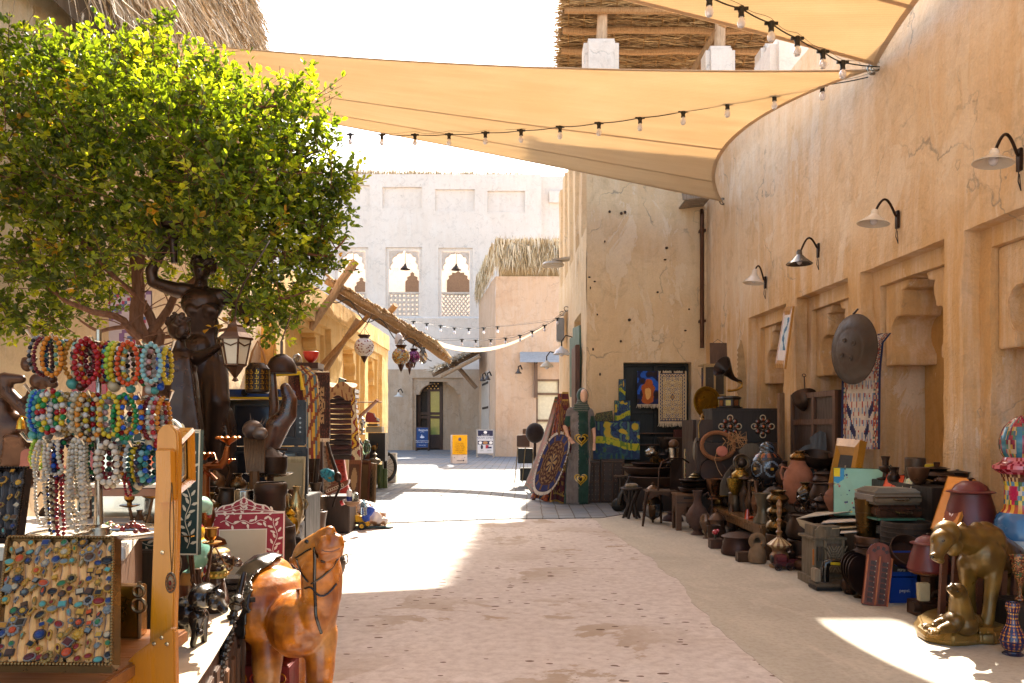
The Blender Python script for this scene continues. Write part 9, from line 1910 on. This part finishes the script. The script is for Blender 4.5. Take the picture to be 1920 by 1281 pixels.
for j in range(8):
 for s in(-1,1):b.M=M_;b.box((s*w_*.45,-.001,(10+j*10)*k),(w_*.42,.006,7.5*k),col=hx('#3a1c0e'));b.ell((s*w_*.45+w_*.18,-.004,(14+j*10)*k),(.004,.003,.004),8,5,col=hx('#b8a890'))
for a in(.5,1.2,1.95,2.65):b.box((w_*.55*math.cos(a),-.001,98*k+12*k*math.sin(a)),(w_*.28,.006,6*k),(0,-a,0),col=hx('#3a1c0e'))
b.M=Matrix.Identity(4);b.build('hollows','wood',gb)
b=MB(c=hx('#a85a22'));b.M=M_
for x in(-w_*.92,0,w_*.92):b.box((x,-.006,48*k),(w_*.12,.012,92*k))
b.M=Matrix.Identity(4);b.build('rim','wood',gb)
bc=T('blue_crate','stacked blue plastic drinks crates with round emblem beside the game board','crate',G(1693,1131));Yb=bc.location.y;k=Yb/F
for lv in(0,1):
 z0=lv*50*k;b=MB(c=hx('#0f3f96'));w_,d_,h=48*k,.30,48*k
 for s in(-1,1):b.box((s*w_/2,d_/2,z0+h/2),(.008,d_,h));b.box((0,d_/2+s*d_/2,z0+h/2),(w_,.008,h))
 b.box((0,d_/2,z0+.004),(w_,d_,.008));b.box((0,-.004,z0+h-.006),(w_*1.03,.016,.014));b.box((w_/2+.003,d_/2,z0+h-.006),(.016,d_,.014))
 for x in(-.5,.30,.5):b.box((x*w_,-.006,z0+h/2),(.010,.012,h))
 for y in(.25,.75):b.box((w_/2+.005,d_*y,z0+h/2),(.012,.014,h))
 b.build('crate_tier','plastic',bc,bev=.002)
zt2=74*k
b=MB(c=hx('#2a2620'));b.box((-3*k,-.007,zt2),(34*k,.004,30*k));b.build('hand_hole','plain',bc)
for cx0,r0 in((8,4.6),(-13,4.0)):
 b=MB();n_=24
 for nm_,c_e,f_ in(('r','#b8202c',lambda x:.12+.14*math.sin(x*3)),):
  top_=[(math.cos(a),math.sin(a))for a in np.linspace(.15,pi-.15,12)];bot=[(math.cos(a),math.sin(a))for a in np.linspace(pi+.15,2*pi-.15,12)]
  for poly,c_f in((top_,'#b8202c'),(bot,'#1c3f9a'),([(1,.15),(.5,.30),(0,.1),(-.5,-.02),(-1,.12),(-1,-.15),(-.5,-.3),(0,-.12),(.5,.02),(1,-.12)],'#e0dcd8')):
   b.prism([(cx0*k+x*r0*k,zt2+z*r0*k)for x,z in poly],.002,y0=-.0115,col=hx(c_f))
 b.build('emblem','paper',bc,smooth=0)
text('PEPSI',6.5*k,'lettering',bc,(-4*k,-.010,zt2-12*k),col=hx('#cfc8bc'));text('pepsi.',9*k,'lettering',bc,(2*k,-.013,24*k),ry=0,col=hx('#d0d4dc'))
st3=T('kerosene_stove','rusty iron kerosene stove with a cream gauge box under the smaller maroon pot','stove',G(1752,1160));Yk=st3.location.y;k=Yk/F
b=MB(c=hx('#4a3226'));b.box((4*k,.08,14*k),(62*k,.2,28*k));b.lathe([(18*k,28*k),(18*k,33*k),(13*k,36*k),(13*k,74*k),(17*k,78*k),(28*k,80*k),(28*k,84*k),(.001,84*k)],22,Matrix.Translation((0,.08,0)));b.build('body','iron',st3,bev=.005)
b=MB(c=hx('#b0a484'));b.prism([(-32*k,34*k),(-12*k,34*k),(-12*k,68*k),(-34*k,68*k)],.04,y0=-.03);b.build('gauge_box','plastic',st3,bev=.005);b=MB(c=hx('#3a2c24'));b.cyl((-42*k,.0,22*k),(-30*k,.0,22*k),10*k,n=18);b.torus((0,.08,40*k),20*k,2*k,26,6);b.tube([(-8*k,-.02,42*k),(-8*k,-.04,52*k),(4*k,-.04,56*k)],2.4*k,7);b.build('fitting','iron',st3)
def maroon(label,px,by,ty,w_,Y):
 t=T('maroon_pot',label,'pot',P(px,by,Y),group='maroon lidded pots');k=Y/F;r_=w_/2*k;h=(by-ty)*k
 b=MB(c=hx('#5e2626'));b.lathe([(r_*.62,0),(r_*.9,h*.03),(r_,h*.10),(r_*.96,h*.22),(r_*.82,h*.5),(r_*.70,h*.68),(r_*.70,h*.72),(r_*.86,h*.74)],40);b.build('body','plastic',t)
 b=MB(c=hx('#6a2c2c'));b.lathe([(r_*.86,h*.742),(r_*.87,h*.755),(r_*.66,h*.78),(r_*.56,h*.86),(r_*.3,h*.94),(.001,h*.95)],40);b.build('lid','plastic',t);b=MB(c=hx('#3a2620'));b.lathe([(r_*.08,h*.94),(r_*.06,h*.96),(r_*.14,h*.98),(r_*.1,h),(.001,h*1.005)],18);b.build('knob','iron',t)
 b=MB(c=hx('#7a4a22'));b.torus((0,0,h*.03),r_*.93,r_*.02,40,6);b.build('base_ring','brass',t)
maroon('smaller maroon lidded pot on the kerosene stove',1742,1074,1000,76,Yk+.08)
maroon('large maroon lidded pot behind the lioness',1820,1000,896,96,5.5)
for i in range(7):
 if i==0:sl_=T('slat_rack','brown slatted wooden rack behind the lioness','rack',(2.98,4.98,0))
 b=MB(c=hx('#5a3422'));b.box((-.30+i*.075,.0,.24),(.035,.03,.48),(0,.05,0));b.build('slat','woodx',sl_)
W2=[(1758,900,872,60,'squat','iron','#2f241c','dark embossed round pot against the wall by the yellow brush'),(1718,925,892,44,'pot','iron','#241b16','dark pot behind the marbled canvas'),(1733,935,905,34,'squat','iron','#4a3e34','small ribbed metal shell pot'),(1795,905,880,40,'tray','iron','#241c18','dark flat pan on the wall table')]
block('wall_shelf_box','dark shelf box against the wall behind the paintings','shelf',[(3.10,5.9),(3.50,5.9),(3.5,6.9),(3.10,6.9)],.80,'#231a14')
for px,by,ty,w_,pf_,mat,col,lb in W2:pot('shelf_pot',lb,'pot',px,by,ty,w_,pf_,mat,col,Y=6.3 if px>1725 else 6.6,lid=.75,group='dark pots against the wall')
t=T('yellow_brush','yellow bristled brush lying on the dark pots','brush',P(1735,878,6.35));b=MB(c=hx('#c9a81c'));b.box((0,0,.02),(.14,.05,.03));b.box((0,0,0),(.16,.055,.015),col=hx('#4a3018'));b.build('bristles','cloth',t,bev=.006)
def vpaint(a,c):
 r_=abs(mnoise.cell(V((c*60,a*90,1))));pal=['#8a2a40','#a8843a','#2f5a74','#3f6a55','#a8947c','#6a2238']
 if a>.93:return hx('#8a1c34')if r_<.5 else hx(pal[int(r_*5.9)])
 if a>.78:return hx(pal[int(r_*5.9)])if(c*8)%1>.35 else hx('#2a6a80')
 if a>.68:return hx('#8a1428')if r_>.4 else hx('#c86a7a')
 if a>.645:return hx('#c9a070')if r_>.4 else hx('#5a2a1a')
 if a>.50:return hx('#b8204e')if math.hypot(((c*6)%1)-.5,(a-.57)*6)<.3 else hx(['#d8b83a','#5a8aa8','#3a6a4a','#c8b8a0'][int(r_*3.9)])
 if a>.47:return hx('#d8a03a')if int(c*30)%2 else hx('#a83a2a')
 n1=mnoise.noise(V((math.cos(c*2*pi)*2,math.sin(c*2*pi)*2,a*9)));return hx('#9fb0bc')if n1>.3 else hx('#3a4a3a')if a<.25+.1*n1 else hx('#2f6696')
pot('painted_vase','tall painted porcelain vase with turban lid and blue sky belly by the wall','vase',1915,1120,778,100,[(.5,0),(.55,.03),(.62,.08),(.9,.22),(1,.34),(.85,.44),(.60,.48),(.56,.52),(.56,.62),(.62,.645),(.66,.655),(.6,.67),(.95,.70),(1.0,.72),(.7,.74),(.56,.76),(.72,.80),(.76,.86),(.6,.93),(.3,.98),(.001,1)],'gloss','#2f6696',Y=5.2,cf=vpaint,n=120)
block('vase_plinth','dark plinth under the tall painted vase','plinth',[(3.14,5.02),(3.5,5.02),(3.5,5.3),(3.14,5.3)],P(0,1120,5.2).z-.003,'#2a2019')
pot('glass_goblet','copper coloured mosaic glass goblet at the right edge','goblet',1912,1125,1042,36,[(.5,0),(.5,.03),(.2,.08),(.18,.3),(.3,.4),(.6,.55),(.85,.8),(1,1)],'gloss','#7a4228',Y=4.7,cf=lambda a,c:hx(['#8a4a2c','#b87a4a','#5a2a1c','#3a5a3a'][int(abs(mnoise.cell(V((c*40,a*40,3))))*3.9)]),n=40)
block('goblet_plinth','dark low block under the mosaic goblet','block',[(2.90,4.58),(3.12,4.58),(3.12,4.85),(2.90,4.85)],P(0,1125,4.7).z-.003,'#2a2019')
def sv_(a,c):
 x,y=(c*14)%1,(a*22)%1;d=abs(x-.5)+abs(y-.5)
 if a<.10:return hx('#141a3a')
 return hx('#c98a34')if d<.28 else hx('#1c2048')if d>.44 else hx('#7a3a44')
pot('small_mosaic_vase','small orange and navy lattice patterned vase on the ground at the right edge','vase',1899,1228,1130,46,[(.75,0),(.8,.02),(.55,.07),(.8,.14),(1,.28),(.85,.42),(.5,.58),(.40,.68),(.40,.8),(.48,.86),(.56,.93),(.50,1)],'gloss','#7a4a2a',z=0,cf=sv_,n=70)
# ============================================================ A-BOARDS at the lane end
def aboard(label,px0,px1,by,ty,Y,frame,face,build,rz=0,grp=None):
 t=T('a_board_sign',label,'sign',P((px0+px1)/2,by,Y),rz);t.location.z=.014;k=Y/F;w_,h=(px1-px0)*k,(by-ty)*k
 M_=TM((0,0,0),-.09,0,0)
 b=MB(c=hx(frame));b.M=M_
 for s in(-1,1):b.box((s*(w_/2-.03),0,h/2),(.06,.04,h))
 b.box((0,0,h-.03),(w_,.045,.06));b.box((0,0,h*.14),(w_,.04,.06));b.M=TM((0,0,0));
 for s in(-1,1):b.tube([(s*(w_/2-.03),.5,0),(s*(w_/2-.03),h*.10,h*.95)],.03,4)
 b.build('frame','wood',t);b=MB(c=hx(face));b.M=M_;b.box((0,-.012,h*.56),(w_-.10,.03,h*.82));fc=b.build('poster','paper',t)
 build(t,fc,w_,h,M_);return t
def tx(s,sz,fc,M_,x,z,col,lift=-.030):p=M_@V((x,lift,z));return text(s,sz,'lettering',fc,p,rx=pi/2-.09,col=col)
def bl_(t,fc,w_,h,M_):
 tx('Belgium',.15,fc,M_,.05,h*.87,(1,1,1));tx('take a seat',.05,fc,M_,0,h*.79,(.8,.85,1));tx('~',.20,fc,M_,0,h*.64,(.8,.85,1));tx('C',.14,fc,M_,0,h*.60,(1,1,1));tx('TREAT YOURSELF TO A',.066,fc,M_,0,h*.42,(1,1,1));tx('COFFEE AND A WAFFLE',.062,fc,M_,0,h*.36,(1,1,1));tx('Open all day',.07,fc,M_,0,h*.24,(.8,.85,1))
 b=MB(c=(.85,.88,1));b.M=M_;b.ell((0,-.03,h*.575),(.11,.004,.05),16,6);b.box((-.03,-.032,h*.66),(.02,.004,.10),(0,.4,0));b.M=Matrix.Identity(4);b.build('cup_logo','paper',fc)
aboard('blue framed pavement board with white cup drawing by the arched door',779,804,845,800,40.5,'#3a241c','#1d4480',bl_)
def wl_(t,fc,w_,h,M_):
 b=MB(c=hx('#2c2c4a'));b.M=M_;b.box((0,-.029,h*.86),(w_-.12,.004,h*.20));b.box((0,-.029,h*.52),(w_-.12,.004,h*.13));b.M=Matrix.Identity(4);b.build('dark_band','paper',fc)
 b=MB(c=(.9,.9,.9));b.M=M_;b.ell((0,-.034,h*.89),(.07,.004,.06),14,6);b.ell((-.2,-.034,h*.52),(.07,.004,.06),12,6);b.ell((.22,-.034,h*.52),(.07,.004,.06),12,6);b.ell((0,-.034,h*.52),(.10,.004,.06),12,6,col=hx('#b88a5a'));b.box((.07,-.03,h*.38),(.12,.004,.14),col=hx('#b83a4a'));b.box((.17,-.03,h*.35),(.16,.004,.06),col=hx('#2c2c5a'));b.ell((-.14,-.03,h*.37),(.05,.004,.09),12,6,col=hx('#3a3a4a'));b.M=Matrix.Identity(4);b.build('photo_prints','paper',fc,smooth=30)
 tx('ALSERKAL',.075,fc,M_,0,h*.79,(.85,.85,.9));tx('NOW OPEN',.125,fc,M_,0,h*.69,hx('#5a6a8a'));tx('CAFE',.06,fc,M_,-.14,h*.24,hx('#8a9a8a'));tx('SHOP',.06,fc,M_,.16,h*.24,hx('#8a9a8a'))
aboard('white pavement board reading now open beside the mud tower',893,927,857,804,32.0,'#a8a49e','#d8d8dc',wl_)
ys=T('yellow_board_sign','yellow and white folding floor sign standing on the paving','sign',P(862,870,26.8));ys.location.z=.014;k=26.8/F;w_,h=28*k,54*k
b=MB(c=hx('#e0d8d8'));b.M=TM((0,0,0),-.12,0,0);b.box((0,0,h/2),(w_,.02,h));b.M=TM((-.08,.36,0),.14,0,0);b.box((0,0,h/2),(w_,.02,h));b.M=Matrix.Identity(4);b.build('board','plastic',ys,bev=.006)
M_=TM((0,0,0),-.12,0,0);b=MB(c=hx('#f0b400'));b.M=M_;hz=h;pl=[(-w_/2,h*.30)]+[(-w_/2+w_*i/16,h*(.30+.018*(i%2)))for i in range(17)]+[(w_/2,h*.99),(-w_/2,h*.99)]
b.prism(pl,.004,y0=-.036);b.M=Matrix.Identity(4);yf=b.build('yellow_face','paper',ys,smooth=0)
for o in(ys.children[0],):pass
for i,s in enumerate(('Your visit','from every','brilliant & the','Tag us and','share it like','a local')):tx(s,.062,yf,M_,0,h*(.70-.062*i),hx('#b07a1a'),-.042)
b=MB(c=hx('#5a5a70'));b.M=M_;b.ell((0,-.042,h*.84),(.055,.004,.06),14,6);b.tube([(-.1,-.04,h*.10),(.12,-.04,h*.10)],.008,5,col=hx('#3a3a4a'));b.box((.13,-.04,h*.10),(.04,.006,.04),(0,pi/4,0),col=hx('#3a3a4a'));b.box((-.17,-.04,h*.2),(.02,.004,.03));b.box((.17,-.04,h*.2),(.02,.004,.03));b.M=Matrix.Identity(4);b.build('arrow_and_logo','paper',yf)
# ============================================================ CLUTTER that fills the tables
def clutter(n,box,z,seed,where,grp,s=(.03,.075),mats=('iron','brass','bronze')):
 rr=random.Random(seed);done=[];used=set();SH={'jar':'round jar','ewer':'slim ewer','squat':'squat pot','coffee':'coffee pot','vase':'waisted vase','mortar':'footed mortar','bowl':'open bowl','cyl':'straight tin','amphora':'tall urn','samovar':'little samovar','lampb':'lamp base','bucket':'flared cup'}
 TN={'iron':('dark iron',['#2a221d','#3a2f27','#4a4036']),'brass':('tarnished brass',['#7a5c30','#8f7038','#5f4828']),'bronze':('brown bronze',['#4a2e1c','#5f3f28','#3a251a']),'clay':('brown clay',['#7a4c36','#5f4030']),'steel':('silver',['#8f8a80'])}
 for _ in range(n*12):
  if len(done)>=n:break
  x,y=rr.uniform(box[0],box[1]),rr.uniform(box[2],box[3]);r_=rr.uniform(*s)
  if any(math.hypot(x-a,y-c)<r_+d for a,c,d in done):continue
  pf=rr.choice(list(SH));m_=rr.choice(mats);lidd=pf in('jar','squat','coffee','samovar','cyl')and rr.random()<.6
  key=(pf,m_,lidd);
  if key in used:continue
  used.add(key);done.append((x,y,r_));h=r_*rr.uniform(2.2,4.2)*(.45 if pf in('bowl','squat')else 1)
  Y=y;px=960+x/Y*F;by=800+(H-z)/Y*F;ty=by-h/Y*F
  pot('clutter_vessel','%s%s %s %s'%('lidded ' if lidd else '',TN[m_][0],SH[pf],where),'vessel',px,by,ty,2*r_/Y*F,pf,m_,rr.choice(TN[m_][1]),Y=Y,lid=.78 if lidd else None,handles=1 if pf in('ewer','coffee')else(2 if pf in('amphora','samovar')else 0),spout=1 if pf in('ewer','coffee')else 0,bands=rr.choice([0,0,2]),group=grp,rz=rr.uniform(0,6))
clutter(16,(-2.05,-1.42,4.65,5.3),.622,1,'on the low table behind the milk can','wares on the low table behind the milk can',(.04,.085),('iron','brass','bronze','steel'))
clutter(12,(-2.92,-2.30,7.7,8.25),.302,2,'on the low stand by the rugs','wares on the low stand by the rugs',(.05,.10))
clutter(14,(-2.15,-1.34,3.25,4.2),.762,3,'on the dark side table','wares on the dark side table',(.035,.07),('iron','brass','bronze','steel'))
clutter(22,(2.84,3.30,7.0,9.6),.452,4,'on the long table by the right wall','wares filling the long right table',(.05,.10),('iron','brass','bronze','clay'))
clutter(13,(2.5,2.8,6.6,7.6),.0,5,'on the ground near the brass lotas','wares on the ground near the brass lotas',(.06,.11),('iron','bronze','clay'))
clutter(12,(2.30,2.72,9.9,10.4),.0,6,'on the ground before the tall cupboard','wares before the tall cupboard',(.05,.10))
clutter(10,(1.9,2.6,11.8,13.0),.442,7,'on the window counter','wares on the window counter',(.06,.12),('iron','bronze','brass'))
clutter(14,(-2.9,-2.55,12.3,15.8),.652,8,'on the long bench by the arcade','wares on the long arcade bench',(.06,.12),('iron','brass','steel','clay'))
clutter(10,(-2.55,-2.05,8.7,9.2),.0,9,'on the ground by the yellow truck','wares on the ground by the truck',(.05,.09),('iron','bronze','clay'))
clutter(9,(2.5,2.78,5.75,6.0),.0,10,'behind the sewing machine','wares behind the sewing machine',(.04,.07))
clutter(8,(3.12,3.42,6.05,6.8),.802,12,'on the shelf box by the wall','wares on the wall shelf box',(.05,.09),('iron','bronze'))
clutter(10,(-3.1,-2.6,8.9,9.4),.402,13,'on the rug platform','wares at the foot of the hanging rugs',(.06,.11),('iron','bronze','clay','brass'))
clutter(10,(-2.2,-1.95,7.3,8.7),.0,14,'on the ground before the low stand','wares on the ground before the low stand',(.06,.11),('iron','bronze','clay'))
clutter(9,(-1.66,-1.40,6.0,6.5),.0,15,'on the ground right of the televisions','wares on the ground by the televisions',(.07,.11),('iron','bronze','brass'))
